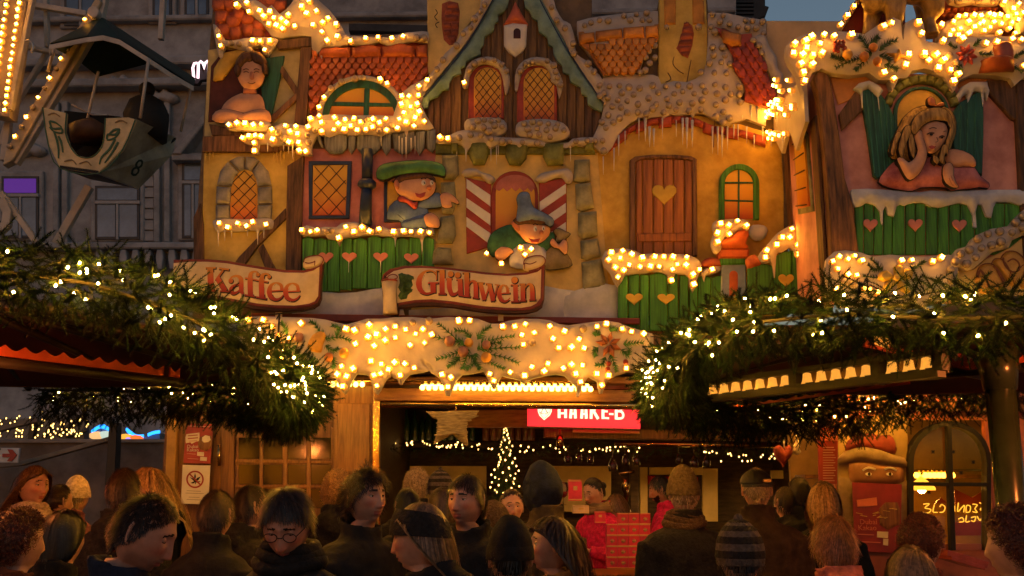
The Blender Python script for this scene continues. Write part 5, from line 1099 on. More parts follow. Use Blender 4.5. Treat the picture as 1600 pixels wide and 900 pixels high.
strokes('text_line', [("132,352 215,358", .9), ("138,398 240,404", .9), ("135,92 370,102", 1.2)], YW-.08, .003, M('poster pale print', (.55, .25, .18), .5), p1, 1, .05)
strokes('text_line', [("142,186 232,178", 1.3), ("140,212 236,204", 1.6), ("150,236 226,232", .7)], YW-.083, .002, pB, p1, 1, .05)
p2 = poster('prohibition_notice', 'white notice with red crossed circle over a black leaf below the red poster', "92,458 352,464 330,830 75,820", YW-.076, pW, 'notice')
c = (270+208/6, 650+594/6)
flat('leaf_sign', [p for p in tp("208,535 216,565 210,600 228,580 262,566 240,600 222,612 262,612 232,628 214,622 214,640 208,640 206,622 190,634 165,628 198,612 158,572 188,585 204,600 200,565")], YW-.08, .003, m_ink, p2, .1)
b = MB(); b.prism(ellipse(c[0], c[1], 14, 14.2, 0, 360, 32)+[], YW-.078, .002, 0); 
rg = [ellipse(c[0], c[1], r, r, n=32) for r in (13.8, 11.2)]
b = MB(); V = [U(x, y, YW-.081) for x, y in rg[0]]+[U(x, y, YW-.081) for x, y in rg[1]]; b.add(V, [(i, (i+1) % 32, 32+(i+1) % 32, 32+i) for i in range(32)])
b.prism(ribbon([(c[0]-8.5, c[1]-8.5), (c[0]+8.5, c[1]+8.5)], 2.2), YW-.083, .002, 0); b.build('red_ring', pB, p2)
strokes('text_line', ["130,700 262,706", "120,722 290,728", "150,760 250,764", "130,782 285,788"], YW-.08, .002, M('grey print', (.25, .2, .15), .5), p2, .7, .05)
# ================================================================ things in and around the serving hatch
T(540, 560, 3.636)
ws = thing('wicker_star', 'big straw star wound with twine hanging on the left of the serving hatch', 'star', U(706, 640, 8.5))
m_straw = M('straw', (.50, .36, .14), .75, .5, 14, .5, (1, 1, 8), col2=(.62, .48, .22))
SP = tp("455,300 560,305 605,300 660,310 758,325 700,348 682,360 686,410 695,490 685,498 640,462 605,432 560,455 500,488 515,430 530,380 535,352 490,335")
puffy('body', SP, 8.5, .05, m_straw, ws, 10, .05)
b = MB(); r_ = random.Random(3)
for i in range(46):
    y = 306+i*2.9*1.0; xa, xb = 520+r_.uniform(-6, 6), 690+r_.uniform(-6, 6)
    if y < 350: xa, xb = 470+(y-306)*1.2+r_.uniform(0, 10), 745-(y-320)*1.2+r_.uniform(-10, 0)
    if y > 430: 
        xa, xb = (505, 590-(y-430)*1.2) if i % 2 else (615+(y-430)*1.1, 692)
    p = U(540+xa/3.636, 560+(y+r_.uniform(-5, 5))/3.636, 8.44); q_ = U(540+xb/3.636, 560+(y+r_.uniform(-7, 7))/3.636, 8.44)
    b.tube([p, (p+q_)/2+Vector((0, -.02, 0)), q_], .005, 5)
b.build('twine', m_straw, ws, kind='stuff')
b = MB(); b.tube([U(712, 634, 8.47), U(714, 646, 8.47)], .004, 5); b.build('hook', m_brass, ws)
# backlit red beer sign
T(820, 625, 9.412)
bs = thing('beer_sign', 'backlit red sign with white letters HAAKE-B and anchor shield hanging inside the hatch', 'sign', U(900, 668, 8.98))
flat('panel', "40,40 1700,40 1700,420 40,382", 8.98, .08, M('lit red sign panel', (.6, .02, .02), .4, .1, 4, 0, em=(1, .022, .03), ems=.42), bs, .4)
m_ltr = M('lit white sign letter', (.8, .75, .6), .4, .1, 4, 0, em=(1, .80, .48), ems=.5)
SL = [["505,60 505,265", "600,60 600,265", "505,195 600,195"], ["690,50 672,270", "735,50 745,270", "690,200 745,200"], ["850,50 835,272", "895,50 905,274", "850,205 905,205"], ["980,60 975,276", "1060,60 1010,170", "1010,160 1080,278"], ["1150,60 1150,278", "1150,165 1220,168", "1150,90 1220,92", "1150,262 1240,268"], ["1240,205 1305,208"], ["1345,60 1345,285"], ]
for L in SL:
    b = MB()
    for i, q_ in enumerate(L):
        w = 40/9.412 if i < 2 and 'x' not in q_ else 26/9.412
        P = tp(q_); hz_ = abs(P[0][1]-P[1][1]) < 1.0
        b.prism(ribbon(P, 2.9 if hz_ else 4.3), 8.972-.0012*i, .006, .15)
    if L is SL[-1]: b.prism(ribbon(tp("1350,165 1420,170 1448,215 1430,265 1350,272"), 3.4, n=4), 8.968, .006, .15); b.prism(ribbon(tp("1350,75 1410,80 1430,120 1400,160 1350,165"), 3.0, n=4), 8.966, .006, .15)
    b.build('letter', m_ltr, bs)
sh_ = flat('shield', "185,60 400,60 396,170 370,225 285,296 215,230 192,170", 8.972, .006, m_ltr, bs, .3)
strokes('anchor', [("205,80 212,170 235,215 285,270 345,215 372,165 380,80", .7), ("285,90 240,190", 1.0), ("285,90 330,190", 1.0), ("225,175 250,205 275,195", .9), ("345,175 320,205 295,195", .9)], 8.964, .004, M('sign dark line', (.12, .05, .02), .5), sh_, .8, .05)
flat('bottom_frame', "30,384 1700,424 1700,446 30,406", 8.96, .10, m_brn, bs, .4)
# small lit fir tree and string of fairy lights
T(0, 0, 1)
m_fairy = emit('fairy light glow', (1, .62, .22), 25)
def fairymesh(name, r, mat):
    b = MB(); b.ball((0, 0, 0), r, 6, 4, 0, (1, 1, 1.3)); me = bpy.data.meshes.new(name); me.from_pydata(b.v, [], b.f); me.materials.append(mat); return me
me_f = fairymesh('fairy_light', .0075, m_fairy)
me_ft = fairymesh('fairy_light_tiny', .0075, emit('tiny fairy glow', (1, .50, .12), 2.6))
xt = thing('christmas_tree', 'small fir tree wrapped in warm fairy lights standing behind the bar counter', 'tree', U(790, 780, 10.0))
def needles(b, p, d, L, n, w=.0022, nl=.03):
    d = d.normalized(); a = d.orthogonal().normalized(); c = d.cross(a)
    for i in range(n):
        t = (i+.5)/n; q0 = p+d*L*t; an_ = random.uniform(0, 6.283); o = a*math.cos(an_)+c*math.sin(an_)
        e = (d*random.uniform(.5, .9)+o).normalized()*nl*(1-.4*t); s_ = e.cross(d).normalized()*w
        b.add([q0-s_, q0+s_, q0+e], [(0, 1, 2)])
b = MB(); tw = MB(); top = U(790, 664, 10.0); bot = U(788, 775, 10.0); Ht = top.z-bot.z
tw.tube([bot+Vector((0, 0, -.1)), bot+Vector((0, 0, Ht*.5)), top], [.03, .018, .006], 8)
for i in range(420):
    t = random.random()**.7; R_ = .18*t+.015; an_ = random.uniform(0, 6.283); base_ = top+Vector((0, 0, -Ht*t))
    d = Vector((math.cos(an_), math.sin(an_), -.35)); needles(b, base_, d, R_, 14, .003, .04)
b.build('crown', M('fir needle', (.02, .05, .014), .55, .5, 20, 0, col2=(.05, .10, .03)), xt, kind='stuff'); tw.build('trunk', m_wood, xt)
for i in range(72):
    t = (i+1)/74; R_ = (.17*t+.01)*random.uniform(.55, 1.15); an_ = i*2.399
    o = bpy.data.objects.new('fairy_light', me_ft); COL.objects.link(o); place(o, top+Vector((R_*math.cos(an_), R_*math.sin(an_), -Ht*t)), xt)
def lightstring(lab, P, n, jy, Y, me, jx=0, name='light_string'):
    P = smooth_loop(tp(P), 8, False); t = thing(name, lab, 'fairy lights', U(P[0][0], P[0][1], Y)); L = [U(x, y, Y) for x, y in P]
    b = MB(); b.tube(L, .003, 4); b.build('wire', m_ink, t)
    for i in range(n):
        f = random.random()*(len(P)-1); k = int(f); x = P[k][0]+(P[min(k+1, len(P)-1)][0]-P[k][0])*(f-k); y = P[k][1]+(P[min(k+1, len(P)-1)][1]-P[k][1])*(f-k)
        o = bpy.data.objects.new('fairy_light', me); COL.objects.link(o); place(o, U(x+random.gauss(0, jx), y+random.gauss(0, jy), Y+random.uniform(-.05, .05)), t)
    return t
lightstring('cluster of fairy lights bunched at the left end of the hatch interior', "592,690 604,698 600,705 615,696 595,700 612,690", 55, 5, 10.2, me_ft, 5)
lightstring('fairy light string along the back shelf left of the small tree', "612,696 650,692 690,697 730,695 770,700", 38, 2, 10.6, me_ft)
lightstring('fairy light string along the glass rail right of the small tree', "805,700 850,700 890,702 930,703 960,700 1000,703", 34, 3, 10.2, me_ft)
lightstring('fairy light string at far right of the bar above the capped man', "1095,708 1140,712 1180,716 1230,712 1275,706", 34, 4, 10.4, me_ft)
# hanging wine glasses, tap, pendant lamps, ornaments
m_gl = glass('clear glass', (.95, .9, .8))
def wineglass(px, py, Y, sc, lab):
    b = MB(); b.lathe((0, 0, 0), [(.034*sc, .0), (.034*sc, -.002), (.004*sc, -.008), (.004*sc, -.07*sc), (.022*sc, -.085*sc), (.038*sc, -.12*sc), (.034*sc, -.17*sc)], 14); p = U(px, py, Y)
    me = bpy.data.meshes.new('wine_glass'); me.from_pydata(b.v, [], b.f); me.polygons.foreach_set('use_smooth', [True]*len(b.f)); me.materials.append(m_gl)
    o = bpy.data.objects.new('wine_glass', me); COL.objects.link(o); o.location = p; tag(o, lab, 'glass', 'wine glasses hanging over the bar')
for i, (x, y, s_) in enumerate(((887, 695, 1.0), (904, 696, .9), (922, 697, .95), (957, 702, 1.2), (977, 698, 1.0), (994, 698, 1.0), (1060, 698, .9), (1084, 699, 1.1), (1103, 698, 1.1))):
    wineglass(x, y, 9.6, s_, ['squat glass at the left end of the hanging row above the bar', 'small wine glass second in the hanging row above the bar', 'wine glass hanging third from the left over the serving woman', 'large wine glass hanging lowest in front of the dark bar post', 'wine glass hanging just left of the inner bar post', 'wine glass hanging just right of the inner bar post', 'small wine glass hanging above the tall olive beanie', 'wine glass hanging second from the right end of the row', 'wine glass at the right end of the hanging row above the bar'][i])
tap = thing('beer_tap', 'shiny brass beer tap with side handle behind the serving woman', 'tap', U(978, 775, 9.4))
b = MB(); p = U(978, 775, 9.4); b.lathe(p, [(.05, -.35), (.05, -.33), (.022, -.3), (.02, .03), (.035, .05), (.04, .10), (.02, .15), (.003, .16)], 12); b.build('column', m_brass, tap)
b = MB(); b.tube([p+Vector((0, -.02, .06)), p+Vector((0, -.12, .07)), p+Vector((0, -.13, .0))], .012, 8); b.build('spout', m_brass, tap)
b = MB(); b.tube([p+Vector((0, 0, .12)), p+Vector((-.06, -.02, .20)), p+Vector((.08, -.02, .22))], [.008, .012, .016], 8); b.build('handle', m_brass, tap)
m_lamp = M('glowing lamp shade', (.7, .5, .15), .5, .1, 4, 0, em=(1, .50, .07), ems=.7)
for x, y, lab in ((1061, 762, 'yellow glass lamp glowing behind the grey beanie man'), (1258, 783, 'yellow glass lamp glowing low at the right of the hatch')):
    pl = thing('table_lamp', lab, 'lamp', U(x, y, 10.4)); p = U(x, y, 10.4)
    b = MB(); b.lathe(p, [(.045, .11), (.05, .06), (.075, .02), (.125, -.07), (.12, -.09)], 16); b.build('shade', m_lamp, pl)
    b = MB(); b.lathe(p, [(.02, -.1), (.03, -.2), (.05, -.34), (.02, -.42), (.07, -.5), (.07, -.52)], 12); b.build('base', m_brass, pl)
    b = MB(); b.ball(p+Vector((0, 0, -.095)), .032, 8, 6); b.build('bulb', emit('lamp bulb glow', (1, .50, .12), 120), pl)
ho = thing('heart_ornament', 'padded red heart hanging on a string under the right garland', 'ornament', U(1224, 720, 7.2))
T(980, 640, 3.4625)
puffy('heart', heart(980+848/3.4625, 640+240/3.4625, 98/3.4625, 118/3.4625), 7.2, .045, M('red felt', (.22, .025, .02), .7, .4, 9, .3), ho, 10, .05)
b = MB(); b.tube([U(1225, 680, 7.2), U(1225, 700, 7.2)], .004, 5); b.build('string', m_wht, ho)
to = thing('tree_ornament', 'pale wooden fir tree ornament hanging beside the red heart', 'ornament', U(1245, 712, 7.2))
puffy('tree', "915,155 930,170 926,185 938,195 932,210 942,230 926,244 912,242 895,226 906,205 900,195 912,180", 7.2, .02, pC, to, 4, .02)
b = MB(); b.tube([U(1244, 680, 7.19), U(1244.5, 688, 7.19)], .003, 5); b.build('string', m_wht, to)
fl = thing('fir_ornament', 'hanging fir sprig with lantern at the middle of the dark hatch ceiling', 'ornament', U(875, 690, 9.2))
T(0, 0, 1)
b = MB(); p = U(875, 690, 9.2); b.lathe(p, [(.002, .06), (.03, .05), (.035, .0), (.03, -.06), (.002, -.065)], 10); b.build('lantern', m_brass, fl); b = MB(); b.tube([p+Vector((0, 0, .06)), p+Vector((0, 0, .16))], .012, 6); b.build('hanger', m_redf, fl)
# bottles, jars and mugs on the back shelf, fir strip along the glass rail
ORD = ['first', 'second', 'third', 'fourth', 'fifth', 'sixth', 'seventh', 'eighth', 'ninth', 'tenth', 'eleventh', 'twelfth', 'last']
def shelfrow(name, prof, mats_, spots, lab, cat, grp):
    b = MB(); b.lathe((0, 0, 0), prof, 10); me = bpy.data.meshes.new(name); me.from_pydata(b.v, [], b.f); me.polygons.foreach_set('use_smooth', [True]*len(b.f)); me.materials.append(mats_[0])
    for i, (x, y, Y) in enumerate(spots):
        o = bpy.data.objects.new(name, me); COL.objects.link(o); o.location = U(x, y, Y); o.scale = [random.uniform(.85, 1.15)]*3; tag(o, lab % ORD[i], cat, grp)
bprof = [(.001, 0), (.04, 0), (.042, .01), (.042, .17), (.03, .21), (.014, .24), (.014, .30), (.001, .30)]
shelfrow('bottle', bprof, [M('green bottle glass', (.02, .06, .02), .12, .2, 4, 0, spec=.8)], [(600+i*11.5+random.uniform(-2, 2), 689, 11.1) for i in range(13)], '%s dark green bottle from the left on the back shelf left of the tree', 'bottle', 'bottles on the left back shelf')
shelfrow('bottle', bprof, [M('amber bottle glass', (.22, .08, .015), .12, .2, 4, 0, spec=.8)], [(760+i*10+random.uniform(-2, 2), 689, 11.1) for i in range(8)], '%s amber bottle from the left on the back shelf right of the tree', 'bottle', 'bottles on the right back shelf')
shelfrow('mug', [(.001, 0), (.036, 0), (.04, .01), (.042, .09), (.038, .09), (.034, .012), (.001, .012)], [M('red glazed mug', (.42, .03, .03), .25, .2, 5, 0)], [(1018+i*8.5, 757, 11.2) for i in range(9)], '%s red glazed mug from the left on the ledge behind the serving man', 'mug', 'mugs on the back ledge')
fs = thing('fir_strip', 'narrow fir strip along the glass rail over the bar right of the inner post', 'garland', U(1060, 706, 9.7)); b = MB()
for i in range(330):
    p = U(600+680*random.random(), 700+random.gauss(0, 5), 9.75); d = Vector((random.uniform(-1, 1), random.uniform(-1, .3), random.uniform(-.9, .4))); needles(b, p, d, .13, 22, .0022, .03)
b.build('fir_foliage', MATS['fir needle'], fs, kind='stuff')
# mug boxes stacked on the counter
m_box = M('pink gift box card', (.60, .03, .07), .45, .3, 5, .05, rnd=.25); m_btr = M('gold box print', (.66, .40, .12), .4, .2, 5, 0); m_mugp = M('printed mug picture', (.28, .07, .045), .5, .4, 14, 0, col2=(.55, .32, .14))
YBX = 7.62; first = None; bw_ = 17.2
k = YBX/F
names = ['bottom', 'second', 'third', 'fourth', 'top']; cn = ['leftmost', 'second', 'third', 'rightmost']
for r_ in range(5):
    for c_ in range(4):
        px_, py_ = 944+c_*bw_+4, 888-(r_+.5)*17.2
        if r_ == 4 and c_ == 0: continue
        p = U(px_+bw_/2, py_, YBX)
        t = thing('mug_box', f'pink boxed mug with gold edges, {cn[c_]} in the {names[r_]} row of the counter stack', 'box', p-Vector((0, 0, bw_*k*.49)), 'pink mug boxes stacked on the counter')
        if first is None:
            s_ = bw_*k*.97
            b = MB(); b.box(p+Vector((0, .05, 0)), (s_*.98, s_, s_)); first = [b.build('carton', m_box, t)]
            b = MB()
            for z_ in (-1, 1): b.box(p+Vector((0, .05-s_/2-.002, z_*s_*.45)), (s_*.98, .004, s_*.06))
            b.box(p+Vector((0, .05-s_/2-.0025, s_*.02)), (s_*.3, .004, s_*.05)); first.append(b.build('gold_band', m_btr, t))
            b = MB(); b.lathe(p+Vector((0, .05-s_/2, -.001)), [(.001, -.004), (s_*.16, -.0038), (s_*.17, 0)], 12, 0, True, 'y'); b.box(p+Vector((s_*.2, .05-s_/2-.002, 0)), (s_*.06, .004, s_*.2)); first.append(b.build('mug_print', m_mugp, t))
            p0 = p
        else:
            for f_ in first: share(f_, p+(Vector(ORG[f_.name])-p0), t)
def boxstack(px, py, w, h, Y, lab, mat=None):
    t = thing('gift_box', lab, 'box', U(px, py+h/2, Y)); k = Y/F; p = U(px, py, Y)
    b = MB(); b.box(p+Vector((0, w*k/2, 0)), (w*k, w*k, h*k)); b.build('carton', mat or m_box, t)
    b = MB(); b.box(p+Vector((0, -.002, h*k*.44)), (w*k, .004, h*k*.05)); b.box(p+Vector((0, -.002, -h*k*.44)), (w*k, .004, h*k*.05))
    b.box(p+Vector((0, -.002, h*k*.1)), (w*k*.3, .004, h*k*.2)); b.build('gold_band', m_btr, t)
boxstack(899, 766, 20, 32, 8.0, 'tall red gift box standing beside the serving woman face'); boxstack(938, 808, 16, 17, 7.75, 'single red box left above the pink mug stack', None)
boxstack(908, 796, 24, 12, 7.8, 'cream and red carton held low by the serving woman', M('cream carton', (.62, .42, .24), .5, .2))
wg = thing('mulled_wine_glass', 'stemmed glass of red mulled wine raised near the serving woman', 'glass', U(880, 772, 7.9))
b = MB(); p = U(880, 768, 7.9); b.lathe(p, [(.03, -.10), (.004, -.095), (.004, -.05), (.03, -.03), (.04, .02), (.034, .07)], 14); b.build('glass', m_gl, wg)
b = MB(); b.lathe(p, [(.002, -.045), (.027, -.028), (.036, .0), (.002, .001)], 12); b.build('wine', M('red wine', (.35, .01, .03), .2, .1), wg)
# red menu column
mc = thing('menu_board', 'narrow red price list board hanging at the right end of the hatch', 'menu', U(1294, 752, 7.2))
flat('sheet', "1278,668 1310,668 1308,756 1280,756", 7.2, .02, pB, mc, .4)
flat('header', "1280,672 1309,673 1309,689 1280,688", 7.195, .006, M('coral header', (.62, .16, .09), .5, .2), mc, .2)
strokes('text_line', [[(1286, y), (1306-(y*7) % 5, y)] for y in range(699, 752, 4)], 7.195, .003, M('menu pale print', (.62, .30, .2), .5), mc, 1.2, .05)
# ================================================================ lower part of the corner booth: painted santa, window, posters
LB = thing('booth_counter', 'lower wall of the corner booth with reddish panels behind the queue', 'stall', (3.0, 7.45, 0))
m_redw = M('reddish wall paint', (.42, .13, .08), .6, .3, 3, .1); 
b = MB(); x0, x1 = wx(1307, 800, 7.5), wx(1900, 800, 7.5)
for (a, c) in ((x0, wx(1420, 760, 7.5)), (wx(1548, 760, 7.5), x1)): b = MB(); b.box(((a+c)/2, 7.53, 1.35), (c-a, .06, 2.7)); b.build('wall', m_redw, LB)
b = MB(); b.box(((wx(1420, 760, 7.5)+wx(1548, 760, 7.5))/2, 7.53, wz(850, 7.5)/2), (wx(1548, 760, 7.5)-wx(1420, 760, 7.5), .058, wz(850, 7.5))); b.build('wall', m_redw, LB)
wtop = wz(660, 7.5); b = MB(); b.box(((wx(1420, 760, 7.5)+wx(1548, 760, 7.5))/2, 7.53, (wtop+2.7)/2+.02), (wx(1548, 760, 7.5)-wx(1420, 760, 7.5), .058, 2.7-wtop)); b.build('wall', m_redw, LB)
b = MB(); b.box(((x0+x1)/2, 8.7, 1.35), (x1-x0, .05, 2.7)); b.build('inner_wall', M('ochre inner wall', (.45, .26, .05), .6, .3, 3, .1), LB)
b = MB(); b.box(((x0+x1)/2, 8.1, 2.62), (x1-x0, 1.2, .05)); b.build('inner_ceiling', m_brn, LB)
b = MB(); b.box(((x0+x1)/2, 8.4, wz(745, 8.4)), (x1-x0, .3, .03)); b.build('inner_shelf', m_brn, LB)
flat('pelmet', "1300,628 1620,626 1620,642 1300,640", 7.40, .08, m_brn, LB, 1)
ww = thing('booth_shop_window', 'arched black framed window with four panes lit yellow from inside', 'window', U(1484, 855, 7.42))
b = MB(); b.prism(arch(1420, 1549, 658, 860, 18, 62)+arch(1428, 1542, 666, 860, 18, 56)[::-1], 7.42, .09, .6); b.build('frame', m_ink, ww)
flat('glazing_bar', "1480,664 1487,664 1494,860 1486,860", 7.415, .05, m_ink, ww, .6); flat('glazing_bar', "1426,753 1543,754 1543,760 1426,759", 7.42, .05, m_ink, ww, .6)
flat('pane', arch(1424, 1546, 662, 860, 18, 59), 7.46, .006, glass('window glass', (.95, .85, .6)), ww, 0)
for i, (x, y) in enumerate(((1440, 740), (1452, 769), (1521, 722), (1502, 739), (1458, 706), (1490, 706))):
    strokes('snowflake_sticker', [[(x-3, y), (x+3, y)], [(x, y-3), (x, y+3)], [(x-2.5, y-2.5), (x+2.5, y+2.5)], [(x-2.5, y+2.5), (x+2.5, y-2.5)]], 7.454, .003, m_ink, ww, 1, .05)
bl = thing('window_lamp', 'row of small warm bulbs inside the arched booth window', 'lamp row', U(1470, 740, 8.2))
b = MB(); b.tube([U(1425, 735, 8.2), U(1545, 735, 8.2)], .01, 6); b.build('lamp_rail', m_brass, bl)
for i in range(9):
    o = bpy.data.objects.new('globe_bulb', me_g); COL.objects.link(o); place(o, U(1432+i*7, 741, 8.2), bl)
b = MB(); b.lathe(U(1440, 760, 8.0), [(.005, .08), (.06, .03), (.10, -.01), (.10, -.03)], 14); b.build('lamp_shade', m_lamp, bl); b = MB(); b.ball(U(1440, 764, 8.0), .035, 8, 6); b.build('bulb', MATS['lamp bulb glow'], bl)
# script reflected in the glass, made as glowing mirrored strokes
ns = thing('reflected_script', 'looping yellow neon script glowing mirrored behind the booth window glass', 'neon sign', U(1495, 800, 7.6))
T(1410, 650, 4.284)
b = MB(); m_refl = emit('yellow reflection glow', (1, .50, .07), .6)
for P in ("140,590 180,588 150,615 190,625 175,648 140,645", "215,592 205,640 235,645", "250,610 262,592 285,610 275,640 250,645", "300,600 310,640 330,642", "350,600 350,640", "375,580 370,640 400,610 415,600 410,645", "425,640 430,600 455,605 450,640 425,645", "470,590 500,595 485,620 500,645 470,640", "515,580 550,600 520,625 560,645", "570,575 545,605 585,620 560,650", "375,690 400,680 410,705 380,710", "430,665 425,708 450,705", "460,680 490,675 480,705 460,700", "500,670 520,700 540,670 560,700 585,675"):
    b.tube([U(x, y, 7.6) for x, y in smooth_loop(tp(P), 4, False)], .0042, 5)
b.build('tube', m_refl, ns)
for P, mt in (("345,485 470,545 580,480 590,500 590,590 360,590", pB), ("220,585 260,545 300,580", pB), ("345,712 560,700 590,720 590,800 360,800", pB)): flat('backboard', P, 7.68, .02, mt, ns, .5)
# santa painting
T(1250, 620, 3.214)
sa = thing('santa_panel', 'painted panel of a bearded old man in red fur brimmed hat behind the red poster', 'painting', U(1365, 800, 7.44))
flat('board', "190,130 540,60 548,760 190,760", 7.47, .02, M('dull olive board', (.25, .17, .07), .6, .3, 3, .1), sa)
m_aged = M('dimmed painted skin', (.24, .11, .055), .6, .4, 5, .1); m_dimw = M('dimmed painted fur', (.20, .14, .085), .7, .4, 6, .3); m_dimr = M('dimmed painted red', (.17, .022, .016), .6, .4, 5, .2)  # dim hazy light on the panel put into these darkened colours
puffy('hat', "228,270 240,220 290,190 340,180 400,195 450,190 480,230 478,290 380,270 300,255", 7.465, .03, m_dimr, sa, 8, .02, sm=2)
puffy('brim', "188,318 225,278 310,252 400,266 470,292 525,306 538,352 480,348 400,338 300,322 200,342", 7.45, .03, m_dimw, sa, 7, .02, sm=2)
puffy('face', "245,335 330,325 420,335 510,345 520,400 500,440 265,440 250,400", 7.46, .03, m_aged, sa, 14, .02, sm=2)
puffy('beard', "190,400 262,410 290,450 400,470 490,430 540,420 540,700 200,700", 7.458, .02, m_dimw, sa, 10, .02)
for x in (345, 450):
    flat('eye', [(1250+a/3.214, 620+b_/3.214) for a, b_ in ellipse(x, 388, 16, 8)], 7.425, .005, m_wht, sa, .2); flat('iris', [(1250+a/3.214, 620+b_/3.214) for a, b_ in ellipse(x+3, 388, 7, 8)], 7.421, .005, m_ink, sa, .1)
strokes('brow', ["315,370 345,355 380,365", "425,365 455,355 485,370"], 7.424, .008, m_snow, sa, 3, .2)
p3 = poster('drink_poster', 'dark red cocoa poster reading Dubai Kakao below the painted old man', "262,430 512,440 505,785 275,775", 7.40, M('poster dark red', (.25, .02, .02), .35, .3, 4, 0))
flat('speech_bubble', "285,518 385,505 388,545 340,550 290,552", 7.396, .004, MATS['coral header'], p3, .2)
puffy('cup_picture', "400,560 430,530 490,530 505,570 500,640 440,670 400,640", 7.397, .004, m_brn, p3, 2, .003)
text('lettering', 'Dubai', 1250+300/3.214, 620+640/3.214, 7.395, 8, MATS['coral header'], p3); text('lettering', 'Kakao', 1250+292/3.214, 620+670/3.214, 7.395, 8, MATS['coral header'], p3)
strokes('text_line', [("290,690 372,694", 1.4), ("310,728 405,732", 1.4)], 7.395, .003, MATS['coral header'], p3, 1, .05)
for P in ("388,676 444,678 442,710 388,706", "418,712 444,714 442,748 418,744"): flat('price_tag', P, 7.395, .004, pC, p3, .2)
b = MB()
for i in range(12):
    x, y = random.uniform(268, 460), random.uniform(560, 610); b.prism(ribbon([(1250+x/3.214, 620+y/3.214), (1250+(x+random.uniform(10, 40))/3.214, 620+(y+random.uniform(-12, 12))/3.214)], .9), 7.394-.0007*i, .002, 0)
b.build('foil_strip', m_gold, p3, kind='stuff')
# counter with crockery trays in the lower right
tr_ = thing('serving_tray', 'red and silver trays with napkins on the booth counter ledge', 'tray', U(1520, 880, 6.9))
for i, P in enumerate(("745,770 950,830 940,860 740,800", "760,800 930,850 930,870 760,820")):
    flat('tray', P, 6.9-.05*i, .3, M('shiny red tray', (.45, .08, .05), .2, .3, 8, .1, spec=.7), tr_, .6)
# ================================================================ two round drinks pavilions with fir garlands
m_fir = M('fir garland needle', (.002, .009, .002), .75, .6, 6, 0, spec=.12, col2=(.007, .026, .005))
m_twig = M('fir twig', (.010, .008, .005), .8, .3, 10, 0)
m_canv = M('dark red canvas', (.05, .008, .007), .75, .4, 3, .15)
m_steel = M('dark green painted steel', (.030, .045, .028), .25, .3, 5, .05, spec=.6)
m_frame = M('black canopy frame', (.02, .016, .013), .45, .3, 6, .05)
m_val = M('red lit valance cloth', (.48, .07, .03), .7, .35, 5, .1)
m_valw = M('white awning stripe', (.62, .45, .32), .7, .3, 5, .1)
def sprig_arrays(n, L=.15):
    out = []
    for j in range(n):
        b = MB(); d = Vector((1, 0, 0)); bend = random.uniform(-.25, .25)
        ax = [Vector((t*L, 0, bend*t*t*L)) for t in np.linspace(0, 1, 6)]
        b.tube(ax, [.002, .002, .002, .0016, .0014, .001], 3, 1)
        for s_ in range(84):
            t = s_/84; p = Vector((t*L, 0, bend*t*t*L)); an_ = s_*2.4+random.uniform(-.4, .4)
            o = Vector((0, math.cos(an_), math.sin(an_))); e = (d*random.uniform(.55, 1.0)+o).normalized()*random.uniform(.020, .031)*(1-.35*t)
            w = e.cross(d).normalized()*.0019
            b.add([p-w, p+w, p+e], [(0, 1, 2)])
        out.append((np.array(b.v), b.f, b.m))
    return out
SPR = sprig_arrays(6, .12)
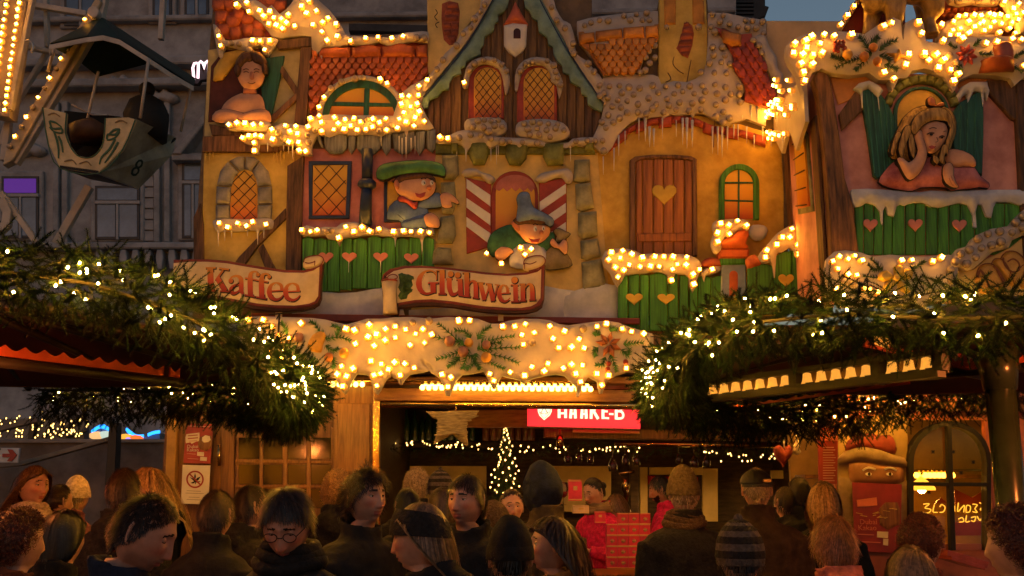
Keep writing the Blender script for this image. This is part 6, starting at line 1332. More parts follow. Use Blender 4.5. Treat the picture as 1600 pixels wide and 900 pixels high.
def garland(name, lab, cx, cy, R, tab, rn, rf_, a0, a1, dens, lights, seed):
    t = thing(name, lab, 'garland', (cx, cy, 0)); r_ = np.random.default_rng(seed); pr = random.Random(seed)
    def centre(a):
        f = (1+math.sin(a))/2
        return Vector((cx+R*math.cos(a), cy+R*math.sin(a), float(np.interp(math.degrees(a), tab[0], tab[1])))), rn+(rf_-rn)*f
    V = []; Fs = []; Ms = []; off = 0
    n = int(dens*R*abs(a1-a0))
    for i in range(n):
        a = a0+(a1-a0)*pr.random(); a = a if (i % 3 or abs(math.sin(a)-1) > 2) else a0+(a1-a0)*pr.random(); a = a if i % 4 or math.sin(a) > 0 else math.copysign(1, 1)*(D2R(25)+D2R(110)*pr.random() if cx > 0 else D2R(10)+D2R(90)*pr.random()); c, r = centre(a); th = pr.uniform(0, 2*math.pi); q = r*math.sqrt(pr.random())
        rad = Vector((math.cos(a), math.sin(a), 0)); tan = Vector((-math.sin(a), math.cos(a), 0))
        o = rad*math.cos(th)+Vector((0, 0, 1))*math.sin(th)*1.1
        p = c+o*q; d = (o*pr.uniform(.3, 1.1)+tan*pr.choice((-1, 1))*pr.uniform(.2, 1)+Vector((0, 0, pr.uniform(-.7, .2)))).normalized()
        y = d.orthogonal().normalized(); z = d.cross(y); s_ = pr.uniform(.65, 1.1)
        Rm = np.array([list(d), list(y), list(z)])*s_
        v, f, m_ = SPR[i % 6]; V.append(v @ Rm+np.array(p)); Fs += [tuple(k+off for k in q_) for q_ in f]; Ms += m_; off += len(v)
    V = np.concatenate(V); me = bpy.data.meshes.new('fir_foliage'); me.from_pydata((V-np.array((cx, cy, 0))).tolist(), [], Fs)
    me.polygons.foreach_set('material_index', Ms); me.materials.append(m_fir); me.materials.append(m_twig)
    ob = bpy.data.objects.new('fir_foliage', me); COL.objects.link(ob); place(ob, (cx, cy, 0), t); ob['kind'] = 'stuff'
    b = MB(); b.tube([centre(a0+(a1-a0)*k/40)[0] for k in range(41)], .009, 6); b.build('stem', m_twig, t)
    for (lo, hi, cnt, wmin) in lights:  # last group: unseen outer-side lights added to wash the house fronts
        for i in range(cnt):
            a = lo+(hi-lo)*pr.random(); c, r = centre(a); th = pr.uniform(-1.0, 1.25) if not wmin else pr.uniform(-.5, .6)
            rad = Vector((math.cos(a), math.sin(a), 0)); q = r*pr.uniform(.85, 1.12)
            o = bpy.data.objects.new('fairy_light', me_gl); COL.objects.link(o); place(o, c+(rad*math.cos(th)+Vector((0, 0, 1))*math.sin(th))*q, t)
            o.rotation_euler = (pr.uniform(-1, 1), pr.uniform(-1, 1), 0)
    return t
me_gl = fairymesh('fairy_light', .0052, emit('garland light glow', (1, .42, .03), FAIRY*1.2, .5))
D2R = math.radians
LX, LY, LR = -3.0, 5.3, 1.84; RX, RY, RR = 2.55, 5.3, 1.72
garland('fir_garland', 'thick fir garland with warm fairy lights around the left pavilion roof', LX, LY, LR, ((-100, -45, -30, -15, 0, 25, 45, 60, 100), (2.55, 2.54, 2.46, 2.32, 2.27, 2.22, 2.30, 2.40, 2.42)), .105, .17, D2R(-100), D2R(100), 820, [(D2R(-98), D2R(-45), 24, 0), (D2R(-50), D2R(-5), 50, 0), (D2R(-20), D2R(25), 40, 0), (D2R(30), D2R(100), 70, 1)], 11)
garland('fir_garland', 'thick fir garland with warm fairy lights around the right pavilion roof', RX, RY, RR, ((60, 80, 95, 110, 135, 180, 195, 210, 225, 240, 315), (2.44, 2.42, 2.30, 2.27, 2.25, 2.30, 2.40, 2.45, 2.43, 2.36, 2.33)), .10, .17, D2R(60), D2R(315), 820, [(D2R(200), D2R(312), 78, 0), (D2R(165), D2R(212), 48, 0), (D2R(140), D2R(180), 24, 0), (D2R(65), D2R(140), 70, 1)], 12)
def canopy(lab, cx, cy, R, zr, zt, a0, post_r, arms):
    t = thing('round_pavilion', lab, 'pavilion', (cx, cy, 0)); n = 36
    b = MB(); ring = [Vector((cx+(R-.20)*math.cos(2*math.pi*k/n), cy+(R-.20)*math.sin(2*math.pi*k/n), zr)) for k in range(n)]; top = [Vector((cx+.12*math.cos(2*math.pi*k/n), cy+.12*math.sin(2*math.pi*k/n), zt)) for k in range(n)]
    b.loft([ring, top, [v+Vector((0, 0, .02)) for v in top], [v+Vector((0, 0, .02)) for v in ring], ring], 0, False, False); b.build('roof', m_canv, t)
    b = MB()
    for k in range(n):
        a, c = ring[k], ring[(k+1) % n]; b.tube([a, c], .006, 6, 0, False)
    b.build('ring_beam', m_frame, t)
    b = MB(); b.tube([(cx, cy, 0), (cx, cy, zr+.05)], post_r, 20); 
    b.tube([(cx, cy, zr-.12), (cx, cy, zr+.1)], [post_r*1.1, post_r*1.5], 20); b.build('post', m_steel, t)
    for k in range(12):
        a = 2*math.pi*k/12+a0; b = MB(); p = Vector((cx+R*.97*math.cos(a), cy+R*.97*math.sin(a), zr+.0)); q = Vector((cx+.1*math.cos(a), cy+.1*math.sin(a), zt-.06))
        b.tube([p, q], .022, 6); b.build('rafter', m_frame, t)
    # scalloped valance hanging inside the garland
    m = 150; A = []; B_ = []
    return t
def scallops(parent, P0, P1, h, n, mat, th=.012, name='valance'):
    P0, P1 = Vector(P0), Vector(P1); d = P1-P0; nrm = Vector((-d.y, d.x, 0)).normalized()*th; m = n*6; A = []; B_ = []
    for i in range(m+1):
        p = P0+d*i/m; s_ = abs(math.sin(math.pi*i/6)); A.append(p); B_.append(p+Vector((0, 0, h*(.55+.45*(1-s_)))))
    b = MB(); b.loft([A, B_, [v+nrm for v in B_], [v+nrm for v in A]], 0, False, False, False); return b.build(name, mat, parent)
cl = canopy('round pavilion with dark red canvas roof inside the left fir garland', LX, LY, LR, 2.42, 2.78, .2, .07, [])
cr = canopy('round pavilion with green steel post and lamp beams inside the right fir garland', RX, RY, RR, 2.36, 2.70, .1, .075, [])
# red scalloped edges inside the left pavilion
def onL(a, r, z): return (LX+r*math.cos(D2R(a)), LY+r*math.sin(D2R(a)), z)
m_vale = M('red backlit valance', (.5, .08, .03), .7, .3, 6, .05)
def at_z(px, py, z):  # point on the pixel ray at height z
    a = U(px, py, 1.0); d = a-Vector((0, 0, CAMZ)); k = (z-CAMZ)/d.z; return Vector((0, 0, CAMZ))+d*k
va, vb = at_z(-60, 548, 2.36), at_z(281, 590, 2.36)
vc = va+(vb-va)*.91; vd = va+(vb-va)*.945
scallops(cl, va, vc, .055, 11, m_vale); scallops(cl, vd, vb, .055, 1, m_vale)
b = MB(); d_ = (vb-va); b.tube([va+Vector((0, .05, -.03)), vb+Vector((0, .05, -.03))], .028, 6); b.build('awning_bar', m_frame, cl)
# lamp beams of the right pavilion
m_bell = M('lit bell glass', (.7, .45, .1), .3, .2, 14, .1, em=(1, .38, .045), ems=.25)
m_gapb = M('brass lamp housing', (.25, .15, .05), .4, .3, 8, .1)
def beam(P0, P1, z0, segs, per, flip=False):
    P0, P1 = Vector(P0), Vector(P1); d = P1-P0; L = d.length; u = d.normalized(); ang = math.atan2(u.y, u.x)
    for z, h_ in ((-.046, .045), (.048, .03)):
        b = MB(); b.box(P0+d/2+Vector((0, 0, z)), (L, .06, h_), 0, ang); b.build('lamp_beam', m_frame, cr)
    b = MB(); nv = Vector((-u.y, u.x, 0)); nv = nv if nv.y > 0 else -nv
    b.box(P0+d/2+nv*.05, (L, .01, .09), 0, ang); b.build('lamp_back', m_gapb, cr)
    tot = sum(per)+len(per)*.6; x = .3
    for s_, c in enumerate(per):
        for i in range(c):
            p = P0+d*((x+i+.5)/tot)
            b = MB(); w = L/tot; b.lathe(p, [(w*.36, -.028), (w*.34, -.023), (w*.28, -.012), (w*.24, .011), (w*.22, .027), (w*.10, .032), (.004, .033)], 10, 0); b.build('bell_lamp', m_bell, cr)
        x += c+.6
        b = MB(); b.box(P0+d*((x-.3)/tot)+Vector((0, 0, .003)), (L/tot*.55, .062, .085), 0, ang); b.build('divider', m_frame, cr)
ZB = 2.31
A_, B2 = at_z(1100, 612, ZB), at_z(1470, 566, ZB)
beam(A_, B2, ZB, 3, (7, 5, 3))
scallops(cr, at_z(1105, 643, 2.27), at_z(1420, 600, 2.27), .02, 16, m_vale, .01)
# red and white awning strips towards the post
C2, D2 = at_z(1352, 541, 2.44), at_z(1548, 586, 2.38)
scallops(cr, C2, D2, .05, 12, m_vale)
for (xa, ya, xb, yb, mt) in ((1368, 520, 1396, 532, m_bell), (1478, 543, 1497, 551, m_valw), (1497, 551, 1512, 556, m_val), (1512, 556, 1526, 563, m_valw)):
    p, q = at_z(xa, ya, 2.5), at_z(xb, yb, 2.5); b = MB(); b.loft([[p, q], [p+Vector((0, 0, -.055)), q+Vector((0, 0, -.055))], [p+Vector((0, .02, -.055)), q+Vector((0, .02, -.055))], [p+Vector((0, .02, 0)), q+Vector((0, .02, 0))]], 0, False, False, False); b.build('awning_stripe', mt, cr)
scallops(cr, at_z(1440, 578, 2.4), at_z(1690, 560, 2.4), .045, 12, m_vale)
b = MB(); b.tube([at_z(1340, 552, 2.42), at_z(1552, 592, 2.36)], .02, 6); b.tube([at_z(1430, 590, 2.36), at_z(1700, 568, 2.36)], .02, 6); b.build('awning_bar', m_frame, cr, kind='stuff')
for P in ((1100, 598, 1225, 565), (1120, 560, 1222, 536), (1150, 584, 1250, 553)):
    b = MB(); b.tube([at_z(P[0], P[1], 2.5), at_z(P[2], P[3], 2.5)], .008, 5); b.build('roof_wire', m_brass, cr)
# real lamps of the pavilions: one hanging bulb each beneath the roof
def hanglamp(x, y, z, lab):
    t = thing('hanging_lamp', lab, 'lamp', (x, y, z)); b = MB(); b.ball((x, y, z), .045, 12, 8); b.build('bulb', emit('red lamp glow', (1, .23, .04), 130), t)
    b = MB(); b.lathe((x, y, z), [(.03, .04), (.035, .07), (.02, .10), (.004, .4)], 10); b.build('socket', m_frame, t)
hanglamp(LX+.45, LY-.9, 2.25, 'reddish bulb hanging under the left pavilion roof'); hanglamp(RX+.3, RY-.8, 2.25, 'reddish bulb hanging under the right pavilion roof')
# ================================================================ ground, far building, big wheel, far stalls
m_pav = M('dark wet cobbles', (.05, .042, .036), .35, .5, 30, .6, col2=(.09, .075, .06))
b = MB(); b.add([(-250, -60, 0), (250, -60, 0), (250, 400, 0), (-250, 400, 0)], [(0, 1, 2, 3)]); g_ = b.build('ground', m_pav); g_['kind'] = 'structure'
b = MB(); 
for i in range(-7, 12):
    for j in range(2, 18): b.box((i*.32+(j % 2)*.16, j*.32+1.2, .0), (.29, .29, .012), 0, random.uniform(-.05, .05))
o = b.build('paving_setts', M('granite setts', (.08, .07, .06), .4, .5, 12, .4), None, kind='stuff')
m_lime = M('grey limestone', (.30, .31, .32), .85, .35, 1.5, .3, col2=(.40, .41, .42)); m_limed = M('pale limestone trim', (.34, .345, .35), .85, .35, 2, .3)  # trim stone slightly paler than the wall
m_dpane = M('painted sky glass', (.10, .16, .25), .12, .5, 1, 0, spec=.8); m_wfr = M('dark window frame', (.05, .055, .06), .5, .3, 3, .1); m_wfl = M('pale window frame', (.34, .35, .36), .5, .2, 3, .1)  # blue sky reflection put into the pane colour
m_pur = M('violet lit pane', (.05, .02, .10), .3, .2, 2, 0, em=(.26, .05, .75), ems=.07)
YG = 20.0
T(0, 0, 1)
BG = thing('stone_building', 'tall grey limestone city building with cornices and pedimented windows behind the wheel', 'building', (-8, YG, 0))
holes = [(2, 60, 275, 372), (148, 218, 290, 374), (284, 318, 246, 372), (238, 268, -40, 33), (288, 326, -40, 26), (100, 150, -40, 40)]
flat('wall', "-700,1000 -700,-900 1150,-900 1150,1000", YG, .6, m_lime, BG, 0)
for (x0, x1, y0, y1) in holes:
    f_ = flat('window', f"{x0-7},{y0-8} {x1+7},{y0-8} {x1+7},{y1+3} {x0-7},{y1+3}", YG-.10, .12, m_limed, BG, 2)
    b = MB(); b.prism(f"{x0},{y0} {x1},{y0} {x1},{y1} {x0},{y1}", YG-.13, .04, .6); b.build('frame', m_wfr, f_)
    yt = y0+(y1-y0)*.30; xm = (x0+x1)/2
    for (a, c, d, e) in ((x0+4, xm-3, yt+4, y1-4), (xm+3, x1-4, yt+4, y1-4), (x0+4, x1-4, y0+4, yt-3)):
        flat('pane', f"{a},{d} {c},{d} {c},{e} {a},{e}", YG-.14, .02, m_pur if (x0 == 2 and e < 320) else m_dpane, f_, .2)
    flat('mullion', f"{xm-2},{yt} {xm+2},{yt} {xm+2},{y1} {xm-2},{y1}", YG-.17, .05, m_wfl, f_, .4); flat('transom', f"{x0},{yt-2} {x1},{yt-2} {x1},{yt+3} {x0},{yt+3}", YG-.18, .05, m_wfl, f_, .4)
for y, h_, d in ((100, 13, .3), (134, 12, .35), (36, 8, .2), (378, 10, .3), (-60, 14, .3)):
    flat('cornice', f"-700,{y} 1150,{y-26 if y < 160 else y} 1150,{y-26+h_ if y < 160 else y+h_} -700,{y+h_}", YG-d, d, m_limed if h_ < 10 else m_lime, BG, 2)
flat('pediment', "268,240 330,160 392,240 380,240 330,178 282,240", YG-.4, .4, m_limed, BG, 1.5); flat('pediment_base', "268,240 392,240 392,250 268,250", YG-.35, .35, m_lime, BG, 1)
for x in (82, 96, 240, 256): flat('pilaster', f"{x},158 {x+9},158 {x+9},378 {x},378", YG-.12-.02*(x % 4), .12, m_lime, BG, 1)
for y in range(170, 376, 17): flat('stone_course', f"222,{y+4} 240,{y+4} 240,{y+19} 222,{y+19}", YG-.06, .06, m_lime, BG, .7)
for i in range(9): flat('baluster', f"{150+i*19},390 {158+i*19},390 {160+i*19},402 {157+i*19},420 {151+i*19},420 {148+i*19},402", YG-.3, .2, m_limed, BG, 1)
for cx_, cy_ in ((48, 232), (255, 150), (190, 128)): puffy('ornament', [(cx_+a, cy_+c) for a, c in ((-22, 4), (-14, -10), (-4, -4), (2, -12), (10, -6), (20, -2), (24, 6), (10, 12), (0, 8), (-10, 12))], YG-.1, .10, m_limed, BG, 4, .1, sm=2)
# dark attic roof with lattice crane shape over the right fronts
m_slate = M('dark slate roof', (.035, .035, .036), .6, .4, 3, .2)
DR = thing('dark_rooftop', 'dark slate rooftop with arched vent rising behind the chimneys', 'building', (5, 22, 0))
flat('wall', "690,1000 690,-40 1182,-40 1196,-36 1196,8 1202,10 1196,26 1182,32 1182,1000", 22, .8, m_slate, DR, 2)
flat('vent', ellipse(893, -4, 30, 22, n=20), 21.9, .08, M('vent mesh', (.012, .012, .014), .5), DR, 1)
strokes('vent_bars', [[(870+i*7, -20), (870+i*7, 16)] for i in range(7)]+[[(866, -14+i*7), (920, -14+i*7)] for i in range(5)], 21.85, .03, m_slate, DR, 1, .1)
for i in range(12): flat('slate_course', f"700,{-30+i*6} 1178,{-30+i*6} 1178,{-26+i*6} 700,{-26+i*6}", 21.95-.004*i, .06, m_slate, DR, .4)
flat('gutter_band', "545,36 700,40 700,52 545,48", 19.4, .3, m_slate, BG, .8)
# neon letter on the stone front
T(300, 0, 3.214)
ne = thing('neon_sign', 'pinkish white neon outlined letter M at the edge of the stone building', 'neon sign', U(318, 112, 15))
b = MB(); b.tube([U(x, y, 15) for x, y in tp("30,392 32,320 44,308 56,318 60,345 66,316 78,306 84,320 82,388")], .022, 6); b.tube([U(x, y, 15) for x, y in tp("10,400 4,340 12,318 26,316")], .022, 6)
b.build('tube', emit('pink neon', (1, .62, .70), .7), ne); flat('back_letter', "0,420 0,325 40,325 58,365 72,325 88,320 86,395 60,400 44,400 30,420", 15.1, .1, m_ink, ne, .4)
T(0, 0, 1)
# ---------------------------------------------------------------- big wheel
m_cw = M('cream wheel paint', (.50, .40, .26), .45, .3, 3, .1); m_gw = M('grey wheel strut', (.55, .48, .40), .45, .3, 3, .1)
FW = thing('big_wheel', 'cream steel arms of a fairground wheel edged with rows of glowing bulbs', 'fairground wheel', U(20, 700, 12))
def bar(P, w, Y, mat, name='strut', th=.08): return flat(name, ribbon(tp(P), w), Y, th, mat, FW, .8)
bar("-6,180 22,-10", 42, 11.6, m_cw, 'arm', .2); bar("14,170 50,-10", 7, 11.55, m_gw)
ar = flat('arm', "150,-5 158,2 140,40 20,250 4,258 8,236 130,30", 11.7, .14, m_cw, FW, 1.2)
flat('arm_edge', "150,28 162,-6 166,-4 158,34 26,256 18,252", 11.75, .1, m_gw, FW, .8)
for P, w, Y in (("70,-10 72,72", 6, 12.1), ("44,5 134,20", 8, 12.0), ("40,72 92,82", 6, 12.1), ("20,165 64,92 76,72", 6, 12.2), ("4,250 12,180 14,160", 10, 11.9), ("0,225 20,160", 9, 12.0), ("0,300 58,382", 9, 11.8), ("0,310 10,330 8,350 -4,360", 14, 11.75), ("86,380 138,290", 12, 12.4), ("250,60 254,-10", 8, 13.0), ("-10,150 8,180", 12, 12.0)):
    bar(P, w, Y, m_gw)
me_wb = bulb_mesh('bulb_wheel', True, .034); me_wb.materials.append(m_cup_lit); me_wb.materials.append(m_core)
bulbs([(133-i*18.1, 32+i*30.3) for i in range(7)], 11.63, FW, me=me_wb)
bulbs([(124-i*18.1, 47+i*30.3) for i in range(7)], 11.66, FW, False)
bulbs([(33-1.55*i, -6+11.2*i) for i in range(17)], 11.53, FW, me=me_wb); bulbs([(12-1.45*i, -2+11.2*i) for i in range(15)], 11.53, FW, me=me_wb)
flat('hub_cap', ellipse(145, 18, 9, 9), 11.6, .1, m_gw, FW, 1)
# gondola
GO = thing('wheel_gondola', 'cream and green wheel gondola numbered 8 hanging under a dark green canopy', 'gondola', U(160, 290, 12))
T(0, 0, 2.143)
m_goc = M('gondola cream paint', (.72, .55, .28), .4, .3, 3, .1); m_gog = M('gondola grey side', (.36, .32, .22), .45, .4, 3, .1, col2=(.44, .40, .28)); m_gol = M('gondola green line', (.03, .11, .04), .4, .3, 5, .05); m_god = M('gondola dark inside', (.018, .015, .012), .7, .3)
YC = 11.2
def PT(x, y, Y): return U(x/2.143, y/2.143, Y)
# body: front panel near, side panel receding to the right, bottom, back
fr = tp("140,358 222,378 218,440 232,485 258,520 295,528 325,512 345,475 352,395 430,392 455,400 410,500 330,580 200,562 160,480")
flat('front_panel', fr, YC, .05, m_goc, GO, 1.2)
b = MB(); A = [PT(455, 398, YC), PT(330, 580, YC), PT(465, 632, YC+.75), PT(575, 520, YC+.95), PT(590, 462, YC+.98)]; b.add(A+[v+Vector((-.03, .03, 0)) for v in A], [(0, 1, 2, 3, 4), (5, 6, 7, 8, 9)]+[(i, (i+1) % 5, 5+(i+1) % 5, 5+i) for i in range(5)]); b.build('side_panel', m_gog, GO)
b = MB(); A = [PT(200, 562, YC), PT(330, 580, YC), PT(465, 632, YC+.75), PT(300, 600, YC+.9)]; b.add(A+[v+Vector((0, 0, .03)) for v in A], [(0, 1, 2, 3), (4, 5, 6, 7)]+[(i, (i+1) % 4, 4+(i+1) % 4, 4+i) for i in range(4)]); b.build('bottom', m_god, GO)
b = MB(); A = [PT(215, 370, YC+.5), PT(215, 540, YC+.5), PT(465, 610, YC+.72), PT(588, 462, YC+.94), PT(400, 390, YC+.9)]; b.add(A+[v+Vector((0, .03, 0)) for v in A], [(0, 1, 2, 3, 4), (5, 6, 7, 8, 9)]+[(i, (i+1) % 5, 5+(i+1) % 5, 5+i) for i in range(5)]); b.build('back_panel', m_god, GO)
strokes('outline', ["142,358 160,480 200,562 330,580 410,500 452,400", "222,378 218,440 232,485 258,520 295,528 325,512 345,475 352,395"], YC-.012, .01, m_gol, GO, 1.6, .2)
for L in (["165,405 175,430 205,430 205,445 180,440 165,425", "180,440 190,470 195,500 195,530", "195,455 205,480 210,510", "165,405 185,410 205,425"], ["400,432 385,450 360,450 360,468 385,460 400,440", "385,465 365,500 340,525 332,550", "395,475 375,510 350,545", "400,432 380,435 358,455"]):
    strokes('painted_flourish', L, YC-.014, .008, m_gol, GO, lambda t: 3.4-2.2*abs(t-.3), .2)
strokes('gold_scroll', ["160,385 180,378 200,390", "215,540 240,535 255,550", "265,548 290,540 305,555", "385,410 405,402 425,412"], YC-.013, .006, m_gapb, GO, 1.6, .1)
o = text('number', '8', 0, 0, 11.5, 32, M('gondola number', (.015, .035, .015), .5, .2), GO)
pA, pB_, pD = PT(455, 398, YC), PT(330, 580, YC), PT(465, 632, YC+.75)
ux = (pD-pB_).normalized(); uy = (pA-pB_); uy = (uy-ux*uy.dot(ux)).normalized(); uz = ux.cross(uy)
Rm = Matrix((ux, uy, uz)).transposed().to_4x4(); o.rotation_euler = Rm.to_euler(); o.location = PT(425, 580, YC+.38)+(-uz if uz.y > 0 else uz)*.03-ORG[GO.name]
m_chr = M('steel rail', (.45, .42, .38), .3, .2, 5, 0, metal=.8)
b = MB(); b.tube([PT(x, y, YC-.02) for x, y in smooth_loop(tp("180,300 205,292 232,310 240,345 225,375"), 4, False)], .014, 6); b.build('hand_rail', m_chr, GO)
b = MB(); b.tube([PT(x, y, YC+.05+.15*i) for i, (x, y) in enumerate(smooth_loop(tp("362,392 365,345 400,325 450,330 520,370 600,425"), 3, False))][:16], .014, 6); b.build('hand_rail', m_chr, GO)
b = MB(); b.tube([PT(240, 350, YC+.3), PT(310, 385, YC+.5), PT(360, 385, YC+.4)], .012, 6); b.build('safety_bar', m_chr, GO)
for P in ((470, 395, 498, 195, .05, .0), (288, 418, 330, 240, .5, .4), (605, 440, 640, 285, .95, .9), (160, 240, 182, 160, .3, .2)):
    b = MB(); b.tube([PT(P[0], P[1], YC+P[4]), PT(P[2], P[3], YC+P[5])], .02, 6); b.build('canopy_pole', m_gw, GO)
b = MB(); A = [PT(165, 145, YC-.1), PT(290, 120, YC-.15), PT(400, 128, YC-.1), PT(500, 190, YC), PT(648, 285, YC+.5), PT(655, 262, YC+1.1), PT(520, 200, YC+1.3), PT(330, 250, YC+1.2), PT(260, 195, YC+1)]; tp_ = PT(340, 55, YC+.6); n = len(A)
b.add(A+[tp_]+[v+Vector((0, 0, -.03)) for v in A]+[tp_+Vector((0, 0, -.05))], [(i, (i+1) % n, n) for i in range(n)]+[(n+1+i, n+1+(i+1) % n, 2*n+1) for i in range(n)]); b.build('canopy', M('dark green canopy', (.012, .035, .025), .6, .4, 3, .1), GO)
b = MB(); ed = [PT(165, 150, YC-.1), PT(290, 125, YC-.15), PT(345, 118, YC-.14), PT(400, 132, YC-.1), PT(500, 195, YC), PT(575, 245, YC+.25), PT(648, 288, YC+.5)]; b.loft([ed, [v+Vector((0, 0, -.06)) for v in ed]], 0, False, False, False); b.loft([[v+Vector((0, .012, 0)) for v in ed], [v+Vector((0, .012, -.06)) for v in ed]], 0, False, False, False); b.build('canopy_trim', m_gw, GO)
b = MB(); b.tube([PT(300, 470, YC+.4), PT(300, 430, YC+.4), PT(305, 400, YC+.42)], [.22, .24, .05], 10); b.build('seat', M('brown seat', (.10, .045, .02), .6), GO)
b = MB(); b.tube([PT(490, 470, YC+.6), PT(490, 390, YC+.6), PT(490, 340, YC+.6), PT(492, 320, YC+.6)], [.25, .28, .2, .08], 10); b.ball(PT(492, 300, YC+.6), .1, 10, 8); b.build('cover', m_god, GO)
# ---------------------------------------------------------------- far left market
T(0, 640, 5.926)
LW = thing('plank_wall', 'long low grey brown boundary wall with pale coping at the far left', 'wall', U(130, 760, 13))
flat('wall', "-900,310 1540,300 1540,1400 -900,1400", 13.0, .3, M('grey brown boards', (.20, .15, .12), .8, .4, 2, .2), LW, 0); flat('coping', "-900,275 1540,272 1540,306 -900,312", 12.95, .4, M('pale coping', (.30, .25, .21), .7, .3, 2, .2), LW, 1)
RA = thing('handrail', 'sloping pale wooden handrail with dark post running in front of boundary wall', 'railing', U(100, 760, 12))
flat('rail', ribbon(tp("-500,560 180,500 1060,255"), 6.5), 12.3, .12, M('weathered rail wood', (.22, .17, .12), .7, .4, 3, .3), RA, .6); flat('rail', ribbon(tp("-300,235 0,175 340,90"), 7), 12.4, .12, MATS['weathered rail wood'], RA, .6)
flat('post', "1010,120 1085,120 1060,700 970,700", 12.2, .15, m_frame, RA, .8)
dsn = thing('arrow_sign', 'white sign with red arrow pointing right at the left edge', 'sign', U(15, 725, 11.8)); flat('board', "-220,352 182,356 162,492 -220,488", 11.8, .03, M('sign white', (.62, .60, .58), .5, .1), dsn, .5)
flat('arrow', "20,408 88,408 66,366 112,370 155,422 106,478 62,476 90,440 20,440", 11.78, .015, M('arrow red', (.42, .05, .03), .5, .2), dsn, .3); flat('letter_bar', "-30,360 8,360 -10,378 -30,378", 11.78, .015, m_ink, dsn, .2)
TN = thing('far_stall', 'distant market stall with pale tent panels behind the light strings', 'stall', U(60, 690, 16)); flat('tent_wall', "-200,90 780,70 780,300 -200,300", 16.5, .2, M('pale tent', (.20, .18, .17), .8, .35, 1.2, .1), TN, 0)
for P in ("270,130 330,110 300,270 255,270", "520,230 660,110 690,110 530,250", "440,160 480,160 400,260 380,260", "600,250 800,180 800,200 610,262"): flat('brace', P, 16.4, .1, m_frame, TN, .4)
for x0, x1, y0, y1, n, lab in ((-40, 330, 70, 260, 40, 'loose curtain of warm fairy lights at the far left edge'), (330, 810, 90, 260, 58, 'curtain of warm fairy lights over the distant tent left of the blue signs')):
    t = thing('light_curtain', lab, 'fairy lights', U(x0/5.926, 640+y0/5.926, 16)); b = MB()
    for k in range(6):
        xa = x0+(x1-x0)*(k+.5)/6; b.tube([U((xa+60)/5.926, 640+y0/5.926, 16), U((xa-60)/5.926, 640+y1/5.926, 16)], .004, 4)
    b.build('wire', m_ink, t, kind='stuff')
    for k in range(n):
        f = random.random(); i_ = random.randrange(6); xa = x0+(x1-x0)*(i_+.5)/6+60-120*f+random.gauss(0, 16)
        o = bpy.data.objects.new('fairy_light', me_far) if False else None
        o = bpy.data.objects.new('fairy_light', me_w) if 'me_w' in globals() else None
        if o is None:
            me_w = fairymesh('fairy_light_far', .011, emit('far fairy glow', (1, .55, .13), 1.7)); o = bpy.data.objects.new('fairy_light', me_w)
        COL.objects.link(o); place(o, U(xa/5.926, 640+(y0+(y1-y0)*f+random.gauss(0, 6))/5.926, 15.9), t)
m_blu = emit('blue neon', (.02, .25, 1), .9); m_blub = M('blue lit roof edge', (.01, .08, .3), .5, .2, 4, 0, em=(.01, .16, .8), ems=.4)
for lab, L, fillp in (('distant stall with curved blue light roof left of the dark rail post', ["850,215 880,185 950,150 1010,185", "850,205 900,170 950,160 1005,180"], "850,225 950,170 1005,195 1005,265 850,260"), ('distant stall with sagging blue light garland near the wooden wall', ["1170,180 1215,215 1260,245 1330,245", "1180,195 1230,235 1300,250", "1370,235 1420,215 1480,205"], "1170,190 1260,250 1330,250 1480,215 1480,285 1160,285")):
    t = thing('blue_stall', lab, 'stall', U(150, 690, 18)); flat('front', fillp, 18, .4, M('pale stall front', (.22, .24, .24), .7, .4, 2, .1), t, .3)
    b = MB()
    for P in L:
        for q_ in (-6, 6): b.tube([U(x/5.926*1, 0, 18) if False else U(x, y+q_/5.926, 17.9) for x, y in smooth_loop(tp(P), 4, False)], .018, 5)
    b.build('neon_edge', m_blu, t, kind='stuff'); 
    for (x, y, c) in (((900, 240, (.9, .5, .2)), (980, 235, (.5, .6, .5))) if '850,215 880,185 950,150 1010,185' in L else ((1160, 262, (1, .45, .05)), (1250, 272, (.9, .18, .03)), (1190, 278, (.5, .3, .9)))):
        b = MB(); b.ball(U(x/5.926, 640+y/5.926, 17.8), .12, 8, 5, 0, (1.3, .6, .6)); b.build('goods', M('lit goods %d' % x, c, .5, .2, 4, 0, em=c, ems=.3), t)
T(0, 0, 1)
# ================================================================ the crowd
def skinmat(n, c):
    m = M(n, c, .5, .16, 22, .12, col2=tuple(min(1, x*1.08) for x in c), spec=.4)
    nn = m.node_tree.nodes; ll = m.node_tree.links; bs_ = nn['Principled BSDF']; cur = bs_.inputs['Base Color'].links[0].from_socket
    for nm, fac in (('blush', (.95, .50, .42)), ('stubble', (.52, .50, .52))):
        at = nn.new('ShaderNodeAttribute'); at.attribute_name = nm; mx = nn.new('ShaderNodeMix'); mx.data_type = 'RGBA'; mx.blend_type = 'MULTIPLY'
        mx.inputs[7].default_value = (*fac, 1); ll.new(at.outputs['Fac'], mx.inputs[0]); ll.new(cur, mx.inputs[6]); cur = mx.outputs[2]
    ll.new(cur, bs_.inputs['Base Color']); bs_.inputs['Subsurface Weight'].default_value = .12; bs_.inputs['Subsurface Radius'].default_value = (.012, .005, .003); bs_.inputs['Subsurface Scale'].default_value = 1.0
    return m
SK = [skinmat('skin pale', (.50, .27, .19)), skinmat('skin rosy', (.52, .25, .17)), skinmat('skin tan', (.42, .21, .13))]
m_lip = M('lip skin', (.36, .11, .09), .45, .1, 10, 0); m_eyew = M('eye white', (.62, .58, .54), .25, .05, 5, 0); m_iris = M('eye iris', (.035, .022, .014), .15, .1, 5, 0)
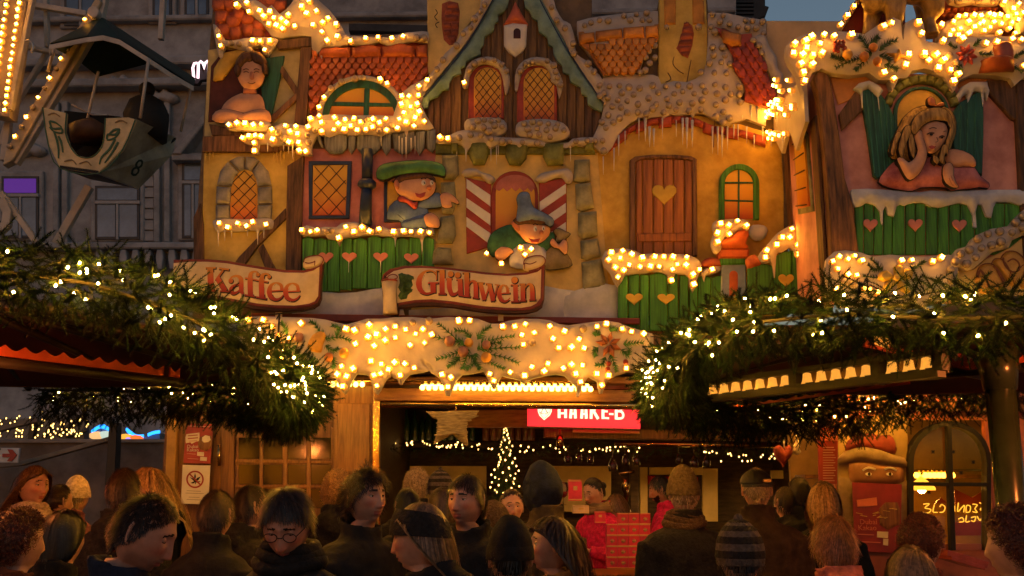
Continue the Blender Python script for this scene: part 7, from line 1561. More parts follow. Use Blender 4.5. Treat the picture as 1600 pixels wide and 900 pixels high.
def hairmat(n, c, r=.45):
    m = M(n, c, r, .45, 60, 0, col2=tuple(x*1.5 for x in c), spec=.45)
    nn = m.node_tree.nodes; ll = m.node_tree.links; bs_ = nn['Principled BSDF']; src = bs_.inputs['Base Color'].links[0].from_socket
    at = nn.new('ShaderNodeAttribute'); at.attribute_name = 'tint'; mx = nn.new('ShaderNodeVectorMath'); mx.operation = 'MULTIPLY'
    ll.new(src, mx.inputs[0]); ll.new(at.outputs['Fac'], mx.inputs[1]); ll.new(mx.outputs[0], bs_.inputs['Base Color']); return m
HC = {'brown': hairmat('brown hair', (.036, .016, .007)), 'dark': hairmat('dark brown hair', (.022, .012, .008)), 'black': hairmat('black hair', (.010, .008, .007)), 'blond': hairmat('blond hair', (.38, .21, .075)), 'light': hairmat('light brown hair', (.16, .078, .032)), 'grey': hairmat('grey blond hair', (.36, .25, .14)), 'auburn': hairmat('auburn hair', (.10, .024, .010)), 'ginger': hairmat('ginger hair', (.26, .09, .03))}
def cloth(n, c, sc=18, b=.35, r=.8): return M(n, c, r, .4, sc, b, col2=tuple(x*1.35 for x in c), spec=.2)
CL = {'black': cloth('black coat cloth', (.012, .011, .012)), 'navy': cloth('navy cloth', (.012, .016, .034)), 'grey': cloth('dark grey wool', (.032, .029, .028), 60, .5), 'olive': cloth('olive brown cloth', (.062, .043, .021)), 'brown': cloth('brown jacket cloth', (.040, .022, .012)), 'tan': cloth('tan quilted cloth', (.22, .115, .045), 8), 'pink': cloth('magenta fleece', (.50, .012, .075), 30), 'char': cloth('charcoal cloth', (.015, .013, .013), 50, .5), 'rust': cloth('dark rust cloth', (.07, .02, .014)), 'coral': cloth('coral cloth', (.42, .12, .09)), 'khaki': cloth('khaki quilted cloth', (.20, .13, .06), 8), 'cream': cloth('cream fleece', (.50, .38, .30), 40), 'beanie': cloth('olive knit', (.10, .065, .030), 60, .6), 'fur': cloth('brown fur', (.11, .06, .030), 70, 1.0), 'knitd': cloth('dark knit', (.020, .016, .015), 60, .6), 'knitl': cloth('pale knit stripe', (.11, .08, .065), 60, .6), 'leather': M('black leather', (.014, .012, .011), .55, .3, 20, .3), 'mauve': cloth('mauve cloth', (.16, .06, .08)), 'jeans': cloth('dark trousers', (.02, .022, .03))}
def sst(a, b, x): t = np.clip((x-a)/(b-a), 0, 1); return t*t*(3-2*t)
AX, BY, CZ = .0795, .0975, .119
def skull(a, th, fem=0.0):
    dx, dy, dz = np.sin(th)*np.sin(a), np.sin(th)*np.cos(a), np.cos(th)
    x, y, z = AX*dx, BY*dy, CZ*dz
    lo = np.clip(-dz, 0, 1); fr = sst(-.15, .35, dy)
    x = x*(1-(.34+.06*fem)*lo**1.5*fr-.10*lo*(1-fr)); y = y+.016*lo*fr*np.clip(dy, 0, 1)
    y = np.where(dy < 0, y*(1-.50*sst(.15, .95, lo)), y); x = x*(1+.03*sst(-.2, -.8, dy))
    return x, y, z, dy
def gs(x, z, x0, z0, sx, sz): return np.exp(-((x-x0)/sx)**2-((z-z0)/sz)**2)
def face_disp(x, z, fem=0.0, nose=1.0):
    ax = np.abs(x); d = np.zeros_like(x)
    nt = np.clip((.030-z)/.068, 0, 1); ridge = (.003+.019*nt**1.3)*np.exp(-(x/(.0075+.006*nt))**2)*sst(.044, .026, z)*sst(-.049, -.039, z)
    d += nose*ridge + .006*nose*gs(ax, z, .012, -.036, .006, .007)
    d += .0055*(1-.5*fem)*gs(x, z, 0, .034, .05, .010) - .0105*gs(ax, z, .031, .012, .016, .012)
    d += .005*gs(ax, z, .043, -.022, .018, .018)
    d += .0075*gs(x, z, 0, -.056, .020, .006)+.0078*gs(x, z, 0, -.0685, .017, .006)-.006*gs(x, z, 0, -.0625, .026, .0022)-.003*gs(x, z, 0, -.080, .02, .006)
    d += .009*gs(x, z, 0, -.098, .022, .014) - .003*gs(ax, z, .055, -.045, .016, .02)
    return d
def ear_tube(b, sgn):
    c = Vector((sgn*.0735, -.004, -.002)); L = []
    for k in range(11):
        t = -1.9+k*.42; L.append(c+Vector((sgn*(.006+.008*(k/10 if k < 6 else 1-k/14)), -.012*math.cos(t*.55+.3)-.002, .030*math.sin(-t*.8)+.002)))
    b.tube(L, [.006, .007, .0075, .0075, .007, .0065, .006, .0058, .006, .007, .0065], 6)
    b.ball(c+Vector((sgn*.004, .004, -.004)), .016, 8, 6, 0, (.45, .9, 1.3))
def hand(b, wr, d, up, sgn, curl=.5, L=.17):
    d = Vector(d).normalized(); up = Vector(up); up = (up-d*up.dot(d)).normalized(); side = d.cross(up)*sgn
    wr = Vector(wr); pal = []
    for t, w, h_ in ((-.12, .026, .02), (0, .028, .019), (.25, .040, .017), (.5, .043, .015)):
        c = wr+d*L*t; pal.append([c+side*w*math.cos(2*math.pi*k/10)+up*h_*math.sin(2*math.pi*k/10) for k in range(10)])
    b.loft(pal)
    for i, (o, ln) in enumerate(((-.030, .42), (-.010, .47), (.011, .44), (.031, .35))):
        p = wr+d*L*.48+side*o; q = d.copy(); P = [p]; cu = curl*(.75+.12*i)
        for s_, f in enumerate((.45, .32, .25)):
            q = (q*math.cos(cu)-up*math.sin(cu)).normalized(); P.append(P[-1]+q*L*ln*f*1.05)
        b.tube(P, [.0095, .009, .008, .0065], 7)
    p = wr+d*L*.12-side*.026; b.tube([p, p-side*.022+d*.025, p-side*.026+d*.052-up*.008, p-side*.018+d*.075-up*.014], [.012, .011, .0095, .007], 7)
def hmat(yaw, pitch, roll):
    pv = Vector((0, -.02, -.10))
    return Matrix.Translation(pv) @ Matrix.Rotation(math.radians(yaw), 4, 'Z') @ Matrix.Rotation(-math.radians(pitch), 4, 'X') @ Matrix.Rotation(math.radians(roll), 4, 'Y') @ Matrix.Translation(-pv)
def xf(V, Mx):
    V = np.asarray(V, float); A = np.array(Mx); return V @ A[:3, :3].T+A[:3, 3]
def hairline(a):
    aa = np.abs((a+math.pi) % (2*math.pi)-math.pi); return np.interp(aa, [0, .5, .9, 1.25, 1.5, 1.8, 2.4, 3.15], [.078, .074, .055, .030, -.012, -.035, -.066, -.075])
def hairmesh(style, N, rs, hl=0.0, vol=1.0, L=None):
    b = MB(); w = .0015 if style not in ('long', 'bob') else .0030; N = int(N*1.6)
    n = int(N*2.2); a = rs.uniform(-math.pi, math.pi, n); th = np.arccos(rs.uniform(-.75, 1, n))
    x, y, z, dy = skull(a, th); k = z > hairline(a)+hl; a, th, x, y, z = [q[k][:N] for q in (a, th, x, y, z)]
    P = np.stack([x, y, z], 1); Nn = P/np.array([AX**2, BY**2, CZ**2]); Nn /= np.linalg.norm(Nn, axis=1)[:, None]
    m = len(P); rn = rs.normal(0, 1, (m, 3)); cmb = P-np.array([.012, -.045, .13]); cmb = cmb-Nn*(cmb*Nn).sum(1)[:, None]; cmb /= np.maximum(np.linalg.norm(cmb, axis=1)[:, None], 1e-5)
    if style == 'short': seg, ln, d = 4, (L or .035)*1.2, cmb+Nn*.30+rn*.16
    elif style == 'crew': seg, ln, d = 2, (L or .014), cmb*.8+Nn*.5+rn*.2
    elif style == 'wavy': seg, ln, d = 6, (L or .085), cmb*.8+Nn*.5+rn*.28
    elif style == 'curly': seg, ln, d = 9, (L or .13), Nn*.9+rn*.35
    elif style in ('long', 'bob'): seg, ln, d = 12, (L or (.42 if style == 'long' else .2)), cmb+Nn*.12+rn*.07+np.stack([np.sign(P[:, 0]+.006)*1.2*sst(-.01, .05, P[:, 1]), -.5*sst(-.01, .05, P[:, 1]), 0*P[:, 0]], 1)
    elif style == 'tied': seg, ln, d = 8, .2, None
    T0 = P.copy()+Nn*.003; pts_ = [T0.copy()]
    ph = rs.uniform(0, 6.28, m); lnv = ln*rs.uniform(.75, 1.1, m); vr = 1.03+.02*vol+rs.uniform(0, .06, m)*vol; vr = np.where(np.abs(P[:, 0]) > .04, vr+.03*vol, vr)
    bunp = np.array([0, -.125, .02])
    if d is not None: d = d/np.linalg.norm(d, axis=1)[:, None]
    for s_ in range(seg):
        st = (lnv/seg)[:, None]
        if style == 'tied':
            d = bunp-T0; dl = np.linalg.norm(d, axis=1)[:, None]; d = d/np.maximum(dl, 1e-5); st = np.minimum(st, dl)
        elif style in ('long', 'bob'): d = d+np.array([0, -.03, -.30]); d = d/np.linalg.norm(d, axis=1)[:, None]
        elif style == 'curly':
            d = d*.65+np.stack([np.cos(ph+s_*1.5), np.sin(ph+s_*1.5), np.cos(ph*2+s_*1.3)], 1)*.75+np.array([0, 0, -.10]); d = d/np.linalg.norm(d, axis=1)[:, None]
        elif style == 'wavy':
            d = d+np.stack([np.cos(ph+s_*.9), np.sin(ph+s_*.7)-.1, np.full(m, -.30)], 1)*.34; d = d/np.linalg.norm(d, axis=1)[:, None]
        else: d = d+np.array([0, 0, -.15]); d = d/np.linalg.norm(d, axis=1)[:, None]
        T0 = T0+d*st
        if style in ('long',): T0 = T0+np.stack([np.sin(ph+s_*1.1)*.004, np.cos(ph+s_*.9)*.004, np.zeros(m)], 1)
        q = T0/np.array([AX, BY, CZ]); r = np.linalg.norm(q, axis=1); lim = vr if style not in ('short', 'crew') else 1.03
        f = np.where((r < lim) & (T0[:, 2] > -.11), lim/np.maximum(r, 1e-4), 1.0); T0 = T0*f[:, None]
        if style in ('long', 'bob'):
            T0[:, 0] = np.where(T0[:, 2] < -.08, T0[:, 0]*.972, T0[:, 0])
            ym = .012+T0[:, 2]*.75; T0[:, 1] = np.where((T0[:, 2] < .06) & (T0[:, 2] > -.24), np.minimum(T0[:, 1], ym), T0[:, 1])
            body = (T0[:, 2] < -.20); yy = np.where(T0[:, 1] < .02, np.minimum(T0[:, 1], -.165), np.maximum(T0[:, 1], .13)); T0[:, 1] = np.where(body, T0[:, 1]*.6+yy*.4, T0[:, 1])
            fc = (T0[:, 1] > .03) & (np.abs(T0[:, 0]) < .062) & (T0[:, 2] < .07); T0[:, 0] = np.where(fc, np.sign(T0[:, 0]+1e-5)*.066, T0[:, 0])
        pts_.append(T0.copy())
    A = np.stack(pts_, 1); S_ = seg+1; sl_ = np.linalg.norm(np.diff(A, axis=1), axis=2).max(1); kp = sl_ < max(.02, 2.5*ln/seg); A = A[kp]; m = len(A)
    tg = np.gradient(A, axis=1); up = A-np.array([0, 0, 0]); sd = np.cross(tg, up); sd /= np.maximum(np.linalg.norm(sd, axis=2)[..., None], 1e-6)
    ww = (w*rs.uniform(.7, 1.3, m))[:, None, None]*np.linspace(1, .45, S_)[None, :, None]
    V = np.stack([A-sd*ww, A+sd*ww], 2).reshape(-1, 3); Fc = []
    for i in range(m):
        o = i*S_*2
        for s_ in range(seg): Fc.append((o+2*s_, o+2*s_+1, o+2*s_+3, o+2*s_+2))
    b.add(V.tolist(), Fc, 0, False)
    # scalp cap beneath the strands
    na, nh = 40, 22; aa = np.linspace(-math.pi, math.pi, na, endpoint=False); tt = np.linspace(.02, 2.45, nh); G = np.zeros((nh, na, 3)); ok = np.zeros((nh, na), bool)
    off = {'short': 1.014, 'crew': 1.010, 'wavy': 1.035, 'curly': 1.07, 'long': 1.025, 'bob': 1.025, 'tied': 1.02}[style]
    for i in range(nh):
        x, y, z, dy = skull(aa, np.full(na, tt[i])); ok[i] = z > hairline(aa)+hl+.006; jit = 1+rs.normal(0, .012, na)*(3 if style == 'curly' else 1)
        G[i] = np.stack([x*off*jit, y*off*jit-.002, z*off*jit], 1)
    Fc = [(i*na+j, i*na+(j+1) % na, (i+1)*na+(j+1) % na, (i+1)*na+j) for i in range(nh-1) for j in range(na) if ok[i, j] and ok[i+1, j] and ok[i, (j+1) % na] and ok[i+1, (j+1) % na]]
    b.add(G.reshape(-1, 3).tolist(), Fc, 0, True)
    if style == 'tied': b.ball((0, -.122, .02), .032, 10, 7, 0, (1, .9, 1))
    b.tint = np.concatenate([np.repeat(rs.uniform(.45, 1.55, m), S_*2), np.full(nh*na, .6)])
    return b
def shell(th0, th1, a0, a1, s0, s1, nth=14, na=48, rib=0, thick=.006, zs=0.0, fn=None, ribw=.012):
    b = MB(); out = []; inn = []; full = a1-a0 > 6.2
    for i in range(nth):
        t = i/(nth-1); th = th0+(th1-th0)*t; R = []; I = []
        for j in range(na):
            a = a0+(a1-a0)*j/(na if full else na-1); s_ = s0+(s1-s0)*t; s_ *= 1+(ribw*math.cos(a*rib) if rib else 0)
            x, y, z, _ = skull(np.array([a]), np.array([th])); p = Vector((x[0]*s_, y[0]*s_, z[0]*s_+zs*max(0, math.cos(t*1.57))**.55))
            if fn: p = fn(p, t, a)
            n_ = p.normalized(); R.append(p); I.append(p-n_*thick)
        out.append(R); inn.append(I)
    b.loft(out, 0, True, False, full); b.loft(inn, 0, True, False, full); b.loft([out[-1], inn[-1]], 0, True, False, full)
    if not full:
        b.loft([[r[0] for r in out], [r[0] for r in inn]], 0, True, False, False); b.loft([[r[-1] for r in out], [r[-1] for r in inn]], 0, True, False, False)
    return b
PN = [0]
def person(label, px, py, Y, ang, hair=('short', 'brown'), coat='black', pitch=0, yaw=0, roll=0, hs=1.0, fem=0, skin=0, hat=None, bulk=1.0, lids=.35, beard=None, glasses=False, collar=True, kind='coat', arms=None, N=900, hl=0.0, L=None, vol=1.0, detail=True, scarf=None, wide=1.0, slope=0.0):
    PN[0] += 1; rs = np.random.default_rng(100+PN[0]); Y = max(Y, min(Y*1.13, 7.2)); hs *= .95; c = U(px, py, Y); H = c.z+.125; s = hs; zf = 0.0
    t = thing('person', label, 'person', (c.x, c.y, 0), None)
    B = Matrix.Translation(c) @ Matrix.Rotation(math.radians(ang), 4, 'Z') @ Matrix.Diagonal((s, s, s, 1)); Hm = hmat(yaw, pitch, roll); floor = -c.z/s
    n = 64 if detail else 36; nr = 58 if detail else 26
    u = np.linspace(-math.pi, math.pi, n, endpoint=False); a = u-.42*np.sin(u) if detail else u  # denser at the front
    rows = []; thv = np.linspace(.03, 2.50, nr)
    for th in thv:
        x, y, z, dy = skull(a, np.full(n, th), fem); f = sst(.05, .45, dy); y = y+face_disp(x, z, fem)*f; rows.append(np.stack([x, y, z], 1))
    for (z, rx, ry, cy) in ((-.112, .054, .056, -.010), (-.13, .052, .055, -.016), (-.155, .055, .058, -.022), (-.18, .066, .064, -.026), (-.20, .10, .075, -.028), (-.235, .165, .09, -.03), (-.30, .185, .105, -.03), (-.45, .17, .112, -.02), (-.62, .15, .108, -.015), (-.80, .165, .118, -.015), (-.93, .16, .115, -.015), (-.97, .05, .05, -.015)):
        rows.append(np.stack([rx*np.sin(a), ry*np.cos(a)+cy, np.full(n, z)], 1))
    V = np.concatenate(rows); wgt = sst(-.185, -.105, V[:, 2])[:, None]; V = xf(V, Hm)*wgt+V*(1-wgt)
    b = MB(); Fc = []; Ms = []; R0 = np.concatenate(rows); nrows = len(rows)
    for i in range(nrows-1):
        for j in range(n):
            f = (i*n+j, i*n+(j+1) % n, (i+1)*n+(j+1) % n, (i+1)*n+j); Fc.append(f); cc = R0[list(f)].mean(0); mi = 0
            if detail and cc[1] > .03:
                if abs(cc[0]) < .021-.25*abs(cc[2]+.0625) and -.0725 < cc[2] < -.0545: mi = 1
                if .013 < abs(cc[0]) < .047 and abs(cc[2]-(.0335+.0015*math.sin((abs(cc[0])-.013)*90)-(.40 if pitch > 20 else .13)*(abs(cc[0])-.02)-.10*max(0, abs(cc[0])-.036))) < (.0026 if fem else .0036): mi = 2
                if beard and (cc[2] < -.072+.02*(abs(cc[0]) > .026)+.6*max(0, abs(cc[0])-.045) or (-.056 < cc[2] < -.047 and abs(cc[0]) < .027)) and cc[2] > -.12 and mi != 1: mi = 2
            Ms.append(mi)
    b.v = V.tolist(); b.f = Fc; b.m = Ms; b.sm = [True]*len(Fc)
    e0 = len(b.v)
    for sg in (-1, 1):
        ear_tube(b, sg)
        if detail:
            xe, ze = sg*.0305, .0105
            k = math.sqrt(max(0, 1-(xe/AX)**2-(ze/CZ)**2)); ye = BY*k+float(face_disp(np.array([xe]), np.array([ze]), fem)[0])-.0065
            b.ball((xe, ye, ze), .0122, 12, 8, 3); b.ball((xe, ye+.0082, ze-.001-.003*(lids > .6)), .0056, 8, 6, 4)
            for (z0, z1) in ((math.pi*.5-1.55, math.pi*.5+.35-1.25*0+(lids-.35)*1.4), ):
                rr = []
                for i in range(7):
                    tt = .05+(.95+lids*1.15-.05)*i/6; rr.append([Vector((xe+.0134*math.sin(tt)*math.cos(q), ye+.0134*math.sin(tt)*math.sin(q), ze+.0134*math.cos(tt))) for q in np.linspace(0, 2*math.pi, 14, endpoint=False)])
                b.loft(rr, 0, True, False)
                b.tube([Vector((xe+.0138*math.cos(q)*math.sin(.95+lids*1.15), ye+.0138*math.sin(q)*math.sin(.95+lids*1.15), ze+.0136*math.cos(.95+lids*1.15))) for q in np.linspace(.25, math.pi-.25, 7)], .0011, 4, 2)
            lo = [[Vector((xe+.0132*math.sin(tt)*math.cos(q), ye+.0132*math.sin(tt)*math.sin(q), ze-.0132*math.cos(tt))) for q in np.linspace(0, 2*math.pi, 14, endpoint=False)] for tt in (.05, .4, .75, 1.0)]
            b.loft(lo, 0, True, False)
    b.v[e0:] = xf(b.v[e0:], Hm).tolist()
    # limbs
    ar = arms or [((-.25, .03, -.56), (-.12, .20, -.50)), ((.25, .03, -.56), (.12, .20, -.50))]
    for sg, (el, wr) in zip((-1, 1), ar):
        shd = Vector((sg*.165, -.03, -.285)); el, wr = Vector(el), Vector(wr)
        b.tube([shd, (shd+el)/2, el, (el+wr)/2, wr], [.05, .046, .04, .036, .027], 10)
        hand(b, wr, wr-el, Vector((0, 0, 1)) if abs((wr-el).normalized().z) < .8 else Vector((0, 1, 0)), sg, .45, .165)
        hp = Vector((sg*.085, -.015, -.90)); kn = Vector((sg*.09, .01, (floor-.90)/2-.04)); an = Vector((sg*.09, -.01, floor+.09))
        b.tube([hp, (hp+kn)/2, kn, (kn+an)/2, an], [.085, .075, .058, .05, .038], 10); b.loft([[an+Vector((.045*math.cos(q)*w, .02+y_+.03*math.sin(q)*0, -.09+h_*(.5+.5*math.sin(q)))) for q in np.linspace(0, 2*math.pi, 10, endpoint=False)] for (y_, w, h_) in ((-.08, .7, .08), (-.03, .9, .10), (.06, 1.0, .07), (.14, .9, .05), (.18, .5, .03))])
    b.v = xf(b.v, B).tolist()
    hc = HC[hair[1]] if hair else HC['dark']
    bo = b.build('body', [SK[skin], m_lip, hc, m_eyew, m_iris], t)
    if detail:
        X, Yy, Z = R0[:, 0], R0[:, 1], R0[:, 2]; fr_ = sst(0, .05, Yy)
        bl = np.clip(.75*gs(np.abs(X), Z, .043, -.022, .020, .018)+.8*gs(X, Z, 0, -.036, .016, .014)+.35*gs(X, Z, 0, -.10, .02, .012)+.3*gs(np.abs(X), Z, .031, .006, .02, .008), 0, 1)*fr_
        stb = np.zeros_like(bl) if fem else np.clip(sst(-.042, -.070, Z+.25*np.maximum(0, np.abs(X)-.03)*-1)*sst(-.135, -.115, Z)+.6*gs(X, Z, 0, -.051, .024, .006), 0, 1)*sst(-.03, .02, Yy)*(.55+.35*rs.random())
        for nm, ar_ in (('blush', bl), ('stubble', stb)):
            tv = np.zeros(len(b.v), np.float32); tv[:len(ar_)] = ar_; at_ = bo.data.attributes.new(nm, 'FLOAT', 'POINT'); at_.data.foreach_set('value', tv)
    if 'folds' not in bpy.data.textures: tx = bpy.data.textures.new('folds', 'CLOUDS'); tx.noise_scale = .11; tx.noise_depth = 3
    def att(bb, nm, mat, head=True):
        bb.v = xf(xf(bb.v, Hm) if head else bb.v, B).tolist(); o_ = bb.build(nm, mat, t)
        if nm in ('hood', 'beanie', 'knit_stripe', 'scarf'): md = o_.modifiers.new('d', 'DISPLACE'); md.texture = bpy.data.textures['folds']; md.strength = .028 if nm in ('hood', 'scarf') else .012; md.texture_coords = 'GLOBAL'
        return o_
    if hair:
        hb_ = hairmesh(hair[0], N, rs, hl, vol if not hat else min(vol, .25), L); ho_ = att(hb_, 'hair', hc)
        at_ = ho_.data.attributes.new('tint', 'FLOAT', 'POINT'); tv = np.full(len(hb_.v), 1.0, np.float32); tv[:len(hb_.tint)] = hb_.tint; at_.data.foreach_set('value', tv)
    # coat
    cb = MB(); k = bulk; na = 32; ca = np.linspace(0, 2*math.pi, na, endpoint=False)
    def ring(z, rx, ry, cy): return [Vector((rx*math.cos(q), ry*math.sin(q)+cy, z)) for q in ca]
    lowz = max(floor+.45, -1.05) if kind != 'vest' else -.85
    prof = [(-.155, .074, .072, -.022), (-.178, .100, .088, -.026), (-.205-slope*.4, .155*wide, .110*k, -.03), (-.242-slope, .205*wide, .128*k, -.03), (-.31-slope, .222*wide*k**.5, .140*k, -.03)]
    z = -.40; i = 0
    while z > lowz:
        q = .010*math.sin(i*math.pi/1.0) if kind != 'puffer' else (.012 if i % 2 else -.006)
        prof.append((z, (.215-.015*math.sin((z+.4)*3))*k+q, .145*k+q, -.02)); z -= .055 if kind == 'puffer' else .11; i += 1
    prof.append((lowz, .235*k, .165*k, -.02))
    cb.loft([ring(*p) for p in prof])
    for sg, (el, wr) in zip((-1, 1), ar):
        shd = Vector((sg*(.168*wide), -.03, -.275-slope)); el, wr = Vector(el), Vector(wr); L_ = []; R_ = []
        P = [shd, shd+(el-shd)*.5, el, el+(wr-el)*.5, wr]
        for i in range(17):
            f = i/16*4; j = min(3, int(f)); L_.append(P[j]+(P[j+1]-P[j])*(f-j)); R_.append(np.interp(i/16, [0, .3, .5, .8, 1], [.086, .078, .068, .058, .052])*k+(.008*(1 if i % 2 else -1) if kind == 'puffer' else 0))
        cb.tube(L_, R_, 14)
    if collar:
        cr_ = []
        for z, r in ((-.20, .105), (-.16, .096), (-.120, .100), (-.098, .104), (-.096, .084), (-.12, .070), (-.17, .06)): cr_.append([Vector((r*math.cos(q), r*math.sin(q)*.95-.022-.012*(z+.22)*4, z-.025*math.sin(q))) for q in ca])
        cb.loft(cr_)
    if PN[0] % 2 == 0 and not scarf: cb.ball((0, -.125, -.185), .105, 14, 10, 0, (1.25, .62, .70)); cb.ball((0, -.155, -.225), .075, 12, 8, 0, (1.2, .6, .9))
    cb.v = xf(cb.v, B).tolist(); co = cb.build('coat', CL[coat], t)
    md = co.modifiers.new('r', 'REMESH'); md.mode = 'VOXEL'; md.voxel_size = .017*s; md.use_smooth_shade = True
    md = co.modifiers.new('s', 'SMOOTH'); md.iterations = 3
    if 'folds' not in bpy.data.textures: tx = bpy.data.textures.new('folds', 'CLOUDS'); tx.noise_scale = .11; tx.noise_depth = 3
    md = co.modifiers.new('d', 'DISPLACE'); md.texture = bpy.data.textures['folds']; md.strength = .026; md.texture_coords = 'GLOBAL'; md.mid_level = .5
    tb = MB()
    for sg in (-1, 1): tb.tube([(sg*.085, -.015, -.88), (sg*.09, 0, (floor-.9)/2), (sg*.09, -.01, floor+.06)], [.105, .085, .07], 12)
    att(tb, 'trousers', CL['jeans'], False)
    if scarf:
        sb = MB()
        for q in range(3): sb.tube([Vector(((.085+.012*q)*math.cos(w), (.08+.012*q)*math.sin(w)-.015, -.115-.028*q+.012*math.sin(w*2+q))) for w in np.linspace(0, 2*math.pi, 25)], .024, 8, 0)
        att(sb, 'scarf', CL[scarf], False)
    if glasses:
        gb_ = MB()
        for sg in (-1, 1):
            gb_.tube([Vector((sg*.032+.022*math.cos(q), .103-.004*abs(math.cos(q)), .006+.017*math.sin(q))) for q in np.linspace(0, 2*math.pi, 19)], .0016, 5); gb_.tube([(sg*.054, .099, .010), (sg*.072, .05, .010), (sg*.077, -.005, .008)], .0016, 5)
        gb_.tube([(-.010, .106, .008), (0, .110, .010), (.010, .106, .008)], .0016, 5); att(gb_, 'glasses', m_ink)
    if hat:
        hk, hm_ = hat[0], hat[1]
        if hk == 'beanie':
            att(shell(.02, 1.52, -math.pi, math.pi, 1.12, 1.13, 16, 72, 36, .006, .035), 'beanie', CL[hm_]); att(shell(1.22, 1.60, -math.pi, math.pi, 1.20, 1.20, 7, 72, 36, .012, 0), 'beanie_cuff', CL[hm_])
        elif hk == 'tall_beanie':
            att(shell(.02, 1.55, -math.pi, math.pi, 1.06, 1.14, 18, 96, 30, .006, .040, None, .016), 'beanie', CL[hm_]); att(shell(1.10, 1.62, -math.pi, math.pi, 1.21, 1.22, 8, 96, 30, .014, 0, None, .014), 'beanie_cuff', CL[hm_])
        elif hk == 'striped':
            for i in range(9):
                t0 = .02+i*.2; att(shell(t0, t0+.2, -math.pi, math.pi, 1.16+.01*(i % 2), 1.16+.01*(i % 2), 5, 60, 40, .010, .02 if i == 0 else 0, None, .012), 'knit_stripe', CL[hm_ if i % 2 else hat[2]])
        elif hk == 'cap':
            att(shell(.02, 1.30, -math.pi, math.pi, 1.12, 1.20, 12, 56, 0, .006, -.012, lambda p, t, a: Vector((p.x*(1+.10*math.sin(t*3)), p.y*(1.08+.06*math.cos(a)), min(p.z, .128)*.97))), 'cap', CL[hm_])
            att(shell(1.16, 1.45, -math.pi, math.pi, 1.13, 1.12, 5, 48, 0, .006), 'cap_band', CL[hm_])
            vb_ = MB(); vb_.loft([[Vector((.075*math.sin(q)*r, .07+.075*math.cos(q)*r, .045-.012*r+dz)) for q in np.linspace(-1.4, 1.4, 12)] for r, dz in ((.4, .004), (1.0, .0), (1.0, -.005), (.4, -.004))], 0, True, False, False); att(vb_, 'visor', CL[hm_])
            sb = MB(); sb.box((.045, -.105, .05), (.05, .006, .016), 0, .35); sb.ball((.02, -.118, .05), .006, 8, 5); att(sb, 'strap', m_brass)
        elif hk == 'hood':
            op = hat[2] if len(hat) > 2 else .95
            att(shell(.02, 2.35, op-math.pi*0, 2*math.pi-op, 1.20, 1.22, 20, 52, 0, .012, .018, lambda p, t, a: Vector((p.x*1.02, p.y*1.06-.012, p.z-.02*t))), 'hood', CL[hm_])
        elif hk == 'headband':
            att(shell(.80, 1.52, -math.pi, math.pi, 1.17, 1.19, 9, 60, 0, .010, 0, lambda p, t, a: Vector((p.x, p.y, p.z+.022*math.cos(a)-.006))), 'headband', CL[hm_])
    return t
hang = [((-.24, -.03, -.60), (-.22, .06, -.84)), ((.24, -.03, -.60), (.22, .06, -.84))]
G = {}
# far to near, left to right
person('woman in profile with long light brown hair and pink hood collar at the far left', 52, 760, 5.3, -112, ('long', 'light'), 'navy', fem=1, yaw=-5, N=1100, L=.34, scarf='cream', lids=.45)
person('person with small brown hair bun seen from behind beside the profile woman', 92, 784, 7.0, -35, ('tied', 'brown'), 'mauve', fem=1, detail=False, N=700)
person('person in pale cream knitted cap next to the bun haired person', 119, 777, 7.6, -20, ('short', 'grey'), 'mauve', hat=('beanie', 'cream'), detail=False, N=400)
person('person with dark auburn curly hair in the lower left corner', 28, 846, 3.5, -35, ('curly', 'auburn'), 'rust', detail=False, L=.09, arms=hang)
person('dark haired person with short bob bending behind the big foreground man', 98, 842, 3.9, -20, ('bob', 'black'), 'black', fem=1, detail=False, L=.11, N=1200, arms=hang)
person('person with smooth brown hair seen directly behind the big foreground man', 193, 768, 4.6, 10, ('short', 'brown'), 'char', detail=False, arms=hang)
person('man with cropped brown hair bowing to the right in the left foreground', 204, 824, 2.75, -88, ('crew', 'brown'), 'navy', pitch=24, skin=1, lids=.9, N=2600, L=.02, arms=hang)
person('blonde woman with long loose wavy hair looking down leftwards under the posters', 240, 762, 4.9, 104, ('long', 'blond'), 'black', fem=1, pitch=14, N=1300, L=.36, lids=.8, arms=hang)
person('person in khaki quilted jacket half hidden between foreground man and dark coats', 238, 842, 4.0, -30, ('short', 'light'), 'khaki', kind='puffer', detail=False, arms=hang) if False else None
person('man with short brown hair in black coat seen from behind below the notice', 338, 804, 4.4, -14, ('short', 'brown'), 'black', detail=False, N=1300, L=.028, bulk=1.05, arms=hang)
person('dark haired man turned right behind the man in glasses', 391, 792, 4.9, -48, ('short', 'dark'), 'char', N=900, arms=hang)
person('man in glasses and grey wool coat looking down at the centre left', 455, 803, 3.0, 178, ('short', 'brown'), 'grey', pitch=32, skin=1, glasses=True, lids=.95, N=1900, L=.042, scarf='char', bulk=1.08, hl=.008)
person('person with curly blonde hair seen from behind left of the wavy haired man', 527, 768, 5.6, 10, ('curly', 'blond'), 'char', fem=1, detail=False, N=700, arms=hang)
person('man with dark wavy hair and big black coat gazing to the right', 571, 778, 3.9, -128, ('wavy', 'dark'), 'black', yaw=-3, N=1900, L=.065, bulk=1.18, wide=1.1, lids=.42, arms=hang)
person('older woman with curly grey blond hair seen from behind in the queue', 651, 760, 6.6, 5, ('curly', 'grey'), 'char', fem=1, detail=False, N=800, L=.10, arms=hang)
person('person in dark striped knitted beanie in the queue', 688, 764, 6.9, -15, ('short', 'dark'), 'black', hat=('striped', 'knitd', 'knitl'), detail=False, N=400, arms=hang)
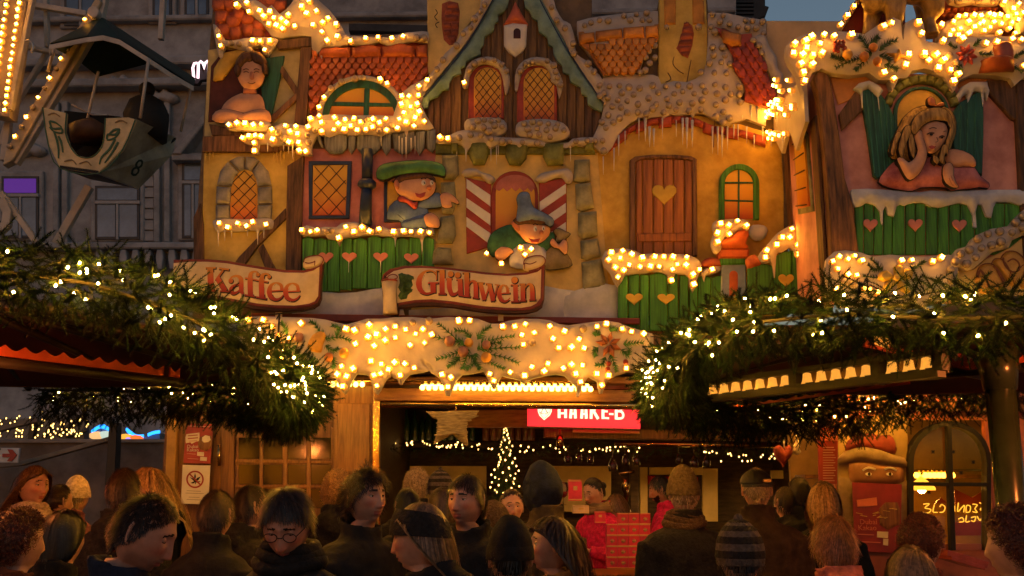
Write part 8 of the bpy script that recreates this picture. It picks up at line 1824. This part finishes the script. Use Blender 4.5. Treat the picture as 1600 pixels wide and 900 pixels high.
person('person with dark hair low between curly woman and the headband woman', 636, 790, 6.0, 20, ('short', 'black'), 'black', detail=False, arms=hang)
person('person with round brown hair behind the man facing left', 690, 794, 5.4, 0, ('bob', 'brown'), 'char', fem=1, detail=False, N=800, L=.12, arms=hang)
person('short dark haired man facing half left in black coat at the centre', 729, 783, 4.1, 152, ('short', 'dark'), 'black', N=1600, L=.036, lids=.42, yaw=0, arms=hang)
person('young woman with tied brown hair facing the camera under the small lit tree', 799, 793, 6.1, 190, ('tied', 'brown'), 'char', fem=1, N=800, lids=.42, arms=hang)
person('woman with wide black headband over blonde hair facing left in the foreground', 664, 838, 3.1, 78, ('bob', 'light'), 'black', fem=1, pitch=8, roll=4, hat=('headband', 'knitd'), N=2200, L=.16, lids=.6, bulk=1.05, arms=hang)
person('man with navy hood up and olive brown coat turned towards the bar', 848, 764, 4.8, 42, ('short', 'dark'), 'olive', hat=('hood', 'navy', .85), detail=False, N=300, bulk=1.15, wide=1.05, pitch=8, arms=hang)
person('person with fur trimmed brown hood and white emblem behind the black hat', 768, 832, 4.4, 15, ('bob', 'brown'), 'char', hat=('hood', 'fur', .8), fem=1, detail=False, N=300, arms=hang)
person('person in plain black knitted hat in front of the young woman', 797, 872, 3.5, 10, ('short', 'black'), 'black', hat=('beanie', 'black'), detail=False, N=300, arms=hang)
person('woman with long straight dark hair and tan quilted jacket facing left', 866, 852, 3.8, 92, ('long', 'brown'), 'tan', fem=1, kind='puffer', N=1700, L=.42, lids=.45, vol=.5, bulk=1.05, collar=True)
sw = person('serving woman with tied dark hair, checked scarf and magenta fleece looking down', 932, 767, 8.45, 128, ('tied', 'black'), 'pink', fem=1, pitch=18, N=800, lids=.8, scarf='khaki', hs=.98)
person('brown haired person bending behind the bar between the two servers', 969, 789, 9.2, 40, ('bob', 'light'), 'brown', fem=1, detail=False, N=500, L=.12, pitch=25, arms=hang)
sm_ = person('serving man with short beard and magenta jacket reaching across the bar', 1037, 764, 8.6, 78, ('short', 'black'), 'pink', pitch=14, beard=True, skin=2, lids=.8, N=900, arms=[((-.26, .10, -.50), (-.10, .34, -.33)), ((.25, .06, -.55), (.10, .30, -.42))])
person('man in tall olive knitted beanie and charcoal coat seen from behind', 1068, 772, 5.0, 3, ('crew', 'grey'), 'char', hat=('tall_beanie', 'beanie'), detail=False, N=500, bulk=1.1, scarf='fur', wide=1.08, arms=hang)
person('man in black leather cap and brown jacket seen from behind', 1182, 765, 5.2, -4, ('crew', 'grey'), 'brown', hat=('cap', 'leather'), skin=1, detail=False, N=700, bulk=1.15, wide=1.15, hs=1.03, arms=hang)
person('person in dark hood with pale striped side in the lower right foreground', 1156, 868, 3.4, 0, ('short', 'dark'), 'black', hat=('striped', 'knitd', 'knitl'), detail=False, N=300, arms=hang)
person('person with short dark hair beside the capped man at the bar end', 1249, 772, 7.0, -10, ('short', 'dark'), 'black', detail=False, N=700, arms=hang)
person('dark haired person half hidden behind the shoulder of the capped man', 1228, 786, 6.6, 20, ('short', 'brown'), 'char', detail=False, N=500, arms=hang)
person('woman with straight blond bob seen from behind below the menu board', 1287, 782, 5.7, -22, ('bob', 'blond'), 'black', fem=1, detail=False, N=1100, L=.21, arms=hang)
person('person with ginger hair and coral collar in front of the red cocoa poster', 1303, 850, 3.8, 8, ('short', 'ginger'), 'coral', detail=False, N=1500, L=.05, arms=hang)
person('person with bushy auburn curls turned right near the booth window', 1441, 848, 4.1, -55, ('curly', 'auburn'), 'rust', fem=1, detail=True, N=1300, L=.10, arms=hang)
person('person with parted blond hair whose crown shows at the bottom edge', 1425, 905, 3.4, 0, ('bob', 'light'), 'char', fem=1, detail=False, N=1000, L=.16, arms=hang)
person('person with dark reddish curls close to the camera at the right edge', 1592, 852, 2.9, 40, ('curly', 'auburn'), 'black', detail=False, N=1300, L=.10, bulk=1.1, arms=hang)
# white emblem on the fur hood
